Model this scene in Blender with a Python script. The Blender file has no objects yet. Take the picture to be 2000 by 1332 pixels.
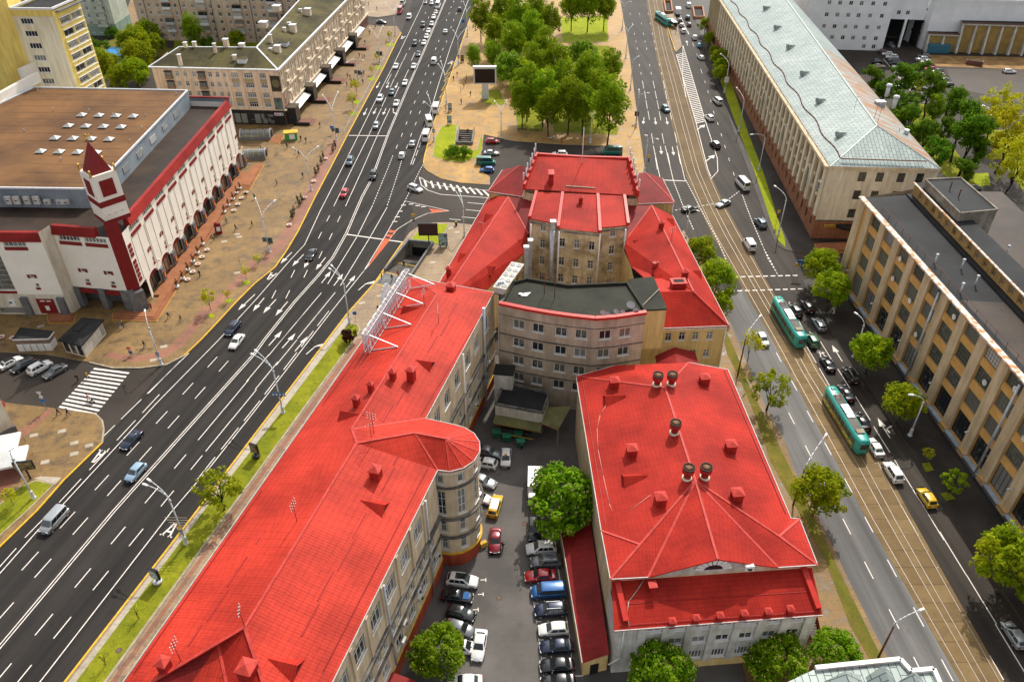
import bpy,bmesh,math,random
from mathutils import Vector,Matrix
R=math.radians
scene=bpy.context.scene
COL=scene.collection
# ---------------------------------------------------------------- camera
CAM_H,FPX,PITCH=95.0,1532.0,R(37.0)
cam_d=bpy.data.cameras.new('camera');cam=bpy.data.objects.new('camera',cam_d);COL.objects.link(cam)
cam.location=(0,0,CAM_H);cam.rotation_euler=(R(90)-PITCH,0,0)
cam_d.sensor_width=36.0;cam_d.lens=FPX/2000*36;cam_d.clip_start=1.0;cam_d.clip_end=6000
scene.camera=cam
# ---------------------------------------------------------------- sky, sun, exposure
SUN_EL,SUN_AZ=R(46.0),R(19.0)  # the sun stands behind the scene, a little to the right
world=bpy.data.worlds.new('World');scene.world=world;world.use_nodes=True
wn=world.node_tree.nodes;wl=world.node_tree.links
sky=wn.new('ShaderNodeTexSky');sky.sky_type='NISHITA';sky.sun_disc=False
sky.sun_elevation=SUN_EL;sky.sun_rotation=SUN_AZ;sky.air_density=1.0;sky.dust_density=2.5
bg=wn.get('Background') or wn.new('ShaderNodeBackground');bg.inputs['Strength'].default_value=0.15
hs=wn.new('ShaderNodeHueSaturation');hs.inputs['Saturation'].default_value=0.2  # broken cloud whitens the blue
wl.new(sky.outputs['Color'],hs.inputs['Color']);wl.new(hs.outputs['Color'],bg.inputs['Color'])
sun_d=bpy.data.lights.new('sun','SUN');sun_d.energy=2.5;sun_d.angle=R(0.5);sun_d.color=(1.0,0.93,0.82)
sun=bpy.data.objects.new('sun',sun_d);COL.objects.link(sun)
sdir=Vector((math.sin(SUN_AZ)*math.cos(SUN_EL),math.cos(SUN_AZ)*math.cos(SUN_EL),math.sin(SUN_EL)))
sun.rotation_euler=sdir.to_track_quat('Z','Y').to_euler()
vs=scene.view_settings;vs.view_transform='Standard';vs.look='None';vs.exposure=0.65;vs.gamma=1.0
vs.use_curve_mapping=False
# ---------------------------------------------------------------- helpers
_cp,_sp=math.cos(PITCH),math.sin(PITCH)
def g(u,v,z=0.0):
 """survey point: photo coordinates of a spot at known height -> metres on the plan"""
 x=(u-1000)/FPX;y=(v-666)/FPX
 d=(x,_cp-y*_sp,-_sp-y*_cp);t=(CAM_H-z)/-d[2]
 return (d[0]*t,d[1]*t)
def g3(u,v,z=0.0):
 x,y=g(u,v,z); return Vector((x,y,z))
def gl(pts,z=0.0): return [g(u,v,z) for u,v in pts]
class MB:
 def __init__(s):s.v=[];s.f=[];s.m=[];s.sm=[]
 def vert(s,p):s.v.append((p[0],p[1],p[2])); return len(s.v)-1
 def poly(s,pts,m=0,smooth=False):
  i=len(s.v);s.v.extend((p[0],p[1],p[2]) for p in pts);s.f.append(tuple(range(i,i+len(pts))));s.m.append(m);s.sm.append(smooth)
 def box(s,c,d,m=0,rot=0.0,top=None):
  """c centre of the bottom face, d size"""
  hx,hy=d[0]/2,d[1]/2;ca,sa=math.cos(rot),math.sin(rot)
  tx,ty=(hx,hy) if top is None else (hx*top,hy*top)
  P=[]
  for (x,y,z) in ((-hx,-hy,0),(hx,-hy,0),(hx,hy,0),(-hx,hy,0),(-tx,-ty,d[2]),(tx,-ty,d[2]),(tx,ty,d[2]),(-tx,ty,d[2])):
   P.append((c[0]+x*ca-y*sa,c[1]+x*sa+y*ca,c[2]+z))
  i=len(s.v);s.v.extend(P)
  for q in ((3,2,1,0),(4,5,6,7),(0,1,5,4),(1,2,6,5),(2,3,7,6),(3,0,4,7)):
   s.f.append(tuple(i+k for k in q));s.m.append(m);s.sm.append(False)
 def prism(s,pts,z0,z1,ms=0,mt=None,bottom=False):
  """pts counter-clockwise plan outline"""
  pts=ccw(pts);n=len(pts);mt=ms if mt is None else mt
  i=len(s.v);s.v.extend((p[0],p[1],z0) for p in pts);s.v.extend((p[0],p[1],z1) for p in pts)
  for k in range(n):
   q=(k+1)%n;s.f.append((i+k,i+q,i+n+q,i+n+k));s.m.append(ms);s.sm.append(False)
  s.f.append(tuple(i+n+k for k in range(n)));s.m.append(mt);s.sm.append(False)
  if bottom:s.f.append(tuple(i+k for k in reversed(range(n))));s.m.append(ms);s.sm.append(False)
 def tube(s,p0,p1,r0,r1=None,n=8,m=0,cap=True):
  r1=r0 if r1 is None else r1;p0=Vector(p0);p1=Vector(p1);d=(p1-p0)
  if d.length<1e-6: return
  d.normalize();a=d.orthogonal().normalized();b=d.cross(a);i=len(s.v)
  for (p,r) in ((p0,r0),(p1,r1)):
   for k in range(n):
    t=2*math.pi*k/n;q=p+(a*math.cos(t)+b*math.sin(t))*r;s.v.append(tuple(q))
  for k in range(n):
   q=(k+1)%n;s.f.append((i+k,i+q,i+n+q,i+n+k));s.m.append(m);s.sm.append(True)
  if cap:
   s.f.append(tuple(i+k for k in reversed(range(n))));s.m.append(m);s.sm.append(False)
   s.f.append(tuple(i+n+k for k in range(n)));s.m.append(m);s.sm.append(False)
 def path(s,pts,r,n=6,m=0):
  for a,b in zip(pts,pts[1:]):s.tube(a,b,r,r,n,m)
 def lathe(s,c,prof,n=12,m=0,smooth=True):
  """prof = [(radius, z)...] round a vertical axis through c"""
  i=len(s.v)
  for (r,z) in prof:
   for k in range(n):
    t=2*math.pi*k/n;s.v.append((c[0]+r*math.cos(t),c[1]+r*math.sin(t),c[2]+z))
  for j in range(len(prof)-1):
   for k in range(n):
    q=(k+1)%n;s.f.append((i+j*n+k,i+j*n+q,i+(j+1)*n+q,i+(j+1)*n+k));s.m.append(m);s.sm.append(smooth)
  s.f.append(tuple(i+(len(prof)-1)*n+k for k in range(n)));s.m.append(m);s.sm.append(False)
  s.f.append(tuple(i+k for k in reversed(range(n))));s.m.append(m);s.sm.append(False)
 def ribbon(s,pts,w,z,m=0,h=None):
  """flat strip of width w along a plan polyline (a raised bar when h is given)"""
  n=len(pts);L=[];Rr=[]
  for k in range(n):
   a=Vector(pts[max(k-1,0)]);b=Vector(pts[min(k+1,n-1)]);d=(b-a);d.normalize()
   nrm=Vector((-d.y,d.x));p=Vector(pts[k]);L.append(p+nrm*w/2);Rr.append(p-nrm*w/2)
  for k in range(n-1):
   if h is None:s.poly([(*Rr[k],z),(*Rr[k+1],z),(*L[k+1],z),(*L[k],z)],m)
   else :
    A,B,Cc,D=Rr[k],Rr[k+1],L[k+1],L[k]
    s.poly([(*A,z+h),(*B,z+h),(*Cc,z+h),(*D,z+h)],m)
    s.poly([(*A,z),(*B,z),(*B,z+h),(*A,z+h)],m);s.poly([(*Cc,z),(*D,z),(*D,z+h),(*Cc,z+h)],m)
    if k==0:s.poly([(*D,z),(*A,z),(*A,z+h),(*D,z+h)],m)
    if k==n-2:s.poly([(*B,z),(*Cc,z),(*Cc,z+h),(*B,z+h)],m)
 def mesh(s,name,mats,angle=40):
  me=bpy.data.meshes.new(name);me.from_pydata(s.v,[],s.f)
  for mt in mats:me.materials.append(mt)
  me.polygons.foreach_set('material_index',s.m);me.polygons.foreach_set('use_smooth',s.sm)
  uvl=me.uv_layers.new(name='UVMap');uv=[0.0]*(2*len(me.loops))
  me.update()
  for p in me.polygons:
   nx,ny,nz=p.normal
   l=math.hypot(nx,ny)
   if l<1e-3:ux,uy=1.0,0.0;vx,vy,vz=0.0,1.0,0.0
   else :
    ux,uy=-ny/l,nx/l;vx,vy,vz=-nz*uy*1.0,nz*ux,nx*uy-ny*ux
    vx,vy,vz=(ny*0-nz*uy),(nz*ux-0),(nx*uy-ny*ux)
   for li in p.loop_indices:
    c=s.v[me.loops[li].vertex_index]
    uv[2*li]=c[0]*ux+c[1]*uy;uv[2*li+1]=c[0]*vx+c[1]*vy+c[2]*vz
  uvl.data.foreach_set('uv',uv)
  return me
 def build(s,name,mats,parent=None,**kw):
  if not isinstance(mats,(list,tuple)):mats=[mats]
  return put(name,s.mesh(name,mats),parent,**kw)
def ccw(pts):
 a=sum(pts[i][0]*pts[(i+1)%len(pts)][1]-pts[(i+1)%len(pts)][0]*pts[i][1] for i in range(len(pts)))
 return list(pts) if a>0 else list(reversed(pts))
def put(name,data,parent=None,loc=(0,0,0),rz=0.0,label=None,cat=None,group=None,kind=None,rot=None,scale=None):
 o=bpy.data.objects.new(name,data);COL.objects.link(o)
 o.location=loc;o.rotation_euler=rot if rot else (0,0,rz)
 if scale is not None:o.scale=scale if isinstance(scale,(tuple,list)) else (scale,)*3
 if parent is not None:o.parent=parent
 tag(o,label,cat,group,kind); return o
def tag(o,label=None,cat=None,group=None,kind=None):
 if label:o['label']=label
 if cat:o['category']=cat
 if group:o['group']=group
 if kind:o['kind']=kind
 return o
def thing(name,label,cat,loc=(0,0,0),rz=0.0,group=None): return put(name,None,None,loc,rz,label,cat,group)
def lerp(a,b,t): return tuple(a[i]+(b[i]-a[i])*t for i in range(len(a)))
def ang(a,b): return math.atan2(b[1]-a[1],b[0]-a[0])
def dist(a,b): return math.hypot(b[0]-a[0],b[1]-a[1])
# ---------------------------------------------------------------- materials
def nodes(name):
 m=bpy.data.materials.new(name);m.use_nodes=True;t=m.node_tree
 return m,t,t.nodes['Principled BSDF']
def N(t,kind,**kw):
 n=t.nodes.new(kind)
 for k,v in kw.items():setattr(n,k,v)
 return n
def mix(t,fac,a,b,mode='MIX'):
 n=t.nodes.new('ShaderNodeMix');n.data_type='RGBA';n.blend_type=mode
 for sock,val in ((n.inputs[0],fac),(n.inputs[6],a),(n.inputs[7],b)):
  if hasattr(val,'is_linked'):t.links.new(val,sock)
  else :sock.default_value=val if not isinstance(val,tuple) else (*val,1.0)[:4]
 return n.outputs[2]
def noise(t,vec,scale,detail=3.0,rough=0.55):
 n=N(t,'ShaderNodeTexNoise');n.inputs['Scale'].default_value=scale;n.inputs['Detail'].default_value=detail;n.inputs['Roughness'].default_value=rough
 if vec is not None:t.links.new(vec,n.inputs['Vector'])
 return n.outputs['Fac']
def ramp(t,fac,a,b,ca=(0,0,0),cb=(1,1,1)):
 r=N(t,'ShaderNodeValToRGB');e=r.color_ramp.elements;e[0].position=a;e[1].position=b
 e[0].color=(*ca,1);e[1].color=(*cb,1);t.links.new(fac,r.inputs['Fac']); return r.outputs['Color']
def mapping(t,src,scale=(1,1,1),rot=(0,0,0)):
 mp=N(t,'ShaderNodeMapping');mp.inputs['Scale'].default_value=scale;mp.inputs['Rotation'].default_value=rot
 t.links.new(src,mp.inputs['Vector']); return mp.outputs['Vector']
def bump(t,bsdf,h,strength=0.3,d=0.05):
 b=N(t,'ShaderNodeBump');b.inputs['Strength'].default_value=strength;b.inputs['Distance'].default_value=d
 t.links.new(h,b.inputs['Height']);t.links.new(b.outputs['Normal'],bsdf.inputs['Normal'])
def pos(t): return N(t,'ShaderNodeNewGeometry').outputs['Position']
def uvc(t): return N(t,'ShaderNodeTexCoord').outputs['UV']
def plain(name,c,rough=0.6,metal=0.0,var=0.12,sc=1.5,spec=0.25):
 m,t,b=nodes(name)
 tc=N(t,'ShaderNodeTexCoord').outputs['Object']
 f=noise(t,tc,sc,4.0)
 d=tuple(max(x*(1-var*2),0) for x in c);e=tuple(min(x*(1+var),1) for x in c)
 t.links.new(ramp(t,f,0.3,0.75,d,e),b.inputs['Base Color'])
 b.inputs['Roughness'].default_value=rough;b.inputs['Metallic'].default_value=metal
 b.inputs['Specular IOR Level'].default_value=spec
 return m
def stained(name,c,c2,rough=0.85,sc=0.25,lo=0.4,hi=0.7,fine=6.0,streak=True):
 """plaster or concrete with rain streaks and blotches"""
 m,t,b=nodes(name);p=pos(t)
 f1=noise(t,p,sc,6.0,0.65);col=ramp(t,f1,lo,hi,c2,c)
 if streak:
  f2=noise(t,mapping(t,p,(1.2,1.2,0.12)),1.1,4.0);col=mix(t,ramp(t,f2,0.35,0.62,(0.72,0.70,0.66),(1,1,1)),(0,0,0),col,'MIX') if False else mix(t,0.55,col,mix(t,1.0,col,ramp(t,f2,0.36,0.62,(0.62,0.58,0.52),(1,1,1)),'MULTIPLY'))
 f3=noise(t,p,fine,2.0);col=mix(t,0.25,col,mix(t,1.0,col,ramp(t,f3,0.3,0.7,(0.7,0.7,0.7),(1,1,1)),'MULTIPLY'))
 t.links.new(col,b.inputs['Base Color']);b.inputs['Roughness'].default_value=rough;b.inputs['Specular IOR Level'].default_value=0.2
 bump(t,b,f3,0.15,0.03)
 return m
def asphalt(name,c,c2,streak_dir=None,rough=0.8,patch=0.05):
 m,t,b=nodes(name);p=pos(t)
 f=noise(t,p,patch,5.0,0.6);col=ramp(t,f,0.35,0.68,c,c2)
 if streak_dir is not None:
  sv=mapping(t,mapping(t,p,(1,1,1),(0,0,-streak_dir)),(0.012,0.55,1))
  f2=noise(t,sv,1.0,3.0);col=mix(t,0.65,col,mix(t,1.0,col,ramp(t,f2,0.34,0.66,(0.5,0.49,0.48),(1.35,1.33,1.3)),'MULTIPLY'))
 f3=noise(t,p,5.0,2.0,0.7);col=mix(t,0.5,col,mix(t,1.0,col,ramp(t,f3,0.25,0.75,(0.78,0.78,0.78),(1.2,1.2,1.2)),'MULTIPLY'))
 f4=noise(t,p,0.35,6.0,0.7);col=mix(t,ramp(t,f4,0.62,0.7,(0,0,0),(0.5,0.5,0.5)),col,tuple(x*0.55 for x in c))
 t.links.new(col,b.inputs['Base Color']);b.inputs['Roughness'].default_value=rough;b.inputs['Specular IOR Level'].default_value=0.15
 bump(t,b,f3,0.2,0.02)
 return m
def pavers(name,c,c2,stain,scale=1.0,rough=0.75,wet=0.0):
 """small concrete setts: the joints are far below a pixel's size, so they stay relief"""
 m,t,b=nodes(name);p=pos(t)
 f=noise(t,p,0.09,6.0,0.65);col=ramp(t,f,0.36,0.66,c,c2)
 f2=noise(t,p,0.33,10.0,0.76);col=mix(t,ramp(t,f2,0.48,0.62,(0,0,0),(0.8,0.8,0.8)),col,stain)
 br=N(t,'ShaderNodeTexBrick');br.inputs['Scale'].default_value=1.2*scale;t.links.new(p,br.inputs['Vector'])
 br.inputs['Color1'].default_value=(1,1,1,1);br.inputs['Color2'].default_value=(0.84,0.84,0.84,1);br.inputs['Mortar'].default_value=(0.7,0.7,0.7,1);br.inputs['Mortar Size'].default_value=0.03
 col=mix(t,0.6,col,mix(t,1.0,col,br.outputs['Color'],'MULTIPLY'))
 b2=N(t,'ShaderNodeTexBrick');b2.inputs['Scale'].default_value=0.16;b2.inputs['Mortar Size'].default_value=0.008;b2.inputs['Color1'].default_value=(1,1,1,1);b2.inputs['Color2'].default_value=(0.9,0.9,0.9,1);b2.inputs['Mortar'].default_value=(0.5,0.5,0.5,1);t.links.new(mapping(t,p,(1,1,1),(0,0,R(-4))),b2.inputs['Vector']);col=mix(t,0.55,col,mix(t,1.0,col,b2.outputs['Color'],'MULTIPLY'))
 f3=noise(t,p,2.2,3.0);col=mix(t,0.4,col,mix(t,1.0,col,ramp(t,f3,0.3,0.7,(0.75,0.75,0.75),(1.12,1.12,1.12)),'MULTIPLY'))
 t.links.new(col,b.inputs['Base Color'])
 t.links.new(ramp(t,f2,0.5,0.68,(rough,)*3,(max(rough-0.35,0.2),)*3),b.inputs['Roughness'])
 return m
def grassmat(name,c,c2,c3):
 m,t,b=nodes(name);p=pos(t)
 f=noise(t,p,0.22,6.0,0.7);col=ramp(t,f,0.35,0.65,c,c2)
 f2=noise(t,p,1.3,4.0,0.7);col=mix(t,ramp(t,f2,0.52,0.68,(0,0,0),(0.7,0.7,0.7)),col,c3)
 f3=noise(t,p,9.0,2.0,0.8);col=mix(t,0.7,col,mix(t,1.0,col,ramp(t,f3,0.3,0.7,(0.6,0.6,0.6),(1.25,1.25,1.2)),'MULTIPLY'))
 t.links.new(col,b.inputs['Base Color']);b.inputs['Roughness'].default_value=0.9;b.inputs['Specular IOR Level'].default_value=0.1
 bump(t,b,f3,0.6,0.08)
 return m
def roofmat(name,c,c2,tile=(0.35,0.2),rough=0.65,line=0.68,spec=0.10,bs=0.5):
 """painted metal tile: rolled ribs up the slope, a step across every sheet wave"""
 m,t,b=nodes(name);u=uvc(t);p=pos(t)
 sx=N(t,'ShaderNodeSeparateXYZ');t.links.new(u,sx.inputs[0])
 def wave(src,period,width):
  a=N(t,'ShaderNodeMath',operation='DIVIDE');t.links.new(src,a.inputs[0]);a.inputs[1].default_value=period
  fr=N(t,'ShaderNodeMath',operation='FRACT');t.links.new(a.outputs[0],fr.inputs[0])
  g_=N(t,'ShaderNodeMath',operation='LESS_THAN');t.links.new(fr.outputs[0],g_.inputs[0]);g_.inputs[1].default_value=width
  return fr.outputs[0],g_.outputs[0]
 fy,ly=wave(sx.outputs['Y'],tile[0],0.2);fx,lx=wave(sx.outputs['X'],tile[1],0.16)
 fX,lX=wave(sx.outputs['X'],1.1,0.05)
 f=noise(t,p,0.12,5.0,0.6);col=ramp(t,f,0.38,0.62,tuple(x*.82 for x in c2),tuple(x*1.08 for x in c))
 f2=noise(t,p,1.7,4.0,0.7);col=mix(t,0.6,col,mix(t,1.0,col,ramp(t,f2,0.3,0.72,(0.82,0.8,0.8),(1.06,1.1,1.1)),'MULTIPLY'))
 dk=(line,line*0.9,line*0.9)
 col=mix(t,ly,col,mix(t,0.4,col,dk,'MULTIPLY'));col=mix(t,lx,col,mix(t,0.6,col,dk,'MULTIPLY'));col=mix(t,lX,col,mix(t,0.8,col,dk,'MULTIPLY'))
 stv=noise(t,mapping(t,u,(0.9,0.07,1)),1.0,4.0);col=mix(t,ramp(t,stv,0.58,0.75,(0,0,0),(0.35,0.35,0.35)),col,tuple(x*0.62 for x in c))
 t.links.new(col,b.inputs['Base Color']);b.inputs['Roughness'].default_value=rough;b.inputs['Specular IOR Level'].default_value=spec
 h=N(t,'ShaderNodeMath',operation='ADD');t.links.new(fy,h.inputs[0])
 sn=N(t,'ShaderNodeMath',operation='PINGPONG');t.links.new(fx,sn.inputs[0]);sn.inputs[1].default_value=0.5;t.links.new(sn.outputs[0],h.inputs[1])
 bump(t,b,h.outputs[0],bs,0.03)
 return m
def glassmat(name,c=(0.018,0.022,0.026),c2=(0.2,0.2,0.185),rough=0.12):
 m,t,b=nodes(name)
 oi=N(t,'ShaderNodeObjectInfo').outputs['Random']
 tc=N(t,'ShaderNodeTexCoord').outputs['Object'];f=noise(t,tc,0.9,2.0)
 ad=N(t,'ShaderNodeMath',operation='ADD');t.links.new(oi,ad.inputs[0]);t.links.new(f,ad.inputs[1])
 t.links.new(ramp(t,ad.outputs[0],0.8,1.6,c,c2),b.inputs['Base Color'])
 b.inputs['Roughness'].default_value=rough;b.inputs['Specular IOR Level'].default_value=0.8
 return m
def paint(name,c,rough=0.25,metal=0.0):
 m,t,b=nodes(name);b.inputs['Base Color'].default_value=(*c,1);b.inputs['Roughness'].default_value=rough
 tc=N(t,'ShaderNodeTexCoord').outputs['Object'];f=noise(t,tc,2.5,3.0)
 t.links.new(ramp(t,f,0.3,0.8,tuple(x*0.85 for x in c),tuple(min(1,x*1.05) for x in c)),b.inputs['Base Color'])
 b.inputs['Metallic'].default_value=metal;b.inputs['Coat Weight'].default_value=0.6;b.inputs['Coat Roughness'].default_value=0.08
 return m
M={}
M['asph_new']=asphalt('new asphalt',(0.024,0.0215,0.020),(0.036,0.032,0.029),R(75))
M['asph_old']=asphalt('old asphalt',(0.036,0.029,0.024),(0.06,0.049,0.04),None,0.75)
M['asph_grey']=asphalt('worn and glare asphalt',(0.125,0.122,0.12),(0.165,0.16,0.155),R(94))  # lighter grey stands for wear and for sun glare put into the colour
M['asph_mid']=asphalt('brown asphalt',(0.028,0.0225,0.0185),(0.046,0.038,0.031),R(95),0.7)
M['asph_yard']=asphalt('yard asphalt',(0.085,0.078,0.073),(0.145,0.132,0.122),None,0.75,0.12)
M['asph_path']=asphalt('shade darkened footway',(0.028,0.024,0.021),(0.055,0.046,0.038),None,0.6,0.15)  # base darkened to carry the shadow lying on the eastern pavements
M['pave_tan']=pavers('tan pavers',(0.20,0.115,0.034),(0.30,0.178,0.058),(0.075,0.046,0.019))
M['pave_gold']=pavers('ochre pavers',(0.36,0.19,0.035),(0.54,0.31,0.075),(0.17,0.095,0.027))
M['pave_pink']=pavers('pink grey pavers',(0.27,0.185,0.10),(0.40,0.285,0.165),(0.15,0.085,0.045))
M['pave_brick']=pavers('brick pavers',(0.25,0.10,0.055),(0.36,0.15,0.085),(0.15,0.07,0.04),2.0)
M['pave_pale']=pavers('pale setts',(0.42,0.36,0.27),(0.5,0.44,0.34),(0.3,0.25,0.18),2.0)
M['kerb']=stained('kerb stone',(0.46,0.40,0.30),(0.30,0.25,0.18),0.85,0.8,streak=False)
M['kerb_yellow']=plain('yellow kerb paint',(0.72,0.42,0.03),0.7,var=0.15)
M['kerb_orange']=stained('rusty kerb',(0.42,0.19,0.06),(0.25,0.12,0.05),0.9,0.8,streak=False)
M['kerb_dark']=stained('dark kerb',(0.2,0.13,0.09),(0.1,0.08,0.06),0.9,0.8,streak=False)
M['line']=plain('road paint',(0.74,0.68,0.62),0.65,var=0.12,sc=1.0)
M['line_red']=plain('red road paint',(0.62,0.10,0.03),0.7,var=0.15)
M['line_yel']=plain('yellow road paint',(0.72,0.45,0.05),0.7,var=0.2)
M['grass']=grassmat('lawn',(0.145,0.17,0.010),(0.27,0.27,0.016),(0.10,0.115,0.012))
M['grass_lime']=grassmat('bright lawn',(0.22,0.28,0.010),(0.34,0.36,0.015),(0.15,0.19,0.012))
M['grass_rough']=grassmat('rough verge',(0.10,0.11,0.015),(0.2,0.16,0.03),(0.16,0.10,0.04))
M['soil']=stained('bare soil',(0.10,0.075,0.045),(0.05,0.038,0.025),0.95,0.5,streak=False)
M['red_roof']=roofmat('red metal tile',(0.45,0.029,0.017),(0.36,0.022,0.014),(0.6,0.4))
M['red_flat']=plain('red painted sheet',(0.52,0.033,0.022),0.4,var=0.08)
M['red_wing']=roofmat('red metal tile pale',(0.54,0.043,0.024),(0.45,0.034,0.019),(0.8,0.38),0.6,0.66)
M['red_dark']=roofmat('old and shaded red sheet',(0.27,0.021,0.019),(0.20,0.016,0.015),(0.4,0.22),0.5)  # dark red sheet; on some slopes its darkness is painted shade
M['red_seam']=plain('dark red seam',(0.30,0.012,0.01),0.6,var=0.1)  # darker red of the sheet overlap seams and snow guards
M['gutter']=plain('off-white gutter',(0.5,0.49,0.47),0.5,var=0.15)
M['white']=plain('white paint',(0.78,0.77,0.74),0.5,var=0.06)
M['white_dirty']=stained('dirty white paint',(0.72,0.71,0.67),(0.52,0.50,0.45),0.7,0.5)
M['frame']=plain('white window frame',(0.8,0.8,0.78),0.45,var=0.05)
M['steel']=plain('galvanised steel',(0.50,0.53,0.56),0.45,0.4,0.15)
M['steel_w']=plain('pale grey paint',(0.62,0.64,0.66),0.45,0.1,0.08)
M['dark']=plain('dark metal',(0.02,0.02,0.022),0.5,0.2)
M['black']=plain('black rubber',(0.012,0.012,0.012),0.8)
M['glass']=glassmat('window glass')
M['glass_soot']=glassmat('grimy glass',(0.045,0.05,0.045),(0.13,0.13,0.11),0.25)
M['glass_pale']=glassmat('pale glass',(0.25,0.26,0.26),(0.45,0.45,0.42),0.2)
M['car_glass']=glassmat('car glass',(0.012,0.016,0.018),(0.05,0.065,0.065),0.06)
# ================================================================ GROUND
from mathutils.geometry import tessellate_polygon
# two underpass stairs cut through the ground: far-left, far-right, near-right, near-left corners
PIT_V=gl([(798,475),(846,479),(801,546),(752,532)]);PIT_P=gl([(897,254),(926,255),(922,284),(892,283)])
def holed(mb,outer,holes,z,m=0):
 rings=[[Vector((*p,0)) for p in ccw(outer)]]+[[Vector((*p,0)) for p in reversed(ccw(h))] for h in holes];flatp=[p for r in rings for p in r]
 for t in tessellate_polygon(rings):
  q=[Vector((flatp[i].x,flatp[i].y,z)) for i in t]
  if (q[1]-q[0]).cross(q[2]-q[0]).z<0:q.reverse()
  mb.poly(q,m)
mb=MB();holed(mb,[(-900,-300),(900,-300),(900,1500),(-900,1500)],[PIT_V,PIT_P],-.03);GROUND=mb.build('ground',M['asph_old'],kind='structure')
def sheet(name,pts,z,mat,parent=None,kind='structure'):
 mb=MB();mb.poly([(*p,z) for p in ccw(pts)]); return mb.build(name,mat,parent,kind=kind if parent is None else None)
def slab(name,pts,mat,z=0.13,side=None,holes=()):
 mb=MB();mb.prism(pts,-0.02,z,1,0)
 if holes:mb.f.pop();mb.m.pop();mb.sm.pop();holed(mb,pts,holes,z,0)
 return mb.build(name,[mat,side or M['kerb']],kind='structure')
A_L=[(-260,1345),(-150,1222),(0,1068),(72,998),(125,938),(200,865)]
A_L2=[(360,695),(392,665),(425,630),(462,590),(497,555),(537,523),(560,490),(582,453),(617,383),(645,330),(680,262),(715,197),(750,132),(775,80),(784,65)]
A_R=[(30,1450),(127,1332),(385,998),(500,846),(639,665),(677,615),(732,553),(787,473)]
A_R2=[(827,320),(829,307),(842,257),(862,200),(885,135),(910,60),(927,10),(945,-50)]
road_a=gl([(-400,1500)]+A_L+[(200,865),(325,713)]+A_L2+[(800,20),(822,-55)]+list(reversed(A_R2))+[(812,395)]+list(reversed(A_R)))
ROAD_A=sheet('avenue',road_a,0.004,M['asph_new'])
B_L=[(1195,-60),(1211,0),(1220,50),(1230,112),(1237,170),(1247,242),(1255,295),(1259,333),(1285,385),(1335,450),(1375,520),(1410,590),(1425,630),(1450,690),(1500,806),(1530,856),(1550,916),(1605,1024),(1630,1076),(1670,1159),(1712,1244),(1765,1345),(1830,1460)]
T_L=[(1248,-60),(1262,0),(1282,112),(1307,225),(1335,333),(1362,398),(1390,458),(1450,562),(1512,671),(1685,999),(1877,1332),(1950,1460)]
T_R=[(1283,-60),(1295,0),(1310,82),(1332,150),(1360,245),(1385,333),(1410,390),(1450,462),(1500,553),(1577,681),(1607,736),(1717,891),(1775,999),(1835,1105),(1962,1332),(2040,1470)]
B_R1=[(1335,-60),(1345,0),(1360,45),(1375,88),(1390,137),(1410,190),(1430,250),(1460,330),(1500,443),(1515,478)]
B_R2=[(1567,548),(1582,580),(1637,671),(1690,746),(1740,821),(1782,886),(1835,973),(1855,1001),(1925,1106),(1975,1181),(2110,1390)]
ROAD_B=sheet('street',gl(B_L[:9]+[(1335,450),(1450,690)]+B_L[14:]+[(2150,1460)]+list(reversed(B_R2))+[(1600,520)]+list(reversed(B_R1))),0.004,M['asph_mid'])
sheet('worn_glare_lane',gl([(1415,585),(1425,630)]+B_L[13:]+list(reversed(T_L[7:]))+[(1440,575)]),0.008,M['asph_grey'])  # worn lanes, their sun glare painted in as lighter asphalt
TRACK=sheet('tram_track_bed',gl(T_L+list(reversed(T_R))),0.012,stained('track concrete',(0.17,0.11,0.047),(0.11,0.072,0.033),0.8,0.12,0.35,0.66,streak=False))
sheet('yard',[(-25,30),(-19,60),(-8,110),(-6,124),(8,112),(26,112),(30,100),(30,30)],0.004,M['asph_yard'])
sheet('parking_lot',gl([(835,335),(830,300),(1255,285),(1258,333),(1262,420),(955,440),(880,432),(815,440),(800,390)]),0.008,M['asph_old'])
# ---- pavements (raised slabs)
WALK_W=slab('west_pavement',gl([(175,708),(220,719),(275,719),(325,713)]+A_L2+[(775,52),(740,52),(690,46),(600,40),(540,225),(430,235),(380,420),(100,480),(-150,560),(-150,690),(0,688),(90,693)]),M['pave_tan'])
WALK_SW=slab('corner_pavement',gl(A_L[1:]+[(203,838),(200,822),(190,812),(182,808),(100,797),(0,786),(-200,775),(-300,1000)]),M['pave_tan'])
slab('far_pavement',gl([(738,35),(777,29),(790,-10),(805,-60),(560,-60),(600,30),(690,30)]),M['pave_pink'])
VERGE=slab('verge_pavement',gl(A_R+[(800,455),(810,448),(822,440),(845,436),(875,435),(925,440)])+[(-4,160),(-2,140),(-8,124),(-20,80),(-32,40)],M['pave_pink'],holes=[PIT_V])
PARK=slab('park_pavement',gl(A_R2[:1]+[(827,327),(835,335),(862,350),(900,358),(957,362),(957,346),(938,335),(940,300),(945,264),(1000,276),(1100,283),(1213,287),(1216,310),(1230,345),(1285,440)]+list(reversed(B_L[:9]))+[(1100,-120)]+list(reversed(A_R2[1:]))),M['pave_gold'],holes=[PIT_P])
slab('footway',gl(B_L[9:])+[(60,35),(30,35),(30,110),(30,150)],M['pave_tan'],side=M['kerb_orange'])
slab('east_pavement',gl(B_R1+[(1532,488),(1560,494),(1665,495)])+[(90,166),(100,260),(110,330),(100,420)],M['asph_path'],side=M['kerb_orange'])
slab('factory_pavement',gl(B_R2+[(2200,1350)])+[(96,60),(96,152)]+gl([(1650,540)]),M['asph_path'],side=M['kerb_dark'])
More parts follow.
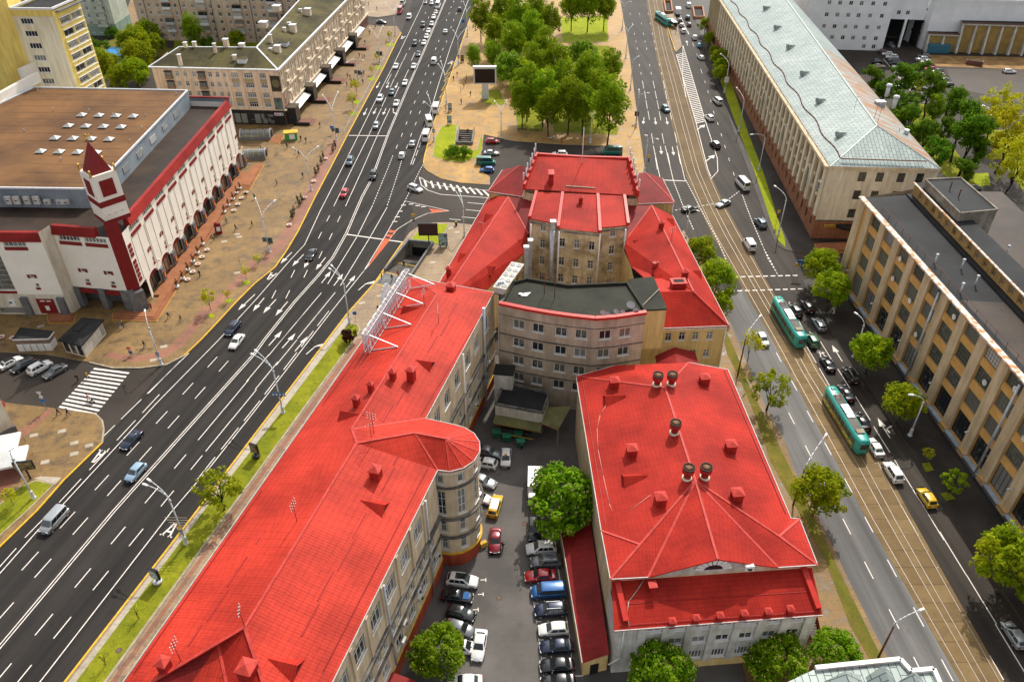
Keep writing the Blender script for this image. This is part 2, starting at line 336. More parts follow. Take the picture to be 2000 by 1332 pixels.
def kerb(name,pts,mat,parent,w=0.28,z=0.0,h=0.155):
 mb=MB();mb.ribbon(gl(pts),w,z,0,h); return mb.build(name,mat,parent)
kerb('kerb',A_L,M['kerb_yellow'],WALK_SW);kerb('kerb',A_L2,M['kerb_yellow'],WALK_W);kerb('kerb',A_R,M['kerb_yellow'],VERGE);kerb('kerb',A_R2,M['kerb_yellow'],PARK)
kerb('kerb',[(175,708),(220,719),(275,719),(325,713),(360,695)],M['kerb'],WALK_W);kerb('kerb',[(200,865),(203,838),(200,822),(190,812),(182,808)],M['kerb'],WALK_SW)
# brick and pale bands set into the pavements
def inlay(name,px,mat,z=0.136): return sheet(name,gl(px,0.13),z,mat)
inlay('brick_path',[(205,697),(262,707),(318,700),(352,680),(388,640),(420,606),(455,568),(490,532),(505,518),(492,506),(462,540),(425,580),(385,612),(362,645),(335,672),(300,690),(262,694),(212,688)],M['pave_brick'])
inlay('brick_path',[(505,518),(540,470),(575,420),(607,350),(650,270),(664,280),(630,355),(590,430),(556,485),(520,518)],M['pave_brick'])
inlay('brick_path',[(0,885),(40,858),(108,800),(96,798),(40,838),(0,868)],M['pave_brick'])
inlay('pale_path',[(80,930),(120,932),(108,946),(66,934)],M['pave_pale'])
inlay('bike_path',[(-40,925),(0,893),(40,905),(38,935),(0,968),(-60,1020)],plain('bike path red',(0.2,0.075,0.05),0.8))
inlay('kerb_margin',[(127+6,1332),(389,998),(503,846),(642,665),(676,620),(686,626),(655,665),(512,853),(398,998),(148,1332),(90,1400),(75,1400)],M['pave_pale'])
inlay('brick_path',[(215,1332),(455,999),(496,940),(604,792),(700,660),(708,662),(612,796),(506,940),(463,999),(226,1332)],M['pave_brick'],0.134)
V=gl([(148,1332),(398,998),(512,853),(655,665),(683,632),(698,634),(703,645),(692,664),(600,788),(490,940),(446,999),(205,1332),(150,1410),(95,1410)],0.13)
mb=MB();mb.prism(V,0.1,0.17);mb.build('lawn_strip',M['grass'],kind='structure')
mb=MB();mb.ribbon(gl([(150,1410),(205,1332),(446,999),(490,940),(600,788),(692,664),(703,645),(698,634),(683,632)],0.13),0.35,0.1,0,0.11);mb.build('verge_edging',M['kerb'],VERGE)
def lawn(name,px,mat='grass_lime',z=0.13,edge=True):
 P=gl(px,0.13);mb=MB();mb.prism(P,z-.05,z+0.05);o=mb.build(name,M[mat],kind='structure')
 if edge:
  mb=MB();mb.ribbon(ccw(P)+[ccw(P)[0]],0.22,z-.03,0,0.09);mb.build('edging',M['kerb'],o)
 return o
lawn('lawn',[(72,938),(104,947),(50,1000),(0,1045),(-80,1115),(-100,1050),(0,985),(40,950)],'grass')
lawn('lawn',[(800,470),(818,450),(850,438),(876,438),(857,478),(845,475),(802,470)])
lawn('lawn',[(845,302),(850,272),(862,248),(885,243),(893,245),(888,285),(932,295),(940,262),(942,292),(932,308),(905,318),(872,315),(850,308)])
lawn('lawn',[(1095,35),(1186,32),(1188,82),(1098,84)])
lawn('park_lawn',[(1005,205),(1060,200),(1062,258),(1010,256)],'grass');lawn('park_lawn',[(1076,200),(1150,200),(1210,250),(1205,264),(1080,260)],'grass')
lawn('park_lawn',[(935,180),(975,175),(990,205),(950,206)],'grass');lawn('park_lawn',[(960,20),(1070,20),(1085,190),(975,150),(945,90)],'grass',edge=False);lawn('park_lawn',[(1100,90),(1190,90),(1205,200),(1090,190)],'grass',edge=False)
lawn('park_lawn',[(1097,-60),(1195,-60),(1200,25),(1098,22)],'grass')
VB=gl([(1388,98),(1402,145),(1420,195),(1442,255),(1470,325),(1508,440),(1520,470),(1534,484),(1533,468),(1520,430),(1490,335),(1462,262),(1438,190),(1420,140),(1404,100)],0.13)
mb=MB();mb.prism(VB,0.1,0.17);mb.build('roadside_lawn',M['grass_lime'],kind='structure')
mb=MB();mb.prism(gl([(1415,640),(1438,690),(1466,760),(1500,825),(1536,900),(1585,1000),(1640,1115),(1700,1240),(1725,1290),(1770,1370),(1745,1370),(1700,1290),(1660,1220),(1610,1090),(1560,1000),(1505,900),(1470,800),(1445,740),(1420,690),(1408,640)],0.13),0.1,0.16);mb.build('rough_verge',M['grass_rough'],kind='structure')
for px in ([(1800,905),(1815,903),(1824,918),(1808,922)],[(1836,964),(1852,960),(1866,974),(1848,978)]):lawn('tree_pit',px,'grass',edge=False)
sheet('back_lot',[(101,170),(230,170),(230,330),(112,330)],0.006,M['asph_old'])
sheet('dirt_strip',gl([(1800,108),(2100,115),(2100,140),(1830,130)]),0.012,plain('ochre dirt',(0.33,0.19,0.07),0.9,var=0.25,sc=0.3))
sheet('dark_lot',gl([(1848,135),(2200,140),(2200,330),(1990,200),(1865,172)]),0.012,asphalt('wet lot',(0.026,0.02,0.016),(0.05,0.032,0.02),None,0.5,0.12))
_fz=[0.016]
def flat(name,px,mat):
 _fz[0]+=.005;z=_fz[0]; return sheet(name,gl(px),z,M[mat])
flat('grass_patch',[(1770,204),(1808,204),(1835,250),(1870,300),(1920,365),(1870,365),(1830,330),(1790,270)],'grass');flat('grass_patch',[(1920,255),(2100,250),(2150,420),(2010,390),(1960,320)],'grass');flat('grass_patch',[(1898,340),(1930,338),(1935,363),(1905,363)],'grass_lime')
flat('courtyard_grass',[(180,95),(260,60),(330,95),(480,85),(520,70),(300,130),(190,160)],'grass_rough');flat('courtyard_grass',[(340,80),(520,75),(520,92),(340,96)],'grass');flat('courtyard_drive',[(255,0),(282,0),(290,45),(250,62),(232,66)],'pave_tan')
# ================================================================ ROAD MARKINGS (4 mm paint on the carriageways)
def resample(P,step):
 out=[];acc=0.0;nxt=0.0
 for a,b in zip(P,P[1:]):
  L=dist(a,b)
  while nxt<=acc+L:t=(nxt-acc)/L;out.append((lerp(a,b,t),ang(a,b)));nxt+=step
  acc+=L
 return out
_q=MB();_q.poly([(-.5,-.5,0),(.5,-.5,0),(.5,.5,0),(-.5,.5,0)])
UNIT={k:_q.mesh('marking_unit',[M[k]]) for k in ('line','line_red','line_yel')}
def dash(c,a,L,w=0.16,z=0.010,mat='line',parent=None,name='lane_dash'): return put(name,UNIT[mat],parent or ROAD_A,(c[0],c[1],z),a,scale=(L,w,1))
def dashes(px,period,L,w=0.16,parent=None,z=0.010,name='lane_dash'):
 for c,a in resample(gl(px),period):dash(c,a,L,w,z,'line',parent,name)
def dash_at(px,a_px,L,parent=None,z=0.010,w=0.16):
 A=gl(a_px);an=ang(*A)
 for p in px:dash(g(*p),an,L,w,z,'line',parent)
def strip(px,w=0.16,parent=None,z=0.010,mat='line',name='lane_line',off=0.0):
 P=gl(px)
 if off:
  Q=[]
  for k,p in enumerate(P):
   a=Vector(P[max(k-1,0)]);b=Vector(P[min(k+1,len(P)-1)]);d=(b-a).normalized();Q.append((p[0]-d.y*off,p[1]+d.x*off))
  P=Q
 mb=MB();mb.ribbon(P,w,z); return mb.build(name,M[mat],parent or ROAD_A)
CEN=[(885,-40),(870,0),(825,107),(795,175),(757,265),(726,350),(707,385),(677,455),(650,503),(620,540),(575,590),(512,663),(497,691),(222,998),(0,1262),(-70,1342)]
CEN[11]=(517,663)
strip(CEN,off=0.22);strip(CEN,off=-0.22)
L1=[(838,-30),(825,10),(765,135),(742,180),(700,265),(665,335),(625,413),(595,478),(567,508),(500,585),(425,666),(305,788),(120,988),(75,1034),(0,1119),(-60,1185)]
strip(L1);dashes([(295,788),(110,987),(65,1033),(-10,1117)],7.2,5.2);dashes([(352,706),(202,852)],7.2,5.6);strip([(352,705),(290,768)])
strip([(745,212),(720,265),(686,333),(652,403)]);strip([(762,212),(737,265),(707,333),(675,403)])
dash_at([(641,427),(625,460),(606,497),(572,535),(535,575)],[(641,427),(625,460)],3.2);dash_at([(662,428),(646,462),(626,498),(597,535),(562,575)],[(662,428),(646,462)],3.2)
dl=[(415,707),(367,759),(316,815),(260,876),(199,942),(132,1015),(59,1095)];dash_at(dl,[dl[0],dl[-1]],3.4)
dl=[(437,715),(391,767),(339,824),(284,886),(223,953),(157,1027),(84,1109),(9,1196)];dash_at(dl,[dl[0],dl[-1]],3.4)
dl=[(352,901),(231,1045),(162,1128),(86,1219),(3,1318),(296,967)];dash_at(dl,[dl[0],dl[3]],3.4)
dl=[(384,903),(266,1049),(197,1133),(122,1225),(43,1321),(327,973)];dash_at(dl,[dl[0],dl[3]],3.4)
dl=[(414,827),(462,770),(504,718),(545,670)];dash_at(dl,[dl[0],dl[-1]],8.6);dl=[(429,848),(477,790),(521,733),(560,688)];dash_at(dl,[dl[0],dl[-1]],8.6)
dl=[(604,600),(566,645)];dash_at(dl,dl,11.5);dl=[(637,593),(601,637)];dash_at(dl,dl,9.0)
strip([(-10,1440),(82,1326),(335,999),(415,906),(497,803),(650,605),(710,530)]);dashes([(402,915),(493,801),(648,600)],7.4,5.6)
strip([(677,458),(785,473)],0.4,name='stop_line');strip([(697,463),(640,555)]);strip([(722,465),(665,558)]);strip([(697,463),(727,403)]);strip([(722,465),(756,405)])
for px in ([(727,403),(756,333),(767,305)],[(757,400),(779,333),(787,305)],[(791,393),(820,333),(826,322)]):dashes(px,1.5,0.8,0.2,name='guide_dash')
strip([(681,265),(757,266)],0.4,name='stop_line')
dl=[(886,4),(881,15),(877,27),(872,40),(857,81),(851,96),(837,129),(831,145),(825,162),(817,181),(810,200),(802,220),(794,241),(785,264),(775,287)];dash_at(dl,[dl[0],dl[-1]],2.8)
dl=[(901,4),(891,27),(886,40),(881,54),(872,82),(865,97),(860,112),(847,145),(841,162),(834,181),(827,200),(820,220),(812,242),(803,264),(795,287)];dash_at(dl,[dl[0],dl[-1]],2.8)
strip([(927,-30),(915,0),(880,92),(855,170),(840,220),(822,265),(802,322)]);dashes([(826,268),(806,322)],6,4.4)
dl=[(831,26),(824,43),(813,66),(800,96)];dash_at(dl,[dl[0],dl[-1]],3.0);dl=[(791,112),(783,128),(775,145),(766,163),(750,200)];dash_at(dl,[dl[0],dl[-1]],9.0)
dl=[(837,35),(828,58),(820,80)];dash_at(dl,[dl[0],dl[-1]],3.0);dl=[(807,111),(794,145),(775,180)];dash_at(dl,[dl[0],dl[-1]],10.0);dash_at([(771,132),(762,150),(757,160)],[(771,132),(757,160)],5)
# painted island between avenue and side street
strip([(791,393),(877,412)]);strip([(877,412),(835,417),(805,430),(777,447),(745,487),(710,530)]);strip([(791,393),(750,465),(710,530)])
sheet('painted_wedge',gl([(748,470),(760,471),(717,524)]),0.012,M['line_red'],ROAD_A);sheet('painted_wedge',gl([(838,408),(875,412),(845,416)]),0.012,M['line_red'],ROAD_A)
for k in range(3):
 y=449+k*8;x0=762-k*5;sheet('painted_chevron',gl([(x0,y),(x0+6,y+2),(x0+13-k,y),(x0+10-k,y+5),(x0+4,y+6),(x0-4,y+5)]),0.012,M['line_red'],ROAD_A)
for (u,v) in ((788,401),(782,413),(776,424),(771,433),(803,399),(816,402),(827,404)):dash(g(u,v),R(5),1.2,0.35)
for px in ([(819,346),(823,362),(836,372),(860,380),(957,387)],[(819,346),(845,361),(880,366),(960,373)]):strip(px,0.22)
for k in range(10):
 t=k/9.6;a=lerp((829,352),(950,372),t);b=lerp((826,366),(957,386),t);strip([a,(b[0]+7,b[1]-1)],0.55,name='hatch_stripe')
for k,(a,b) in enumerate((((913,396),(955,400)),((910,410),(945,413)),((902,424),(936,427)),((878,428),(900,430)))):strip([a,b],0.2,z=0.014)
# arrows and bus-stop letters
def arrow(tail,tip,parent=None,w=0.2,turn=0,z=0.010,hw=0.55,hl=2.2):
 a,b=g(*tail),g(*tip);L=dist(a,b);mb=MB()
 hl=min(hl,L*.45)
 if not turn:
  mb.poly([(0,-w/2,0),(L-hl,-w/2,0),(L-hl,w/2,0),(0,w/2,0)]);mb.poly([(L-hl,-hw,0),(L,0,0),(L-hl,hw,0)])
 else :
  s=turn;mb.poly(ccw3([(0,-w/2,0),(L*.62,-w/2,0),(L*.62,w/2,0),(0,w/2,0)]));mb.poly(ccw3([(L*.55,-w/2,0),(L*.75,s*.8,0),(L*.88,s*.8,0),(L*.68,-w/2,0)]))
  mb.poly(ccw3([(L*.62,s*.75,0),(L,s*.95,0),(L*.86,s*1.6,0)]))
 put('lane_arrow',mb.mesh('lane_arrow',[M['line']]),parent or ROAD_A,(a[0],a[1],z),ang(a,b))
def ccw3(p):
 q=ccw([(x[0],x[1]) for x in p]); return [(x,y,p[0][2]) for x,y in q]
for t,h in (((570,493),(548,515)),((593,497),(571,520)),((606,505),(594,523)),((636,503),(617,527)),((516,582),(494,608)),((539,585),(514,612)),((562,589),(538,617)),((742,161),(735,173)),((760,161),(755,173)),((777,162),(772,173)),((717,212),(710,226)),((735,212),(729,224)),((754,212),(748,225)),((486,1000),(470,1020)),((498,575),(465,606))):arrow(t,h)
for t,h in (((628,553),(646,530)),((652,558),(670,535)),((676,561),(694,538)),((525,675),(551,646)),((551,680),(577,651)),((576,686),(601,657))):arrow(t,h)
arrow((700,567),(724,546),turn=-1);arrow((598,692),(628,666),turn=-1);arrow((768,212),(768,225),turn=1)
def letter_a(px0,px1,parent=None,w=0.8):
 """bus stop letter painted along the lane, foot at px0, head at px1"""
 a,b=g(*px0),g(*px1);L=dist(a,b);mb=MB();t=0.28
 for s in (-1,1):
  mb.poly(ccw3([(0,s*w,0),(0,s*(w-t),0),(L,s*0.02-s*.0,0),(L,s*0.28,0)]));mb.poly(ccw3([(0,s*(w+.25),0),(0,s*(w-.45),0),(0.22,s*(w-.45),0),(0.22,s*(w+.25),0)]))
 mb.poly(ccw3([(L*.3,-w*.66,.001),(L*.3,w*.66,.001),(L*.42,w*.56,.001),(L*.42,-w*.56,.001)]))
 put('bus_lane_letter',mb.mesh('bus_lane_letter',[M['line']]),parent or ROAD_A,(a[0],a[1],0.010),ang(a,b))
letter_a((323,1047),(343,1022));letter_a((203,879),(181,903),w=.62);letter_a((536,533),(523,546));letter_a((789,71),(784,77));letter_a((878,126),(883,120))
zz=[(887,120),(869,148),(881,140),(866,160),(877,152),(862,178),(873,170),(858,192),(869,184),(854,202)];strip(zz,0.16,mat='line_yel',name='bus_stop_zigzag')
ZB=thing('zebra_crossing','white striped zebra crossing over the side street beside the parked cars','crossing')
for k in range(12):
 t=k/11;a=lerp((183,720),(116,794),t);b=lerp((252,729),(188,809),t);strip([a,b],0.5,ZB,0.012,name='stripe')
 # street B
SB=dict(parent=ROAD_B)
for dl,L in (([(1654,1028),(1697,1113),(1746,1208),(1795,1303)],3.0),([(1546,817),(1579,882),(1615,952)],3.0),([(1697,1024),(1742,1109),(1794,1204),(1850,1308)],3.0),([(1521,698),(1551,753),(1582,813),(1617,876),(1657,948)],3.0),([(1585,693),(1610,736)],5.2),([(1649,741),(1614,686),(1685,797),(1722,858),(1764,925),(1801,985)],6.4),([(1777,1016),(1821,1090)],6.4),([(1885,1199),(1946,1303)],3.4),([(1819,1014),(1861,1080),(1916,1169),(1976,1271)],8.0),([(1705,895),(1726,931)],5.0),([(1567,640),(1590,665),(1549,605)],6.0)):dash_at(dl,sorted([dl[0],dl[-1]]),L,ROAD_B,0.018,0.15)
for dl,L in (([(1231,28),(1235,47),(1239,67),(1242,82),(1245,96),(1249,128),(1252,144)],2.6),([(1256,166),(1260,186),(1263,205),(1267,226),(1274,271),(1282,320)],8.0),([(1249,28),(1253,47),(1257,67),(1260,82),(1263,96),(1269,128),(1272,144)],2.6),([(1277,166),(1281,186),(1285,205),(1289,227),(1295,271),(1306,310)],8.0),([(1266,28),(1270,47),(1274,67),(1278,82),(1281,96),(1288,127),(1292,144)],2.6),([(1297,166),(1301,186),(1306,206),(1310,225),(1320,269),(1327,310)],8.0),([(1345,65),(1354,88),(1362,110),(1370,140)],5.0),([(1377,161),(1383,180),(1388,198),(1394,220),(1402,242),(1409,264),(1416,287),(1424,312),(1433,340)],2.4)):dash_at(dl,[dl[0],dl[-1]],L,ROAD_B,0.018,0.15)
strip([(1276,285),(1290,352)],parent=ROAD_B);strip([(1299,285),(1315,352)],parent=ROAD_B);strip([(1322,285),(1338,352)],parent=ROAD_B);strip([(1292,352),(1340,354)],0.4,ROAD_B,name='stop_line')
strip([(1322,15),(1345,68)],parent=ROAD_B);strip([(1321,108),(1360,242),(1382,330),(1388,345)],0.2,ROAD_B,0.016);strip([(1334,90),(1378,238),(1390,275),(1401,310),(1402,335),(1388,350)],0.2,ROAD_B,0.016);strip([(1334,90),(1333,150),(1340,190)],0.2,ROAD_B,0.020)
for k in range(40):
 t=k/39;strip([lerp((1321,108),(1360,241),t),lerp((1338,104),(1377,237),t)],0.5,ROAD_B,0.020,name='hatch_stripe')
arrow((1361,254),(1377,244),ROAD_B,.35,z=.02,hw=1.0,hl=3);arrow((1379,315),(1396,303),ROAD_B,.35,z=.02,hw=1.0,hl=3);arrow((1343,90),(1341,80),ROAD_B,.2,z=.02)
for t,h in (((1279,230),(1281,244)),((1301,230),(1304,244)),((1290,286),(1292,302)),((1313,287),(1316,304)),((1258,230),(1256,243))):arrow(t,h,ROAD_B,z=.018)
for t,h in (((1605,700),(1597,680)),((1645,706),(1625,674)),((1738,855),(1714,816)),((1612,696),(1602,686))):arrow(t,h,ROAD_B,z=.018,hw=.6)
arrow((1738,845),(1727,834),ROAD_B,z=.018,turn=-1)
for px in ([(1315,353),(1335,405),(1356,452)],[(1340,353),(1372,415),(1402,470),(1430,535)],[(1450,382),(1466,425),(1483,465),(1500,505),(1520,538)],[(1312,412),(1360,404),(1405,397),(1425,388),(1444,374)],[(1493,488),(1505,510),(1518,535)]):dashes(px,1.3,0.75,0.22,ROAD_B,0.018,'guide_dash')
dashes([(1437,541),(1558,538)],1.7,1.1,0.4,ROAD_B,0.018,'crossing_dash');dashes([(1415,569),(1577,564)],1.7,1.1,0.4,ROAD_B,0.018,'crossing_dash')
RAILM=plain('bright rail',(0.36,0.31,0.26),0.5,0.2)
# tram rails and the joints between concrete track slabs
for k in range(4):
 f=(0.13,0.43,0.60,0.90)[k];P=[]
 tl,tr=gl(T_L),gl(T_R)
 for i in range(60):
  y=395-i*(395-45)/59
  def xat(Q):
   for a,b in zip(Q,Q[1:]):
    if (a[1]-y)*(b[1]-y)<=0 and a[1]!=b[1]: return a[0]+(b[0]-a[0])*(y-a[1])/(b[1]-a[1])
   return Q[0][0] if y>Q[0][1] else Q[-1][0]
  P.append((xat(tl)*(1-f)+xat(tr)*f,y))
 mb=MB();mb.ribbon(P,0.10,0.016,0,0.02);mb.build('rail',RAILM,TRACK)
 mb=MB();mb.ribbon([(x+(0.17 if k%2==0 else -0.17),y) for x,y in P],0.09,0.016,0,0.005);mb.build('flangeway',M['soil'],TRACK)
slab_m=[stained('track slab %d'%i,c,c2,0.8,0.5,0.3,0.7,streak=False) for i,(c,c2) in enumerate((((0.215,0.142,0.06),(0.15,0.098,0.044)),((0.19,0.125,0.053),(0.135,0.088,0.04)),((0.24,0.16,0.07),(0.17,0.112,0.05))))]
rs=random.Random(4)
for i in range(34):
 y0=128-i*2.98-.06
 def X(Q,y):
  for a,b in zip(Q,Q[1:]):
   if (a[1]-y)*(b[1]-y)<=0 and a[1]!=b[1]: return a[0]+(b[0]-a[0])*(y-a[1])/(b[1]-a[1])
  return Q[-1][0]
 ya,yb=y0,y0-2.86
 for (f0,f1) in ((0.005,0.125),(0.15,0.425),(0.45,0.59),(0.62,0.885),(0.915,0.995)):
  q=[(X(tl,y)*(1-f)+X(tr,y)*f,y) for y,f in ((ya,f0),(yb,f0),(yb,f1),(ya,f1))]
  mb=MB();mb.prism(q,0.0,0.024+rs.random()*.006);mb.build('track_slab',rs.choice(slab_m),TRACK)
  # yard and lot markings
for k in range(9):
 c=g(1047+k*1.9*2.6,1178+k*35.5);dash(c,R(4),0.7,0.13,0.012,'line',GROUND,'bay_mark');dash((c[0]-.3,c[1]),R(94),.5,.13,.0125,'line',GROUND,'bay_mark')
for u,v in ((944,1132),(939,1160),(929,1190),(915,1221),(957,917)):c=g(u,v);dash(c,R(4),0.8,0.14,0.012,'line',GROUND,'bay_mark');dash((c[0]+.35,c[1]),R(94),.6,.14,.0125,'line',GROUND,'bay_mark')
strip([(1090,1110),(1112,1240),(1120,1320)],0.15,GROUND,.012);strip([(1120,1320),(1139,1319)],.15,GROUND,.012)
for k in range(8):
 a=lerp((1740,133),(1790,200),k/7);strip([a,(a[0]+28,a[1]+1)],0.15,GROUND,0.014)
strip([(1725,115),(1800,203)],0.2,GROUND,.013);strip([(1848,150),(1905,220)],0.2,GROUND,0.013)
# ================================================================ BUILDING TOOLS
from mathutils.geometry import tessellate_polygon
def ray_dir(u,v):
 x=(u-1000)/FPX;y=(v-666)/FPX; return Vector((x,_cp-y*_sp,-_sp-y*_cp))
def onplane(u,v,P):
 """survey point on a roof plane given by three of its corners"""
 a,b,c=P[:3];n=(b-a).cross(c-a);o=Vector((0,0,CAM_H));d=ray_dir(u,v); return o+d*((a-o).dot(n)/d.dot(n))
_FR={}
def frame_mesh(w,h,nv,nh,fm,t,sill,glass):
 k=(round(w,2),round(h,2),nv,nh,fm,t,sill,glass)
 if k not in _FR:
  mb=MB();d=0.07
  def bar(x0,x1,z0,z1,dd=0.0):mb.box(((x0+x1)/2,-dd/2,z0),(x1-x0,d+dd,z1-z0))
  bar(-w/2,-w/2+t,0,h);bar(w/2-t,w/2,0,h);bar(-w/2+t,w/2-t,0,t);bar(-w/2+t,w/2-t,h-t,h)
  for i in range(1,nv):x=-w/2+w*i/nv;bar(x-t*.4,x+t*.4,t,h-t)
  for j in range(1,nh):
   z=h*(j/nh if nh>2 else 0.66)
   for i in range(nv):xa=-w/2+w*i/nv+t*.4;bar(xa+.01,xa+w/nv-t*.8-.01,z-t*.35,z+t*.35)
  if sill:mb.box((0,-.16,-0.1),(w+.25,.34,0.09))
  fr=mb.mesh('window_frame',[M[fm]])
  pm=MB();pm.poly([(-w/2+t,0.0,t),(w/2-t,0.0,t),(w/2-t,0.0,h-t),(-w/2+t,0.0,h-t)]);_FR[k]=(fr,pm.mesh('pane',[M[glass]]))
 return _FR[k]
_wr=random.Random(11)
def window(parent,A,B,s,z,w,h,nv=2,nh=1,fm='frame',t=0.08,sill=True,depth=0.18,glass='glass',name='window'):
 """z = middle height; local x along the wall, +y into it"""
 fr,pn=frame_mesh(w,h,nv,nh,fm,t,sill,glass)
 L=dist(A,B);dx,dy=(B[0]-A[0])/L,(B[1]-A[1])/L
 nx,ny=dy,-dx
 o=put(name,fr,parent,(A[0]+dx*s-nx*(depth-.02),A[1]+dy*s-ny*(depth-.02),z-h/2),ang(A,B))
 put('pane',pn,o,(0,0.0+.012,0)); return o
def facade(mb,A,B,z0,z1,holes=(),m=0,mr=None,depth=0.2):
 """wall A->B with its outward side on the right, real openings with reveals"""
 mr=m if mr is None else mr;L=dist(A,B);dx,dy=(B[0]-A[0])/L,(B[1]-A[1])/L;nx,ny=dy,-dx
 H=[(s-w/2,s+w/2,z-h/2,z+h/2) for (s,z,w,h) in holes]
 xs=sorted({0.0,L,*[round(a,3) for q in H for a in q[:2] if 0<a<L]});zs=sorted({z0,z1,*[round(a,3) for q in H for a in q[2:] if z0<a<z1]})
 P= lambda s,z,d=0.0:(A[0]+dx*s-nx*d,A[1]+dy*s-ny*d,z)
 def inside(x,z): return any(a<x<b and c<z<d for a,b,c,d in H)
 for x0,x1 in zip(xs,xs[1:]):
  run=None
  for za,zb in zip(zs,zs[1:]):
   if inside((x0+x1)/2,(za+zb)/2):
    if run:mb.poly([P(x0,run[0]),P(x1,run[0]),P(x1,run[1]),P(x0,run[1])],m);run=None
   else :run=(run[0],zb) if run else (za,zb)
  if run:mb.poly([P(x0,run[0]),P(x1,run[0]),P(x1,run[1]),P(x0,run[1])],m)
 for a,b,c,d in H:
  mb.poly([P(a,c),P(b,c),P(b,c,depth),P(a,c,depth)],mr);mb.poly([P(a,d,depth),P(b,d,depth),P(b,d),P(a,d)],mr)
  mb.poly([P(a,c),P(a,c,depth),P(a,d,depth),P(a,d)],mr);mb.poly([P(b,c,depth),P(b,c),P(b,d),P(b,d,depth)],mr)
  mb.poly([P(a,c,depth+.06),P(b,c,depth+.06),P(b,d,depth+.06),P(a,d,depth+.06)],mr)
def wall_with_windows(parent,A,B,z0,z1,wins,mats,depth=0.2,name='wall'):
 """wins: (s, z, w, h, options)"""
 mb=MB();facade(mb,A,B,z0,z1,[q[:4] for q in wins],0,1 if len(mats)>1 else 0,depth);o=mb.build(name,mats,parent)
 for q in wins:window(parent,A,B,*q[:4],depth=depth,**(q[4] if len(q)>4 else {}))
 return o
def roof(parent,faces,mat,name='roof',thick=0.22,edge=None,under=True):
 """faces meet at shared corners; the outer edge gets a fascia and a soffit"""
 mb=MB();key= lambda p:(round(p[0],2),round(p[1],2),round(p[2],2));E={}
 for f in faces:
  f=[Vector(p) for p in f];n=Vector((0,0,0))
  for i in range(len(f)):a,b=f[i],f[(i+1)%len(f)];n+=a.cross(b)
  if n.z<0:f.reverse()
  tri=[(0,1,2)] if len(f)==3 else tessellate_polygon([[Vector((p.x,p.y,0)) for p in f]])
  nn=n.normalized();off=max(abs((p-f[0]).dot(nn)) for p in f)
  if off<.02:mb.poly(f,0)
  for t in tri:
   q=[f[i] for i in t]
   if (q[1]-q[0]).cross(q[2]-q[0]).z<0:q.reverse()
   if off>=.02:mb.poly(q,0)
   if under:mb.poly([p-Vector((0,0,thick)) for p in reversed(q)],1)
  for i in range(len(f)):
   a,b=f[i],f[(i+1)%len(f)];ka,kb=key(a),key(b)
   if (kb,ka) in E: del E[(kb,ka)]
   else :E[(ka,kb)]=(a,b)
 dz=Vector((0,0,thick))
 for a,b in E.values():mb.poly([a-dz,b-dz,b,a],1)
 return mb.build(name,[mat,edge or M['red_flat']],parent)
def bar3(mb,a,b,w=0.12,h=0.12,m=0):
 """square bar between two 3D points"""
 a=Vector(a);b=Vector(b);d=(b-a).normalized();s=d.cross(Vector((0,0,1)))
 s=Vector((1,0,0)) if s.length<1e-3 else s.normalized();u=s.cross(d)
 q=[(-w/2,-h/2),(w/2,-h/2),(w/2,h/2),(-w/2,h/2)];A=[a+s*x+u*y for x,y in q];B=[b+s*x+u*y for x,y in q]
 for i in range(4):j=(i+1)%4;mb.poly([A[i],A[j],B[j],B[i]],m)
 mb.poly(A[::-1],m);mb.poly(B,m)
def part_bar(name,parent,pts,mat,w=0.12,h=0.12):
 mb=MB()
 for a,b in zip(pts,pts[1:]):bar3(mb,a,b,w,h)
 return mb.build(name,mat,parent)
def pipe(parent,pts,r=0.09,mat='white',name='downpipe'):
 mb=MB();mb.path([Vector(p) for p in pts],r,8); return mb.build(name,M[mat],parent)
def chimney(parent,p,w=0.9,h=1.5,rz=0.0,mat=None,cap=None,d=None,pyramid=0.45,name='chimney'):
 mb=MB();d=d or w;mb.box((0,0,-0.7),(w,d,h+0.7),0)
 o=w/2+.16;q=d/2+.16;mb.box((0,0,h),(2*o,2*q,.08),1)
 if pyramid:
  B=[(-o,-q,h+.08),(o,-q,h+.08),(o,q,h+.08),(-o,q,h+.08)]
  for i in range(4):mb.poly([B[i],B[(i+1)%4],(0,0,h+.08+pyramid)],1)
 return put(name,mb.mesh(name,[mat or M['red_chim'],cap or M['red_cap']]),parent,p,rz)
M['red_chim']=plain('dark red flashing',(0.38,0.022,0.018),0.5,var=0.2);M['red_cap']=plain('red cap sheet',(0.5,0.045,0.032),0.6,var=0.15,spec=.25)
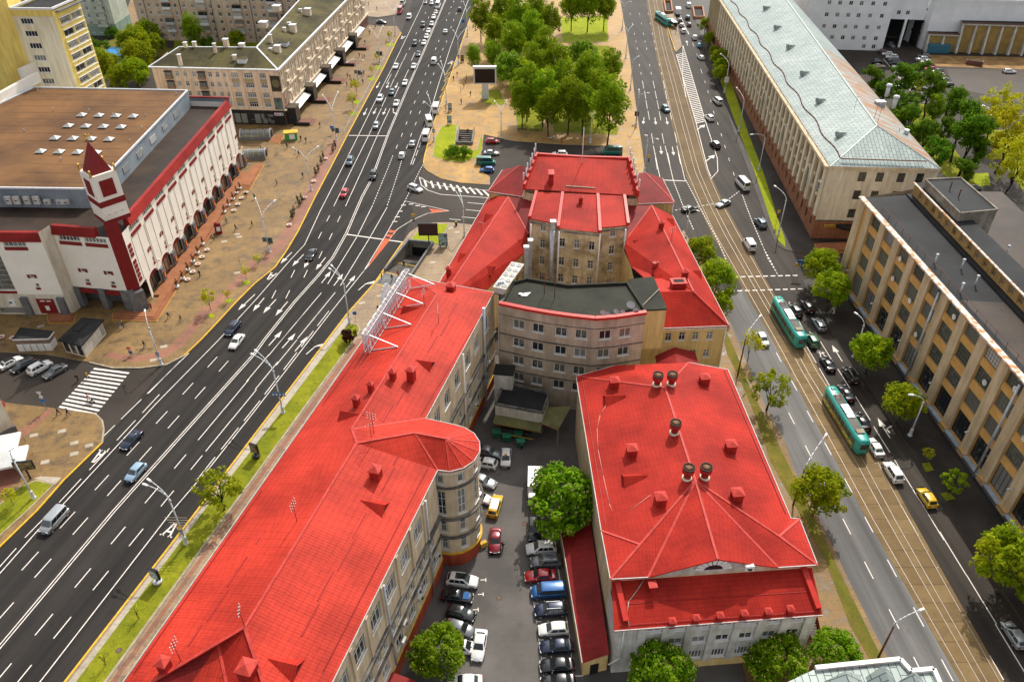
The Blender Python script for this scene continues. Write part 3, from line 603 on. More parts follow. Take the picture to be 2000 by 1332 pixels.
def dormer(parent,p,a,w=2.2,h=1.3,L=3.6,name='dormer'):
 h*=.62;w*=1.15
 """gabled roof dormer: front foot p, a = direction it looks to"""
 mb=MB();F=[(0.0,-w/2,0),(0.0,w/2,0),(0.0,0,h)];K=(-L,0,h+.0)
 mb.poly([F[0],F[1],F[2]],1);mb.poly([(0.25,-w/2-.12,-.1),(0.25,0,h+.06),(-L,0,h+.06),(-L*.15,-w/2-.12,-.1)],0);mb.poly([(0.25,w/2+.12,-.1),(-L*.15,w/2+.12,-.1),(-L,0,h+.06),(0.25,0,h+.06)],0)
 mb.poly([(0,-w/2,-1.2),(0,w/2,-1.2),(0,w/2,0),(0,-w/2,0)],1);mb.poly([(-L*.5,-w/2,-1.2),(0,-w/2,-1.2),(0,-w/2,0),(-L*.3,-w/2,0)],1);mb.poly([(0,w/2,-1.2),(-L*.5,w/2,-1.2),(-L*.3,w/2,0),(0,w/2,0)],1)
 o=put(name,mb.mesh(name,[M['red_roof'],M['red_chim']]),parent,p,a)
 lv=MB()
 for k in range(4):lv.box((0.03,0,.1+k*.14),(.06,w*.6*(1-k*.23),.08),0)
 return o,lv
def seam(parent,a,b,w=0.16,mat='red_seam',name='sheet_seam',up=.03):
 a=Vector(a)+Vector((0,0,up));b=Vector(b)+Vector((0,0,up)); return part_bar(name,parent,[a,b],M[mat],w,.07)
def antenna(parent,p,h=3.0,arms=3,name='antenna',mat='rust'):
 mb=MB();mb.tube((0,0,-.3),(0,0,h),.045,.03,6)
 for k in range(arms):
  z=h-.15-k*.45;mb.tube((-.6,0,z),(.6,0,z),.025,.025,5)
  for s in (-.6,-.2,.2,.6):mb.lathe((s,0,z),[(.05,0),(.06,.1),(.03,.18)],6,1)
 return put(name,mb.mesh(name,[M[mat],M['white']]),parent,p,_wr.random()*3)
M['rust']=plain('rusty iron',(0.16,0.07,0.04),0.8,0.2,0.2)
M['ochre_wall']=stained('ochre render',(0.72,0.59,0.41),(0.56,0.44,0.29),0.85,0.3);M['reveal']=stained('pale reveal',(0.6,0.55,0.46),(0.48,0.42,0.33),0.85,0.5)
M['red_wall']=stained('brick red paint',(0.50,0.095,0.045),(0.38,0.07,0.035),0.8,0.4)
M['ledge']=stained('dirty ledge',(0.22,0.2,0.18),(0.07,0.065,0.06),0.9,0.6,streak=False)
M['yellow_wall']=stained('yellow render',(0.80,0.60,0.27),(0.70,0.50,0.21),0.85,0.3);M['cream']=stained('cream band',(0.80,0.72,0.56),(0.68,0.6,0.45),0.85,0.4)
M['old_wall']=stained('weathered ochre plaster',(0.74,0.60,0.38),(0.30,0.215,0.115),0.9,0.33,0.34,0.58);M['old_grey']=stained('grey stained plaster',(0.4,0.36,0.29),(0.18,0.16,0.13),0.9,0.4)
def brickmat(name,c1,c2,mortar,w=0.42,h=0.2):
 m,t,b=nodes(name);u=uvc(t);br=N(t,'ShaderNodeTexBrick');t.links.new(u,br.inputs['Vector']);br.inputs['Scale'].default_value=1.0
 br.inputs['Brick Width'].default_value=w;br.inputs['Row Height'].default_value=h;br.inputs['Mortar Size'].default_value=0.018
 br.inputs['Color1'].default_value=(*c1,1);br.inputs['Color2'].default_value=(*c2,1);br.inputs['Mortar'].default_value=(*mortar,1)
 p=pos(t);f=noise(t,p,0.35,6.0,.65);col=mix(t,0.6,br.outputs['Color'],mix(t,1.0,br.outputs['Color'],ramp(t,f,.35,.65,(.6,.56,.5),(1.1,1.08,1.05)),'MULTIPLY'))
 f2=noise(t,mapping(t,p,(1.0,1.0,.1)),1.3,4.0);col=mix(t,.5,col,mix(t,1.0,col,ramp(t,f2,.36,.62,(.62,.58,.55),(1,1,1)),'MULTIPLY'))
 t.links.new(col,b.inputs['Base Color']);b.inputs['Roughness'].default_value=.85;bump(t,b,br.outputs['Fac'],-.25,.02); return m
M['brick_block']=brickmat('pink grey brick',(0.60,0.46,0.32),(0.52,0.44,0.36),(0.42,0.35,0.28));M['bitumen_green']=stained('green bitumen felt',(0.04,0.04,0.026),(0.018,0.0185,0.013),0.8,0.16,streak=False);M['felt']=stained('dark felt',(0.032,0.032,0.032),(0.018,0.0175,0.017),0.8,0.3,streak=False)
# ================================================================ LONG RED-ROOFED WING WITH ROUND TURRET
EZ=20.0
WING=thing('office_wing','long office wing with bright red metal roof and round turret beside the avenue','building',(-20,75,0))
WING.location=(0,0,0)
NW,NE=g3(797,541,EZ),g3(965,571,EZ);RN=g3(853.5,574.5,22.7);Pn=g3(687,838,22.7);Ps=g3(697,865,22.9);Se=g3(478,1224,22.9)
W1=g3(620,793,EZ);W2=g3(295,1258,EZ);W3=g3(165,1445,EZ);W2=W1+(g3(242,1332,EZ)-W1)*1.0;W3=W1+(g3(242,1332,EZ)-W1)*1.4
E1=g3(832,817,EZ);E2=g3(855,918,EZ);E3=E2+(g3(652,1327,EZ)-E2)*1.45;T1=g3(890,830,EZ);AP=g3(870,856,22.3);R1=g3(810,845,22.6)
eastP=(Ps,E2,E3)
F1a=onplane(514,1332,eastP);F1b=Se+(F1a-Se)*1.5
K1=g3(426,1258,21.6);K2=g3(442,1332,20.6);K3=g3(375,1332,20.5);K2b=K1+(K2-K1)*1.7;K3b=K1+(K3-K1)*1.7
Wx=g3(295,1332,20.9);Wxb=Se+(Wx-Se)*1.25
ctr=Vector((-8.7,75.7,EZ));turr=[T1]+[ctr+Vector((math.cos(a)*4.45,math.sin(a)*4.45,0)) for a in [R(q) for q in (62,38,14,-10,-34,-58,-82)]]+[E2]
faces=[[NW,NE,RN],[NW,RN,Pn,W1],[W1,Pn,Ps,Se,W2],[W2,Se,Wxb,W3],[RN,NE,E1,Pn],[Pn,E1,T1,AP,R1,Ps],[Ps,R1,E2],[Ps,E2,E3,F1b,Se],[R1,AP,E2]]
for a,b in zip(turr,turr[1:]):faces.append([AP,a,b])
wr=roof(WING,faces,M['red_wing'],'roof')
rf2=roof(WING,[[Se,K1,K2b,F1b],],M['red_roof'],'hip_roof');roof(WING,[[K1,K3b,K2b]],M['red_wing'],'hip_roof');roof(WING,[[Se,Wxb,K3b,K1]],M['red_dark'],'hip_roof')  # darker reds paint in the shade of faces turned from the sun
part_bar('ridge_cap',wr,[RN,Pn,Ps,Se],M['red_cap'],.3,.12);part_bar('ridge_cap',wr,[Ps,R1,E2],M['red_cap'],.25,.12);part_bar('ridge_cap',wr,[Pn,E1],M['red_cap'],.25,.1);part_bar('ridge_cap',wr,[Se,F1b],M['red_cap'],.35,.16);part_bar('ridge_cap',wr,[Se,Wxb],M['red_cap'],.35,.16);part_bar('ridge_cap',wr,[K1,K2b],M['red_cap'],.3,.14);part_bar('ridge_cap',wr,[R1,AP],M['red_cap'],.25,.1)
for a in turr[1:-1]:part_bar('ridge_cap',wr,[AP,a],M['red_cap'],.18,.08)
part_bar('gutter',wr,[NW+Vector((-.1,0,-.05)),W1+Vector((-.15,0,-.05)),W3+Vector((-.15,0,-.05))],M['gutter'],.1,.12);part_bar('gutter',wr,[NE,E1,T1]+turr[1:],M['gutter'],.1,.12);part_bar('gutter',wr,[E2,E3],M['gutter'],.1,.12);part_bar('gutter',wr,[NW,NE],M['gutter'],.1,.12)
# seams, snow guards
WP=(W1,Pn,NW);WS=(W1,Se,W2);EN=(RN,NE,E1)
for pl,ss in ((WS,[((657,832),(629,872)),((622,877),(593,920)),((594,925),(562,970)),((557,975),(540,1000)),((483,1087),(445,1145)),((445,1152),(405,1213)),((395,1220),(368,1262)),((540,1003),(525,1024)),((523,1029),(500,1063))]),(WP,[((727,712),(699,748)),((700,752),(678,787))]),(EN,[((893,592),(876,620)),((877,625),(861,655)),((855,656),(836,688)),((795,757),(775,790)),((769,790),(747,826))]),(eastP,[((792,865),(768,908)),((770,914),(746,960)),((715,1003),(688,1052)),((690,1059),(660,1114)),((652,1115),(620,1174)),((623,1180),(589,1243))])):
 for a,b in ss:seam(wr,onplane(*a,pl),onplane(*b,pl))
for pl,a,b in ((EN,(925,640),(822,812)),(eastP,(836,914),(632,1310)),(WS,(512,958),(262,1315)),(WP,(702,690),(630,792))):seam(wr,onplane(*a,pl),onplane(*b,pl),.07,'red_seam','snow_guard',.12)
part_bar('ridge_cap',wr,[NW+(NE-NW)*.02+Vector((0,.0,.05)),RN],M['red_cap'],.2,.08)
for (u,v,pl,w,h) in ((804,742,EN,1.05,2.0),(768,740,EN,.8,1.4),(725,763,WP,.7,1.3),(697,791,WP,.8,1.4),(735,932,eastP,1.25,1.5),(881,568,(NW,NE,RN),1.3,1.2),(487,1318,(Se,K1,K2b),1.5,1.5),(324,1306,WS,1.0,1.3)):
 chimney(wr,onplane(u,v,pl),w,h,R(-15))
for (u,v,pl,a) in ((842,716,EN,-14),(669,812,WP,166),(750,995,eastP,-14),(580,1308,eastP,-14),(790,606,WP,166)):
 p=onplane(u,v,pl);o,lv=dormer(wr,p+Vector((0,0,-.1)),R(a),2.4,1.5,3.4);put('louvre',lv.mesh('louvre',[M['dark']]),o)
for (u,v,pl) in ((829,599,WP),(857,632,EN),(730,845,WP),(580,1018,WS),(353,1290,WS)):antenna(wr,onplane(u,v,pl),3.4,3)
antenna(wr,Se,3.2,2);antenna(wr,onplane(725,850,WS),2.0,1)
# courtyard walls
A,B=g(652,1327,EZ),g(855,918,EZ);L=dist(A,B);d=lerp(A,B,-.45);A=d;off=dist(A,g(652,1327,EZ));B=lerp(B,A,.02)
wins=[]
for s in (5.4,9.6,13.8,18.1,22.4,1.2,-3,-7):wins.append((s+off,16.8,2.5,3.2,dict(nv=3,nh=2)))
for s in (8.7,10.4,13.0,14.8,17.4,19.1,22.1,23.7,26.2,4.6,6.2,.4,2.0):wins.append((s+off,10.0,1.15,2.4,dict(nv=2,nh=2)))
for s in (9.8,14.1,18.2,22.6,26.6,5.6,1.4):wins.append((s+off,5.6,1.9,2.2,dict(nv=2,nh=2)))
wall_with_windows(WING,A,B,2.9,EZ-.1,wins,[M['ochre_wall'],M['reveal']],.28)
mb=MB();facade(mb,A,B,0,2.9);mb.build('base_wall',M['red_wall'],WING)
nrm=Vector((B[1]-A[1],A[0]-B[0],0)).normalized()
def along(A,B,s,z,o=0.0):
 L=dist(A,B);dx,dy=(B[0]-A[0])/L,(B[1]-A[1])/L; return Vector((A[0]+dx*s+dy*o,A[1]+dy*s-dx*o,z))
def ledge(parent,A,B,z,w=.3,h=.25,mat='ledge',name='ledge',s0=0.0,s1=None): return part_bar(name,parent,[along(A,B,s0,z,w/2),along(A,B,s1 or dist(A,B),z,w/2)],M[mat],w,h)
ledge(WING,A,B,12.0,.45,.5);ledge(WING,A,B,8.1,.3,.25);ledge(WING,A,B,2.95,.12,.14,'kerb_yellow','gas_pipe')
for s in (3.6,7.6,11.7,16.0,20.2,24.4):mb=MB();c=along(A,B,s+off,12.4,.09);mb.box(c,(.55,.18,7.4),0,ang(A,B));mb.build('pilaster',M['ochre_wall'],WING)
for s in (11.9,24.9):pipe(WING,[along(A,B,s+off,19.8,.25),along(A,B,s+off,.4 if s>20 else 3.4,.25)],.14,'steel')
A2,B2=g(832,817,EZ),g(965,571,EZ);wins=[]
for s in (4.0,8.4,13.1,18.3,22.9,28.6):wins.append((s,16.5,2.3,3.1,dict(nv=3,nh=2)))
for s in (9.4,13.9,18.7,23.6,29.2):wins.append((s,8.7,1.5,2.4,dict(nv=2,nh=2)))
for s in (9.4,14,18.6,23.3,28.9):wins.append((s,4.4,1.7,2.2,dict(nv=2,nh=2)))
wall_with_windows(WING,A2,B2,2.6,EZ-.1,wins,[M['ochre_wall'],M['reveal']],.28)
mb=MB();facade(mb,A2,B2,0,2.6);mb.build('base_wall',M['red_wall'],WING)
ledge(WING,A2,B2,11.6,.45,.5);ledge(WING,A2,B2,7.0,.3,.3);ledge(WING,A2,B2,2.6,.12,.14,'kerb_yellow','gas_pipe')
pipe(WING,[along(A2,B2,15.6,19.8,.25),along(A2,B2,15.6,.4,.25)],.13,'white');pipe(WING,[along(A2,B2,26.3,21.4,.3),along(A2,B2,26.3,.3,.3)],.24,'steel','flue')
for k in range(3):pipe(WING,[along(A2,B2,dist(A2,B2)+.6+k*.3,22.0-k*.1,.7+.32*k),along(A2,B2,dist(A2,B2)+.6+.3*k,.2,.7+.32*k)],.22,'steel','flue')
for s,z,A_,B_ in ((20.1+off,7.2,A,B),(15.4+off,7.0,A,B),(14.6+off,4.3,A,B),(20.8,4.3,A2,B2),(27.0+off,6.0,A,B),(20.4+off,5.4,A,B)):
 mb=MB();mb.box((0,0,0),(.95,.4,.7));mb.lathe((0,-.21,.35),[(.28,0),(.28,.01)],10,1);put('air_conditioner',mb.mesh('air_conditioner',[M['white_dirty'],M['dark']]),WING,along(A_,B_,s,z,.25),ang(A_,B_))
Wa,Wb=NW+Vector((.35,0,0)),W3+Vector((.35,0,0));mb=MB();facade(mb,Wa,Wb,0,EZ-.1);facade(mb,NE,NW,0,EZ-.1);mb.build('wall',M['ochre_wall'],WING)
# turret
TUR=[ctr+Vector((math.cos(R(a))*4.1,math.sin(R(a))*4.1,0)) for a in range(-112,130,20)]
mb=MB();hs=[]
for i,(a,b) in enumerate(zip(TUR,TUR[1:])):
 Lf=dist(a,b);holes=[]
 if i%2==0 or i in (1,3,5):holes=[(Lf/2,18.2,.85,1.9),(Lf/2,4.9,.95,2.2)] if i%2==0 else []
 if i in (0,2,4,6,8,10,12):holes+=[(Lf/2,13.4,1.15,4.6)];holes+=[(Lf/2,8.6,.9,2.2)]
 for z0,z1,m in ((0,2.9,1),(2.9,EZ-.1,0)):facade(mb,a,b,z0,z1,[h for h in holes if z0<h[1]<z1 and h[1]>5.5 or (z0==2.9 and h[1]==4.9)],m,0,.2)
 for h in holes:hs.append((a,b,h))
mb.build('turret_wall',[M['ochre_wall'],M['red_wall']],WING)
for a,b,h in hs:window(WING,a,b,*h,nv=2 if h[3]>3 else 1,nh=3 if h[3]>3 else 2,depth=.2,t=.09)
for z,r,mt,hh in ((10.6,4.55,'ledge',.3),(6.6,4.4,'ledge',.3),(2.9,4.2,'kerb_yellow',.16),(16.6,4.3,'ledge',.2),(19.5,4.3,'cream',.4)):
 mb=MB();q=[ctr+Vector((math.cos(R(a))*r,math.sin(R(a))*r,z-EZ)) for a in range(-115,125,12)]
 for x,y in zip(q,q[1:]):bar3(mb,x,y,.3,hh)
 mb.build('cornice' if hh!=.16 else 'gas_pipe',M[mt],WING)
 # sheet canopies in front of the courtyard door
mb=MB();c0,c1=along(A,B,11+off,3.3,0),along(A,B,4+off,3.3,0);nn=Vector((nrm.x,nrm.y,0));mb.poly([c0,c1,c1+nn*3.2-Vector((0,0,.6)),c0+nn*3.2-Vector((0,0,.6))][::-1]);mb.poly([c0-Vector((0,0,.1)),c1-Vector((0,0,.1)),c1+nn*3.2-Vector((0,0,.7)),c0+nn*3.2-Vector((0,0,.7))]);mb.build('canopy',M['red_dark'],WING)
# ================================================================ CURVED BRICK BLOCK
BZ=20.5
BRK=thing('brick_block','curved pinkish brick office block with a flat dark roof closing the courtyard','building')
F=gl([(975,592),(1032,604),(1073,611),(1116,617),(1163,622),(1203,619),(1262,610)],BZ)
back=gl([(1225,553),(1110,558),(1030,545),(1003,552),(985,585)],BZ)
rows=(16.9,13.0,9.1,5.4)
def onwall(A,B,u,v):
 d=ray_dir(u,v);n=Vector((A[1]-B[1],B[0]-A[0],0));t=(A[0]*n.x+A[1]*n.y)/d.dot(n); return ((d.x*t-A[0])*(B[0]-A[0])+(d.y*t-A[1])*(B[1]-A[1]))/dist(A,B)
for (a,b),c in zip(zip(F,F[1:]),((1013,633),(1051,640),(1096,647),(1135,650),(1182,651),(1221,649))):
 s=min(max(onwall(a,b,*c),1.3),dist(a,b)-1.3)
 wall_with_windows(BRK,a,b,0,BZ-.3,[(s,z,2.0,1.75,dict(nv=2,nh=1,t=.1,glass=_wr.choice(['glass','glass','glass_soot']))) for z in rows],[M['brick_block'],M['reveal']],.22)
 for z in (14.35,10.55,6.75):ledge(BRK,a,b,z,.14,.18,'ledge')
 ledge(BRK,a,b,18.3,.08,.1,'ledge')
mb=MB();q=F[-1:]+back+F[:1]
for a,b in zip(q,q[1:]):facade(mb,a,b,0,BZ-.3)
mb.build('wall',M['brick_block'],BRK)
brf=roof(BRK,[[Vector((*p,BZ-.3)) for p in F+back]],M['bitumen_green'],'flat_roof',.2,M['bitumen_green'])
mb=MB();P3=[Vector((*p,BZ)) for p in F]
for a,b in zip(P3,P3[1:]):bar3(mb,a,b,.75,.5)
mb.build('parapet_cap',M['red_flat'],BRK)
part_bar('parapet',BRK,[Vector((*p,BZ-.05)) for p in ([F[-1]]+back)],M['bitumen_green'],.35,.45)
part_bar('parapet',BRK,[Vector((*back[-1],BZ-.1)),Vector((*F[0],BZ))],plain('green flashing',(.02,.06,.035),.5),.4,.5)
def dish(parent,p,r=.6,a=0.0):
 mb=MB();n=12
 for k in range(n):
  t0,t1=2*math.pi*k/n,2*math.pi*(k+1)/n
  for (ra,rb) in ((0,.6),(.6,1)):q=[(-.22*ra*ra,r*ra*math.cos(t0),r*ra*math.sin(t0)),(-.22*rb*rb,r*rb*math.cos(t0),r*rb*math.sin(t0)),(-.22*rb*rb,r*rb*math.cos(t1),r*rb*math.sin(t1)),(-.22*ra*ra,r*ra*math.cos(t1),r*ra*math.sin(t1))];mb.poly([(x-.0,y,z+r*.9) for x,y,z in (q if ra else q[1:])],0,True)
 mb.tube((-.2,0,r*.9),(.1,0,-.35),.04);mb.tube((0,0,r*.5),(-.55,0,r),.025)
 return put('satellite_dish',mb.mesh('satellite_dish',[M['steel_w']]),parent,p,a)
for u,v,r,a in ((1232,600,.75,70),(1178,613,.5,80),(1187,614,.38,80),(1204,611,.48,60),(1215,611,.42,90),(1242,609,.5,75)):dish(brf,g3(u,v,BZ-.1),r,R(a))
mb=MB()
for u0,v0,u1,v1 in ((1063,575,1064,520),(1083,583,1084,533)):b=g3(u0,v0,BZ-.1);mb.tube(b,b+Vector((0,0,4.3)),.06);mb.tube(b+Vector((-.8,0,4)),b+Vector((1.6,.0,4)),.04)
b=g3(1063,575,BZ-.1);mb.tube(b+Vector((0,0,3.4)),b+Vector((2.3,-.8,3.2)),.04);mb.build('antenna_mast',M['rust'],brf)
mb=MB();c=g3(1027,575,BZ-.25);mb.poly([c+Vector(v) for v in ((-.9,-.5,.03),(.2,-.6,.05),(.9,.5,.12),(-.2,.4,.06))]);mb.poly([c+Vector(v) for v in ((-1.3,-.2,.2),(-.6,-.4,.1),(-.5,.2,.14),(-1.1,.3,.16))]);tag(mb.build('paper_sheet',M['white']),'crumpled white sheet lying on the dark flat roof','sheet')
# roof chiller on its frame
CH=thing('chiller','white rooftop chiller with two rows of five round fans','air conditioner',(*g(985,555,21.0),0),0)
ca=g(977,560,21.5);cb=g(1010,515,21.5);an=ang(ca,cb);CH.location=(*lerp(ca,cb,.5),20.2);CH.rotation_euler=(0,0,an)
mb=MB();Lc=dist(ca,cb)+.8;mb.box((0,0,1.0),(Lc,2.4,.25));mb.box((0,0,0),(Lc-.2,1.4,1.0));i0=len(mb.v)
mb.poly([(-Lc/2,-1.2,1.0),(Lc/2,-1.2,1.0),(Lc/2,-.7,0),(-Lc/2,-.7,0)][::-1]);mb.poly([(-Lc/2,1.2,1.0),(Lc/2,1.2,1.0),(Lc/2,.7,0),(-Lc/2,.7,0)]);mb.poly([(-Lc/2,-1.2,1),(-Lc/2,-.7,0),(-Lc/2,.7,0),(-Lc/2,1.2,1)]);mb.build('casing',M['white_dirty'],CH)
fan=MB();fan.lathe((0,0,0),[(.46,0),(.46,.12),(.38,.12),(.36,.02)],16,0);fan.lathe((0,0,.02),[(.36,0),(.1,.02),(.08,.1)],12,1)
for k in range(5):fan.box((.2*math.cos(k*1.257),.2*math.sin(k*1.257),.05),(.28,.14,.02),2,k*1.257)
fm=fan.mesh('fan',[M['white_dirty'],M['dark'],M['steel']])
for i in range(5):
 for j in (-.56,.56):put('fan',fm,CH,(-Lc/2+Lc*(i+.5)/5,j,1.25))
part_bar('support_frame',CH,[(-Lc/2,-1,-.1),(Lc/2,-1,-.1),(Lc/2,1,-.1),(-Lc/2,1,-.1),(-Lc/2,-1,-.1)],M['rust'],.12,.12);part_bar('support_frame',CH,[(-Lc/2+.2,0,-.1),(-Lc/2+.2,0,-7)],M['rust'],.2,.2);part_bar('support_frame',CH,[(Lc/2-.2,0,-.1),(Lc/2-.2,0,-7)],M['rust'],.2,.2)
# ================================================================ OLD THEATRE-LIKE CENTRE: PAVILIONS, WINGS
OLD=thing('old_institute','old red-roofed institute with stained ochre rear walls and two side wings','building')
Z0,ZR=12.0,16.0
a,b=g3(865,540,Z0),g3(955,383,Z0);rs_,rn_=g3(881.5,553,ZR),g3(992.8,384.7,ZR);es,en=g3(949,567,Z0),g3(1023,494,Z0);ev=g3(1031.7,456,13.4)
a2=a+(a-b)*.28;rs2=rs_+(rs_-rn_)*.2;es2=es+(es-en)*.3
r1=roof(OLD,[[a2,b,rn_,rs2],[rs2,rn_,ev,en,es2]],M['red_roof'],'wing_roof');rcon=roof(OLD,[[rn_,g3(1045,390,ZR),g3(1038,455,13.2),ev]],M['red_dark'],'link_roof')  # link slope faces south; its shade is put into the darker red
part_bar('gutter',r1,[a2,b],M['gutter'],.1,.12);part_bar('ridge_cap',r1,[rs2,rn_],M['red_cap'],.28,.12);part_bar('ridge_cap',r1,[rn_,ev],M['red_cap'],.25,.12)
WL,EL=(a,b,rn_),(rs_,rn_,en)
for (u,v,pl,aa) in ((950,427,WL,166),(900,504,WL,166),(1013,478,EL,-14),(962,530,EL,-14)):
 p=onplane(u,v,pl);o,lv=dormer(r1,p+Vector((0,0,.1)),R(aa),2.6,1.5,6.5 if aa<0 else 4);put('louvre',lv.mesh('louvre',[M['dark']]),o)
chimney(r1,onplane(877,541,WL),.8,2.0,R(-14));antenna(r1,onplane(940,456,WL),2.6,1)
e0,e1=g3(1424.5,636.5,Z0),g3(1313.6,421,Z0);q1,q0=g3(1273,401,ZR),g3(1354.4,569,ZR);w0,w1=g3(1232.6,520,Z0),g3(1216,472,13.0);s0=g3(1292,641.5,Z0);wS=w0+(w0-w1)*.0+Vector((1.0,-9.5,0));wv=g3(1226,464,13.4)
hl=g3(1290,570,ZR-.02)
r2=roof(OLD,[[e0,e1,q1,q0],[q1,q0,hl,w0,w1,wv],[e0,q0,hl,s0]],M['red_roof'],'wing_roof');roof(OLD,[[q1,g3(1222,402,ZR),g3(1222,462,13.2),wv]],M['red_dark'],'link_roof')  # this link roof's dark red also holds painted slope shade
part_bar('gutter',r2,[s0,e0,e1],M['gutter'],.1,.12);part_bar('ridge_cap',r2,[q1,q0,e0],M['red_cap'],.28,.12);part_bar('ridge_cap',r2,[q1,wv],M['red_cap'],.25,.1)
ER,WR_=(e0,e1,q1),(q1,q0,w0)
for (u,v,pl,aa) in ((1312,435,ER,5),(1365,537,ER,5),(1240,478,WR_,185),(1278,545,WR_,185)):
 p=onplane(u,v,pl);o,lv=dormer(r2,p+Vector((0,0,.1)),R(aa),2.4,1.4,4);put('louvre',lv.mesh('louvre',[M['dark']]),o)
chimney(r2,onplane(1291,445,WR_),.9,1.2,R(5));chimney(r2,onplane(1337,541,WR_),1.0,1.2,R(5))
ck=chimney(r2,onplane(1323,566,WR_)+Vector((0,0,-.3)),2.6,2.2,R(4),d=1.7,pyramid=0);mb=MB();mb.box((0,0,2.29),(1.9,1.0,.02));put('flue_opening',mb.mesh('flue_opening',[M['black']]),ck)
mb=MB();p=onplane(1277,526,WR_);mb.tube(p-Vector((0,0,.5)),p+Vector((0,0,1.5)),.38,.38,12);mb.tube(p+Vector((.7,.4,-.5)),p+Vector((.7,.4,1.4)),.2,.2,10);mb.build('vent_pipe',M['red_chim'],r2);antenna(r2,onplane(1311,470,ER),3,3)
# yellow end wall of the east wing
A,B=(s0.x-5.5,s0.y-.1),(e0.x-.3,e0.y+.3);A=lerp(g(1290,641,Z0),g(1424,637,Z0),-.28);A=(A[0],A[1]+.35)
sh=dist(A,(s0.x,s0.y))
wall_with_windows(OLD,A,B,0,Z0-.1,[(s+sh,z,1.15,1.75,dict(nv=2,nh=2)) for s,z in ((1.6,9.6),(4.1,9.7),(6.6,9.7),(9.2,9.7),(9.2,5.6),(6.6,5.6),(4.1,5.6))],[M['yellow_wall'],M['cream']],.22)
ledge(OLD,A,B,11.5,.3,.5,'cream','cornice');pipe(OLD,[along(A,B,dist(A,B)-.1,11.8,.15),along(A,B,dist(A,B)-.1,.3,.15)],.1)
for fs in ((B,(e1.x-.3,e1.y)),((w1.x,w1.y),(w0.x,w0.y),(s0.x-3,s0.y+2)),((b.x+.3,b.y),(a2.x+.3,a2.y)),((es2.x-.4,es2.y),(en.x-.4,en.y),(ev.x,ev.y))):
 mb=MB();[facade(mb,p,q,0,Z0-.1) for p,q in zip(fs,fs[1:])];mb.build('wall',M['yellow_wall'],OLD)
 # dark flat-roofed link box between brick block and east wing
bx=gl([(1229,546),(1276,541),(1302,602),(1246,605)],18.6);mb=MB();mb.prism(bx,10,18.3,0,1);mb.prism([lerp(q,(sum(x[0] for x in bx)/4,sum(x[1] for x in bx)/4),-.03) for q in bx],18.3,18.6,1,1);mb.build('stair_box',[M['yellow_wall'],M['bitumen_green']],OLD);part_bar('roof_pole',OLD,[g3(1250,602,18.7),g3(1288,564,18.9)],M['kerb'],.12,.12)
hd=gl([(1278,695),(1320,678),(1358,686),(1366,712),(1285,712)],7.5);roof(OLD,[[Vector((*g(1280,693,7.6),7.4)),Vector((*g(1318,678,8.6),8.6)),Vector((*g(1322,715,8.6),8.6)),Vector((*g(1285,722,7.4),7.4))],[Vector((*g(1318,678,8.6),8.6)),Vector((*g(1358,686,7.6),7.4)),Vector((*g(1368,722,7.4),7.4)),Vector((*g(1322,715,8.6),8.6))]],M['red_dark'],'porch_roof')
# centre: big front roof, three-bay lower roof with fire walls, rear wall
TZ=17.0
S0,S1,N0,N1=g3(1023.6,369,18.4),g3(1246,382,18.4),g3(1049.7,302,21.4),g3(1227,310,21.4)
r3=roof(OLD,[[S0,S1,N1,N0]],M['red_roof'],'front_roof',.25,M['red_chim'])
part_bar('parapet',r3,[N0,(N0+N1)/2+Vector((0,0,-.25)),N1],M['red_flat'],.6,.7)
for p,q,sx in ((N0,S0,-1),(N1,S1,1)):
 mb=MB();n=5
 for k in range(n):
  a=p+(q-p)*(k/n);b=p+(q-p)*((k+1)/n);zt=a.z+.55;c=[(a+b)/2][0]
  mb.box((c.x,c.y,b.z-.4),(.5,dist(a,b)+.05,zt-b.z+.4),0,ang(a,b)-R(90))
 mb.build('stepped_parapet',M['red_flat'],r3)
 for k in range(7):
  c=p+(q-p)*(k/7.0+.03);mb=MB();mb.tube((0,0,-.2),(0,0,2.6),.05,.05,6);mb.box((0,.14,.9),(.28,.16,1.7),1);put('cell_antenna',mb.mesh('cell_antenna',[M['steel'],M['white']]),r3,c+Vector((sx*.35,0,.2)),_wr.random()*6)
chimney(r3,onplane(1076,355,(S0,S1,N0)),1.0,2.2,0,d=2.2,pyramid=.1);FP=g3(1137,313,21.5);mb=MB();mb.tube((0,0,-.5),(0,0,7.6),.1,.07,8);put('flag_pole',mb.mesh('flag_pole',[M['white']]),r3,FP)
part_bar('plank',r3,[onplane(1105,364,(S0,S1,N0))+Vector((0,0,.08)),onplane(1162,368,(S0,S1,N0))+Vector((0,0,.08))],M['kerb'],.3,.08)
m0,m1=g3(1047.6,375,18.3),g3(1219.6,383,18.3);k0,k1,k2,k3=g3(1034.5,427,TZ),g3(1090,446,TZ-.2),g3(1172,455,TZ-.2),g3(1227,440,TZ)
u1,u2=m0+(m1-m0)*.3,m0+(m1-m0)*.7;k1a,k2a=g3(1089,437,TZ),g3(1172,445,TZ)
r4=roof(OLD,[[k0,k1a,u1,m0],[k1,k2,u2,u1],[k2a,k3,m1,u2]],M['red_roof'],'rear_roof',.25,M['red_chim'])
for p,q in ((m0,k0),(u1,k1),(u2,k2),(m1,k3)):part_bar('fire_wall',r4,[p+Vector((0,0,.1)),q+Vector((0,0,.3))],M['red_flat'],.6,.6)
chimney(r4,onplane(1134,396,(k1,k2,u1)),.8,1.1,0);ch=chimney(r4,g3(1080,443,TZ)+Vector((0,0,-.2)),.9,1.5,0,M['steel'],M['steel_w'],pyramid=0)
mats=[M['old_wall'],M['cream']];P2= lambda v:(v.x,v.y)
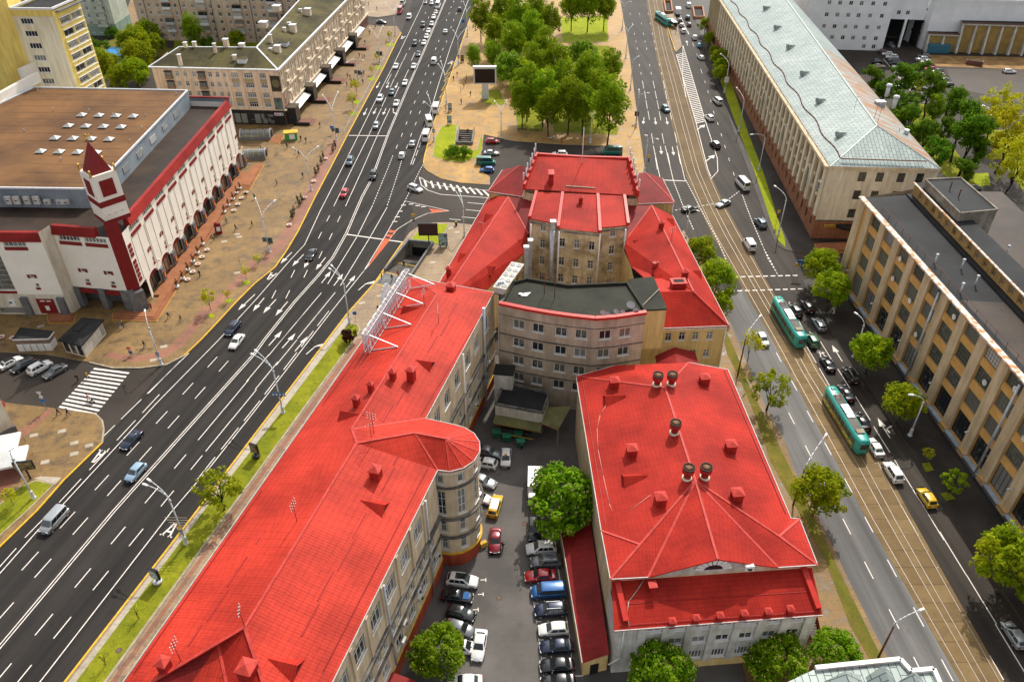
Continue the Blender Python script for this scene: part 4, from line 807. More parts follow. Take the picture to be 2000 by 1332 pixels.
for A,B,ws in ((P2(k0),P2(k1a),[(2.9,z,1.15,2.0) for z in (15.6,11.5,7.4,3.3)]),((k1a.x,k1a.y),(k1.x,k1.y),[]),(P2(k1),P2(k2),[(s,z,1.2,2.0) for s in (.95,4.0,7.1) for z in (13.5,9.0,4.9,1.6)]),(P2(k2),P2(k2a),[]),(P2(k2a),P2(k3),[(2.9,z,1.15,2.0) for z in (15.6,11.4,7.4,3.2)])):
 wall_with_windows(OLD,A,B,0,TZ-.25,[(*w,dict(nv=2,nh=2,glass=_wr.choice(['glass','glass','glass_soot']))) for w in ws],mats,.25)
 if dist(A,B)>3:ledge(OLD,A,B,TZ-.7,.35,.35,'old_grey','cornice')
mb=MB()
for A,B in ((P2(N0),P2(S0)),(P2(S0),P2(m0)),(P2(m0),P2(k0)),(P2(k3),P2(m1)),(P2(m1),P2(S1)),(P2(S1),P2(N1)),(P2(N1),P2(N0))):facade(mb,A,B,0,TZ+.6)
mb.build('wall',M['old_wall'],OLD)
for (u,v),(u2_,v2_) in (((1092,452),(1083,550)),((1172,456),(1165,552)),((1037,437),(1038,470)),((1222,447),(1216,500))):t_=g3(u,v,TZ-.3);pipe(OLD,[t_+Vector((0,-.25,0)),t_+Vector((0,-.25,-16)) if v>450 else t_+Vector((0,-.25,-6))],.14)
for u,v in ((1036,470),(1028,483)):t_=g3(u,v,14.5);mb=MB();mb.box((0,0,-14),(.8,.8,14));mb.box((0,0,0),(1.1,1.1,.25),1);put('flue',mb.mesh('flue',[M['steel'],M['steel_w']]),OLD,t_)
pipe(OLD,[g3(1079,450,TZ-.5)+Vector((0,-.4,0)),g3(1079,450,TZ-.5)+Vector((0,-.4,-16))],.5,'steel','duct')
for corners,apx,nm in (((g3(952.9,374.5,14.5),g3(1020,385,14.5),g3(1034,338,14.5),g3(981,332,14.5)),(g3(1013.8,324,17.6),g3(1028,326,17.6)),'W'),((g3(1246.8,399,14.5),g3(1317.6,396,14.5),g3(1293.6,348,14.5),g3(1240,345,14.5)),(g3(1243.5,338.6,17.6),g3(1261,337.5,17.6)),'E')):
 c=corners;q=apx;f=[[c[0],c[1],q[1],q[0]],[c[1],c[2],q[1]],[c[2],c[3],q[0],q[1]],[c[3],c[0],q[0]]]
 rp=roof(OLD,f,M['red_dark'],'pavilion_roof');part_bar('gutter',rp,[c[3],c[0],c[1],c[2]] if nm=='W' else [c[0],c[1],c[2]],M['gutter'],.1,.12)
 part_bar('ridge_cap',rp,[q[0],c[0]] if nm=='W' else [q[1],c[1]],M['red_cap'],.25,.12)
 mb=MB();cc=[P2(x) for x in c];m_=(sum(x[0] for x in cc)/4,sum(x[1] for x in cc)/4);cc=[lerp(x,m_,.06) for x in cc];mb.prism(cc,0,14.35);mb.build('wall',M['yellow_wall'],OLD)
 k=cc[0] if nm=='W' else cc[1];pipe(OLD,[(k[0],k[1]-.2,14.3),(k[0],k[1]-.2,10)],.13)
 # ================================================================ HALL WITH RED HIPPED ROOF
HALL=thing('assembly_hall','broad hall with red hipped roof, ventilation cowls and pale ribbed front','building')
HZ,HR=13.0,16.2
w_n,w_s,j1,c_sw,c_se,j2,e_s,e_n=[g3(u,v,HZ) for u,v in ((1125,735),(1170,1035),(1174,1036),(1192,1131),(1597,1103),(1562,1013),(1545,1012),(1422,722))]
nl,nr=g3(1200,714,HZ),g3(1345,708,HZ);rA,rB=g3(1299,757,HR),g3(1358,938,HR)
ped=g3(1402,1092,HR-.8);pl_,pr_=g3(1266,1127,HZ),g3(1520,1108,HZ);vl,vr=onplane(1250,1063,(w_n,rA,rB)),onplane(1522,1047,(e_n,e_s,rB))
bl,br_=g3(1193,1035,HZ+.05),g3(1545,1012,HZ+.05)
hr=roof(HALL,[[w_n,nl,rA],[nl,nr,rA],[nr,e_n,rA],[w_n,rA,rB,vl,j1],[e_n,e_s,vr,rB,rA]],M['red_roof'],'roof')
hr2=roof(HALL,[[vl,j1,c_sw],[vr,c_se,j2],[vl,c_sw,pl_,rB],[vr,rB,pr_,c_se],[e_s,j2,vr]],M['red_roof'],'hip_roof');hr3=roof(HALL,[[rB,pl_,ped],[rB,ped,pr_]],M['red_roof'],'pediment_roof')
for q in ([w_n,rA],[rA,rB],[nr,rA],[rB,pl_],[rB,pr_],[rB,ped],[vl,c_sw],[vr,c_se],[vl,j1],[vr,j2],[rB,vl],[rB,vr]):part_bar('ridge_cap',hr,q,M['red_cap'],.3,.14)
part_bar('gutter',hr,[nl,w_n,j1,c_sw,pl_],M['gutter'],.1,.12);part_bar('gutter',hr,[nr,e_n,e_s,j2,c_se,pr_],M['gutter'],.1,.12)
WPl,EPl=(w_n,rA,rB),(e_n,e_s,rB)
for u,v,pl in ((1199,753,WPl),(1233,886,WPl),(1289,981,WPl),(1375,747,EPl),(1426,878,EPl),(1438,973,EPl)):chimney(hr,onplane(u,v,pl),1.35,1.2,R(5))
cw=MB();cw.lathe((0,0,-.4),[(.72,0),(.72,.55),(.5,.6)],16,1);cw.lathe((0,0,0),[(.52,-.2),(.52,.9),(.8,1.1),(.84,1.82)],18,0);cw.lathe((0,0,2.0),[(.86,-.1),(.86,.06),(.74,.06),(.72,-.1)],18,2);cw.lathe((0,0,1.92),[(.72,0),(.0,.05)],18,3)
cwm=cw.mesh('ventilation_cowl',[M['red_chim'],M['cream'],plain('brown rim',(.06,.03,.02),.6),plain('rusty cap',(.2,.1,.05),.7,var=.3)])
for u,v,pl in ((1283,751,WPl),(1311,750,EPl),(1317,845,WPl),(1342,933,WPl),(1376,932,EPl)):put('ventilation_cowl',cwm,hr,onplane(u,v,pl),_wr.random()*3)
for u,v in ((1184,783),(1220,940)):o,lv=dormer(hr,onplane(u,v,WPl)+Vector((0,0,.1)),R(185),2.2,1.4,3.2);put('louvre',lv.mesh('louvre',[M['dark']]),o)
cbl=[(1184,792),(1172,812),(1166,838),(1168,880),(1178,930),(1190,985),(1196,1000)];mb=MB();mb.path([onplane(u,v,WPl)+Vector((0,0,.12)) for u,v in cbl],.055,5);mb.path([onplane(1270,968,WPl)+Vector((0,0,.1)),onplane(1228,999,WPl)+Vector((0,0,.1))],.05,5);mb.build('roof_cable',plain('pink cable',(.6,.25,.2),.6),hr)
for pts,mt in (([(1136,735),(1183,1025)],'red_seam'),([(1414,722),(1535,1004)],'red_seam')):
 pl=WPl if pts[0][0]<1300 else EPl;seam(hr,onplane(*pts[0],pl),onplane(*pts[1],pl),.1,mt,'snow_guard',.12)
 # pediment wall with its half-round window
mb=MB();mb.poly([pl_+Vector((0,.5,-.6)),pr_+Vector((0,.5,-.6)),pr_+Vector((0,.5,-.1)),ped+Vector((0,.5,-.1)),pl_+Vector((0,.5,-.1))]);mb.build('pediment_wall',M['white_dirty'],HALL)
pc=(pl_+pr_)/2+Vector((0,.33,.1));mb=MB();ar=R(4.6)
for k in range(9):
 t0,t1=math.pi*k/9+.04,math.pi*(k+1)/9-.04;q=[(math.cos(t)*r_*1.25,-.06,math.sin(t)*r_) for r_,t in ((1.0,t0),(1.9,t0),(1.9,t1),(1.0,t1))];q2=[(x,y+.12,z) for x,y,z in q];mb.poly(q[::-1]);mb.poly(q2)
 for i in range(4):j=(i+1)%4;mb.poly([q[i],q[j],q2[j],q2[i]])
put('fanlight_surround',mb.mesh('fanlight_surround',[M['white']]),HALL,pc,ar);mb=MB();mb.poly([(math.cos(math.pi*k/10)*1.2,.02,math.sin(math.pi*k/10)*.95) for k in range(11)]);put('pane',mb.mesh('pane',[M['glass']]),HALL,pc,ar)
mb=MB();mb.box((0,0,0),(1.1,.45,.85));mb.lathe((0,-.24,.42),[(.33,0),(.33,.02)],12,1);put('air_conditioner',mb.mesh('air_conditioner',[M['white'],M['dark']]),HALL,g3(1462,1112,HZ+.2),ar)
mb=MB();hp=[P2(x) for x in (w_n,nl,nr,e_n,e_s,j2,c_se,c_sw,j1)];cx=(sum(p[0] for p in hp)/9,sum(p[1] for p in hp)/9);hp=ccw([lerp(p,cx,.025) for p in hp]);mb.prism(hp,0,HZ-.2);mb.build('wall',M['ochre_wall'],HALL)
# lower front block of the hall
AZ=10.0
f0,f1=g3(1200,1232,AZ),g3(1607,1201,AZ);b0,b1=Vector((c_sw.x+.3,c_sw.y+1.0,12.1)),Vector((c_se.x-.3,c_se.y+1.0,12.1));b0.z=b1.z=12.0
hr4=roof(HALL,[[f0,f1,b1,b0]],M['red_roof'],'front_roof');part_bar('gutter',hr4,[f0,f1],M['gutter'],.1,.12)
FPl=(f0,f1,b0)
for u,v in ((1312,1218),(1359,1212),(1405,1207),(1452,1203),(1499,1199),(1542,1194)):chimney(hr4,onplane(u,v,FPl)+Vector((0,0,.1)),.62,.55,R(5),pyramid=.3)
chimney(hr4,onplane(1273,1152,FPl),.75,1.1,R(5),pyramid=.1)
for (a,b) in (((1204,1132),(1222,1215)),((1568,1110),(1598,1190))):part_bar('roof_rib',hr4,[onplane(*a,FPl)+Vector((0,0,.2)),onplane(*b,FPl)+Vector((0,0,.25))],M['red_flat'],.7,.5)
mb=MB();cb2=[(1258,1132),(1245,1152),(1228,1175),(1224,1200),(1229,1224)];mb.path([onplane(u,v,FPl)+Vector((0,0,.1)) for u,v in cb2],.05,5);mb.build('roof_cable',M['reveal'],hr4)
seam(hr4,onplane(1215,1180,FPl),onplane(1585,1155,FPl),.06);seam(hr4,onplane(1210,1222,FPl),onplane(1600,1194,FPl),.06,'red_seam','snow_guard',.12)
A,B=(f0.x+.35,f0.y+.45),(f1.x-.35,f1.y+.45);wins=[]
for s in (5.0,8.0,11.0,14.0,17.0,20.0,23.0):wins+=[(s-.3,8.9,1.75,.9,dict(nv=2,nh=1,t=.1)),(s-.3,6.0,1.75,1.35,dict(nv=2,nh=1,t=.1)),(s-.3,2.7,1.7,1.7,dict(nv=4,nh=1,t=.09,glass='glass_soot'))]
wall_with_windows(HALL,A,B,0,AZ-.1,wins,[M['white_dirty'],M['white']],.22)
for s in [3.2+3.0*k for k in range(8)]:mb=MB();mb.box(along(A,B,s,1.6,.15),(1.0,.3,AZ-1.7),0,ang(A,B));mb.build('pilaster',M['white_dirty'],HALL)
mb=MB();mb.box(along(A,B,dist(A,B)/2+1.5,0,.06),(dist(A,B)-4,.14,1.55),0,ang(A,B));mb.build('plinth',M['yellow_wall'],HALL)
pipe(HALL,[along(A,B,.9,9.8,.15),along(A,B,.9,3.6,.15),along(A,B,-.5,2.2,.15)],.1);mb=MB();facade(mb,(b0.x,b0.y),A,0,AZ-.1);facade(mb,B,(b1.x,b1.y),0,AZ-.1);mb.build('wall',M['white_dirty'],HALL)
mb=MB();lp=along(A,B,15.3,5.2,.1);mb.tube(lp,lp+Vector((.1,-.9,.2)),.05);mb.box(lp+Vector((.1,-1.0,.1)),(.3,.5,.2));mb.build('wall_lamp',M['steel'],HALL)
# low red shed along the hall
SHED=thing('side_shed','low lean-to with dark red metal roof along the west side of the hall','shed')
sz=3.5;h0,h1=g3(1092,1020,sz),g3(1137,1294,sz);h2,h3=g3(1203,1282,4.3),Vector((11.6,76.0,4.6));h3=g3(1176,1040,5.0);h2=Vector((12.2,h1.y+.8,4.4));h3=Vector((11.5,h0.y,4.6))
sr=roof(SHED,[[h0,h1,h2,h3]],M['red_dark'],'roof');part_bar('gutter',sr,[h0,h1],M['gutter'],.1,.12)
mb=MB();q=[(h0.x+.2,h0.y),(h1.x+.2,h1.y+.3),(h2.x,h2.y+.3),(h3.x,h3.y)];mb.prism(q,0,3.3);mb.build('wall',M['yellow_wall'],SHED);mb=MB();c=lerp((h1.x,h1.y),(h2.x,h2.y),.5);mb.box((c[0],c[1]+.22,0),(1.1,.12,2.1),0,ang(h1,h2));mb.build('door',M['dark'],SHED)
# loading dock in the courtyard
DOCK=thing('loading_dock','white flat-roofed loading dock with mossy awnings at the back of the courtyard','building')
dz=6.2;D=gl([(967,788),(1060,805),(1072,768),(985,745)],dz);mb=MB();mb.prism(D,3.3,dz-.25,0,1);mb.prism([lerp(q,D[(i+1)%4],.15) for i,q in enumerate(D)],0,3.3,2,2);mb.build('wall',[M['white_dirty'],M['felt'],M['ledge']],DOCK)
part_bar('parapet',DOCK,[Vector((*q,dz-.1)) for q in D+D[:1]],M['ledge'],.4,.35)
for k in (0,1):
 c=lerp(D[0],D[1],.28+.36*k);mb=MB();mb.box((c[0],c[1]-.1,.9),(2.4,.2,2.2),0,ang(D[0],D[1]));mb.build('dock_door',M['dark'],DOCK)
nd=Vector((D[1][1]-D[0][1],D[0][0]-D[1][0],0)).normalized();mb=MB();a,b=Vector((*D[0],3.7)),Vector((*D[1],3.7));mb.poly([a,b,b+nd*1.6-Vector((0,0,.5)),a+nd*1.6-Vector((0,0,.5))][::-1]);mb.poly([a-Vector((0,0,.08)),b-Vector((0,0,.08)),b+nd*1.6-Vector((0,0,.58)),a+nd*1.6-Vector((0,0,.58))]);M['moss']=stained('mossy sheet',(0.24,0.22,0.09),(0.14,0.14,0.06),.9,.4,streak=False);mb.build('awning',M['moss'],DOCK)
q=[g3(1060,790,4.2),g3(1092,792,3.9),g3(1106,836,3.6),g3(1062,832,3.7)];q=[g3(1068,795,4.4),g3(1116,793,4.0),g3(1090,840,3.6),g3(1054,826,3.9)];roof(DOCK,[q],M['moss'],'awning',.1);part_bar('awning_post',DOCK,[q[2],Vector((q[2].x,q[2].y,0))],M['steel'],.12,.12)
part_bar('gas_pipe',DOCK,[Vector((*D[0],2.0))+nd*.5,Vector((*D[1],2.0))+nd*.5],M['kerb_yellow'],.1,.1);part_bar('guard_rail',DOCK,[Vector((*lerp(D[0],D[1],.15),1.0))+nd*1.5,Vector((*lerp(D[0],D[1],.85),1.0))+nd*1.5],M['kerb_yellow'],.1,.1)
c=g(985,730,8.5);mb=MB();mb.box((c[0],c[1],3),(3.2,2.4,6.2),0,R(-8));mb.box((c[0],c[1],9.2),(3.5,2.7,.3),1,R(-8));mb.build('lift_housing',[M['white_dirty'],M['felt']],DOCK)
# ================================================================ DEPARTMENT STORE (white and crimson)
M['store_white']=stained('store white',(0.88,0.83,0.75),(0.8,0.74,0.64),0.75,0.2,streak=False);M['crimson']=plain('crimson paint',(0.21,0.014,0.014),0.55,var=0.12);M['crimson_sheet']=roofmat('crimson sheet',(0.30,0.026,0.022),(0.25,0.021,0.018),(50,0.5),0.55,0.8)
M['brown_felt']=stained('brown roofing felt',(0.20,0.098,0.036),(0.095,0.047,0.022),0.85,0.06,0.36,0.62,streak=False);M['brown_dark']=stained('wet brown felt',(0.06,0.037,0.023),(0.024,0.016,0.012),0.6,0.12,streak=False)
M['grey_clad']=roofmat('blue grey cladding',(0.26,0.30,0.33),(0.22,0.26,0.29),(60,0.8),0.6,0.8);M['granite']=stained('grey granite',(0.20,0.20,0.195),(0.12,0.12,0.12),0.6,0.7,streak=False);M['terracotta']=stained('terracotta steps',(0.36,0.14,0.06),(0.26,0.1,0.045),0.75,0.5,streak=False)
M['shop_glass']=glassmat('shop window',(0.05,0.045,0.04),(0.32,0.2,0.13),0.12);M['gold']=plain('gilding',(0.7,0.42,0.08),0.3,0.8);M['cream_wall']=stained('cream panel',(0.74,0.68,0.56),(0.6,0.54,0.43),.8,.3)
ST=thing('department_store','white department store with crimson trim, brown flat roof and corner turret','building')
A,B=(-77.9,138.0),(-76.3,207.9);SZ=17.9;s0=4.4
wins=[]
for k in range(10):wins.append((s0+.9+6.78*k,16.9,4.6,1.25,dict(nv=5,nh=1,t=.1,sill=False,glass='glass_soot')))
for k in range(10):wins+=[(s0+3.6+6.78*k,9.6,.75,1.0,dict(nv=1,nh=1,sill=False)),(s0+4.0+6.78*k,6.9,.65,1.1,dict(nv=1,nh=1,sill=False))]
wall_with_windows(ST,A,B,5.2,SZ,wins,[M['store_white'],M['cream']],.3)
for k in range(10):
 mb=MB();mb.box(along(A,B,s0+.9+6.78*k,15.35,.08),(4.7,.16,.75),0,ang(A,B));mb.build('sill_band',M['crimson'],ST)
 for ds,z,w,h in ((3.6-.62,9.15,.4,.8),(3.6+.62,9.15,.4,.8),(4.0,5.75,.7,.55)):mb=MB();mb.box(along(A,B,s0+ds+6.78*k,z,.05),(w,.12,h),0,ang(A,B));mb.build('red_tile',M['crimson'],ST)
 for ds in (-1.8,1.2,4.4):mb=MB();mb.box(along(A,B,s0+ds+6.78*k,5.6,.03),(.07,.08,9.5),0,ang(A,B));mb.build('wall_joint',M['reveal'],ST)
 # arcade bay: pier, arch, crimson tympanum, shop window
 c=s0+2.2+6.78*k;mb=MB();W2_=2.45;n=8;pts=[(math.cos(math.pi*i/n)*W2_,3.7+math.sin(math.pi*i/n)*1.45) for i in range(n+1)]
 for i in range(n):(xa,za),(xb,zb)=pts[i],pts[i+1];mb.poly([along(A,B,c+xb,zb),along(A,B,c+xa,za),along(A,B,c+xa,5.2),along(A,B,c+xb,5.2)],0);mb.poly([along(A,B,c+xa,za),along(A,B,c+xb,zb),along(A,B,c+xb,zb,-.9),along(A,B,c+xa,za,-.9)],0)
 for x0,x1 in ((-3.39,-W2_),(W2_,3.39)):mb.poly([along(A,B,c+x0,0,.0),along(A,B,c+x1,0,0),along(A,B,c+x1,5.2),along(A,B,c+x0,5.2)],1 if False else 0)
 mb.build('arch',M['store_white'],ST)
 mb=MB();mb.poly([along(A,B,c+x,z,-.45) for x,z in pts]);mb.build('tympanum',M['crimson'],ST)
 mb=MB();mb.poly([along(A,B,c+x,z,-.6) for x,z in ((-W2_,.6),(W2_,.6),(W2_,3.7),(-W2_,3.7))]);o=mb.build('shop_window',M['shop_glass'],ST)
 mb=MB()
 for x in (-1.6,0,1.6):mb.box(along(A,B,c+x,.6,-.55),(.1,.1,3.2),0,ang(A,B))
 mb.build('frame',M['dark'],o)
 mb=MB();mb.box(along(A,B,c+3.39,0.3,.15),(1.6,.8,3.5),0,ang(A,B),.96);mb.build('pier',M['granite'],ST)
 mb=MB();mb.box(along(A,B,c+3.39,1.2,.62),(.75,.12,1.6),0,ang(A,B));mb.box(along(A,B,c+3.39,1.5,.69),(.5,.03,.35),1,ang(A,B));mb.box(along(A,B,c+3.39,2.1,.69),(.4,.03,.3),1,ang(A,B));mb.build('poster',[plain('poster red',(.45,.03,.025),.5),M['line_yel']],ST)
 mb=MB();mb.lathe(along(A,B,c+3.39,5.6,.3),[(.05,-.2),(.22,0),(.22,.3),(.08,.4)],8);mb.build('globe_lamp',M['white'],ST)
mb=MB();mb.box(along(A,B,35,0,1.5),(62,3.0,.55),0,ang(A,B));mb.box(along(A,B,35,0,3.3),(62,.7,.28),0,ang(A,B));mb.build('terrace',M['terracotta'],ST)
# south fronts
C0,C1=(-91.8,138.1),(-79.9,136.3);L=dist(C0,C1)
wins=[(L*.27,16.9,4.6,1.1,dict(nv=6,sill=False,t=.12)),(L*.74,16.9,4.6,1.1,dict(nv=6,sill=False,t=.12))]+[(L*f,z,.95,.85,dict(nv=1,sill=False)) for f,z in ((.30,9.5),(.77,9.4),(.31,7.0),(.78,6.9))]
wall_with_windows(ST,C0,C1,5.2,SZ,wins,[M['store_white'],M['cream']],.25)
for f in (.27,.74):mb=MB();mb.box(along(C0,C1,L*f,15.5,.08),(4.8,.16,.75),0,ang(C0,C1));mb.build('sill_band',M['crimson'],ST)
for f,z in ((.30,9.1),(.77,9.0)):
 for q in (-.75,.75):mb=MB();mb.box(along(C0,C1,L*f+q,z,.05),(.5,.12,.85),0,ang(C0,C1));mb.build('red_tile',M['crimson'],ST)
for f,z in ((.31,6.0),(.78,5.9)):mb=MB();mb.box(along(C0,C1,L*f,z,.05),(1.0,.12,.55),0,ang(C0,C1));mb.build('red_tile',M['crimson'],ST)
for f in (.27,.74):
 mb=MB();pts=[(-2.6,4.3)]+[(-2.6+5.2*i/8,4.3+math.sin(math.pi*i/8)*.9) for i in range(1,8)]+[(2.6,4.3)];mb.poly([along(C0,C1,L*f+x,z,.06) for x,z in reversed(pts)]);mb.poly([along(C0,C1,L*f+x,z,.06) for x,z in ((-2.6,4.3),(-2.6,3.9),(2.6,3.9),(2.6,4.3))]);mb.build('tympanum',M['crimson'],ST)
for f,w in ((.02,1.8),(.51,1.3),(.97,2.2)):mb=MB();mb.box(along(C0,C1,L*f,0.4,-.3),(w,1.4,4.9),0,ang(C0,C1));mb.build('pier',M['granite'],ST)
mb=MB();facade(mb,(C0[0],C0[1]+3.2),(C1[0],C1[1]+3.2),0,5.3);mb.poly([(*C0,5.15),(*C1,5.15),(C1[0],C1[1]+3.2,5.15),(C0[0],C0[1]+3.2,5.15)]);mb.build('porch_wall',M['granite'],ST)
D0,D1=(-128.0,135.5),(-92.6,135.1);L=dist(D0,D1);big=[(L-12.1,11.4,5.2,10.4,dict(nv=2,nh=9,t=.09,sill=False,fm='steel',glass='glass_soot',depth=.3)),(L-20.2,11.4,5.2,10.4,dict(nv=2,nh=9,t=.09,sill=False,fm='steel',glass='glass_soot'))]
big[0][4].pop('depth')
wins=big+[(L-5.6,17.0,4.4,1.1,dict(nv=5,sill=False)),(L-4.9,9.6,.9,.9,dict(nv=1,sill=False)),(L-4.6,7.4,.7,.9,dict(nv=1,sill=False))]
wall_with_windows(ST,D0,D1,5.2,SZ,wins,[M['store_white'],M['cream']],.3)
for s,z,w,h in ((L-5.6,15.7,4.6,.7),(L-12.1,5.4,5.3,.6),(L-20.2,5.4,5.3,.6),(L-5.6,9.2,.45,.8),(L-4.2,9.2,.45,.8),(L-4.6,6.4,.9,.5)):mb=MB();mb.box(along(D0,D1,s,z,.06),(w,.14,h),0,ang(D0,D1));mb.build('red_tile',M['crimson'],ST)
mb=MB();facade(mb,D0,D1,0,5.2);facade(mb,D1,C0,0,SZ+1.8);mb.build('wall',M['cream_wall'],ST)
for k in range(4):mb=MB();mb.box(along(D0,D1,L-.9-7.6*k,0,.2),(1.5,.9,4.6),0,ang(D0,D1),.95);mb.build('pier',M['granite'],ST)
mb=MB();mb.box(along(D0,D1,L-4.4,.5,.06),(3.6,.14,3.6),0,ang(D0,D1));mb.box(along(D0,D1,L-4.4,1.3,.15),(.8,.04,1.1),1,ang(D0,D1));mb.box(along(D0,D1,L-4.9,3.5,.15),(1.0,.04,.25),1,ang(D0,D1));mb.box(along(D0,D1,L-3.6,3.5,.15),(.9,.04,.25),1,ang(D0,D1));mb.build('red_door_panel',[M['crimson'],M['white']],ST)
M['shop_blue']=plain('shop blue',(.05,.12,.3),.5)
for k in (1,2):mb=MB();mb.box(along(D0,D1,L-4.4-7.6*k,.6,.06),(5.4,.12,1.3),0,ang(D0,D1));mb.box(along(D0,D1,L-3.8-7.6*k,2.3,.06),(1.2,.1,1.5),1,ang(D0,D1));mb.box(along(D0,D1,L-4.1-7.6*k,2.9,.12),(.6,.04,.5),2,ang(D0,D1));mb.build('shop_sign',[M['glass'],M['white'],M['shop_blue']],ST)
# corner: crimson shaft on a chamfer, box turret, spire
K0,K1_=C1,A;mb=MB();facade(mb,K0,K1_,4.6,21.0);mb.build('corner_shaft',M['crimson'],ST);mb=MB();kc=lerp(K0,K1_,.5);mb.box((kc[0]-.3,kc[1]+.3,0),(3.2,3.0,4.7),0,R(45),.95);mb.build('corner_pier',M['granite'],ST)
for j in range(8):mb=MB();mb.box(along(A,B,1.1,14.0-j*1.05-(.6 if j>2 else 0),.06),(1.3,.14,.8),0,ang(A,B));mb.build('red_tile',M['crimson'],ST)
tw=Vector((-80.5,138.3,0));ta=R(47);ux,uy=Vector((math.cos(ta),math.sin(ta),0)),Vector((-math.sin(ta),math.cos(ta),0));tc=tw+ux*2.5+uy*2.6;TS=thing('corner_turret','','');bpy.data.objects.remove(TS)
mb=MB();mb.box((tc.x,tc.y,20.4),(5.0,5.2,9.3),0,ta);mb.build('turret',M['store_white'],ST,kind=None);TU=bpy.data.objects['turret']
mb=MB();mb.box((tc.x,tc.y,23.2),(5.14,5.34,1.2),0,ta);mb.build('band',M['crimson'],TU);mb=MB();mb.box((tc.x,tc.y,19.6),(5.06,5.26,.8),0,ta,1.0);mb.build('band',M['crimson'],TU)
for q,r_ in ((tw+ux*2.5-uy*.03,ta),(tw+uy*2.6-ux*.03,ta+R(90))):mb=MB();mb.box((q.x,q.y,25.2),(2.7,.1,3.3),0,r_);mb.build('red_panel',M['crimson'],TU)
mb=MB();q4=[tc+ux*a*2.0+uy*b*2.0+Vector((0,0,29.7)) for a,b in ((-1,-1),(1,-1),(1,1),(-1,1))];ap_=tc+Vector((0,0,35.6))
for i in range(4):mb.poly([q4[i],q4[(i+1)%4],ap_])
sp=mb.build('spire',M['crimson'],TU);mb=MB();mb.lathe(ap_,[(.1,-.3),(.14,.1),(.3,.35),(.14,.6),(.08,1.0),(.22,1.2),(.02,1.5)],8);mb.tube(ap_+Vector((-.7,0,1.0)),ap_+Vector((.7,0,1.3)),.09);mb.build('gilded_finial',M['gold'],sp)
for a,b in ((-1,-1),(1,-1),(1,1),(-1,1)):q=tc+ux*a*2.35+uy*b*2.45+Vector((0,0,29.7));mb=MB();mb.lathe(q,[(.3,0),(.2,.3),(.14,.7),(.26,.95),(.26,1.15),(.05,1.4)],8);mb.build('gilded_finial',M['gold'],TU)
for j in range(3):mb=MB();q=tw+ux*(1.2+1.3*j)+Vector((0,0,21.6));mb.lathe(q-uy*.1,[(.18,-.1),(.2,.1)],8);mb.build('globe_lamp',M['steel_w'],TU)
# roofs
low=[A,B,(-140,213),(-140,136),D0,D1,C0,C1];mb=MB();mb.poly([(*p,17.6) for p in ccw(low)]);mb.build('lower_roof',M['brown_dark'],ST)
blk=gl([(66,172),(366,178),(223,327),(165,370),(-60,367),(-180,290)],22);mb=MB();mb.prism(blk,17.5,22.0,1,0);UB=mb.build('upper_roof_block',[M['brown_felt'],M['grey_clad']],ST)
for k in range(13):y_=153+k*4.4;part_bar('felt_seam',UB,[Vector((-106 if y_<175 else -128,y_,22.0)),Vector((-88.2,y_-.8,22.0))],M['brown_dark'],.1,.03)
part_bar('parapet',UB,[Vector((*p,22.1)) for p in (blk[-1],blk[0],blk[1],blk[2],blk[3],blk[4])],M['steel_w'],.4,.35)
for k in range(5):t=.10+k*.17;c=lerp(blk[2],blk[1],t);mb=MB();mb.box((c[0]+.06,c[1],18.9),(3.4,.14,1.5),0,ang(blk[2],blk[1]));mb.build('strip_window',M['glass_pale'],UB)
sky_m=MB();sky_m.box((0,0,0),(2.2,2.2,.35),1);b4=[(-1.25,-1.25,.35),(1.25,-1.25,.35),(1.25,1.25,.35),(-1.25,1.25,.35)]
for i in range(4):sky_m.poly([b4[i],b4[(i+1)%4],(0,0,1.15)],0)
skm=sky_m.mesh('skylight',[plain('dull skylight',(.42,.42,.4),.4),M['dark']])
for u0,v0,n in ((160,227,4),(134,248,4),(108,272,4),(80,298,4)):
 for i in range(n):put('skylight',skm,UB,g3(u0+i*(33.5+(v0-227)*.035),v0+i*.8,22.0),R(-3),scale=.82)
for u,v in ((48,258),(175,219),(222,227),(278,253),(105,217),(255,278),(120,314),(285,228),(345,186),(75,180)):mb=MB();mb.tube((0,0,0),(0,0,.6),.1);mb.lathe((0,0,.6),[(.2,0),(.05,.2)],8);put('roof_vent',mb.mesh('roof_vent',[M['steel']]),UB,g3(u,v,22))
for i,u in enumerate((28,44,64,82,102,126,138)):mb=MB();mb.box((0,0,0),(1.3,.6,1.7 if i<4 else 1.0));mb.lathe((0,-.31,.9 if i<4 else .5),[(.36,0),(.36,.02)],12,1);q=g3(u,385,19.4);put('air_conditioner',mb.mesh('air_conditioner',[M['white_dirty'],M['dark']]),UB,(q.x,blk[3][1]-.5,18.9),0)
def mansard(P,name='parapet_roof'):
 """sheet-metal sloping parapet along the eaves, sloping inwards"""
 mb=MB()
 for a,b in zip(P,P[1:]):
  L=dist(a,b);nx,ny=(b[1]-a[1])/L,(a[0]-b[0])/L;q=[(a[0]+nx*.35,a[1]+ny*.35,17.7),(b[0]+nx*.35,b[1]+ny*.35,17.7),(b[0]-nx*.25,b[1]-ny*.25,19.5),(a[0]-nx*.25,a[1]-ny*.25,19.5)]
  mb.poly(q);r_=[(a[0]-nx*1.0,a[1]-ny*1.0,19.55),(b[0]-nx*1.0,b[1]-ny*1.0,19.55)];mb.poly([q[3],q[2],r_[1],r_[0]]);mb.poly([r_[0],r_[1],(*r_[1][:2],17.6),(*r_[0][:2],17.6)]);mb.poly([q[0],q[3],r_[0],(*r_[0][:2],17.6)]);mb.poly([q[2],q[1],(*r_[1][:2],17.6),r_[1]])
 return mb.build(name,M['crimson_sheet'],ST)
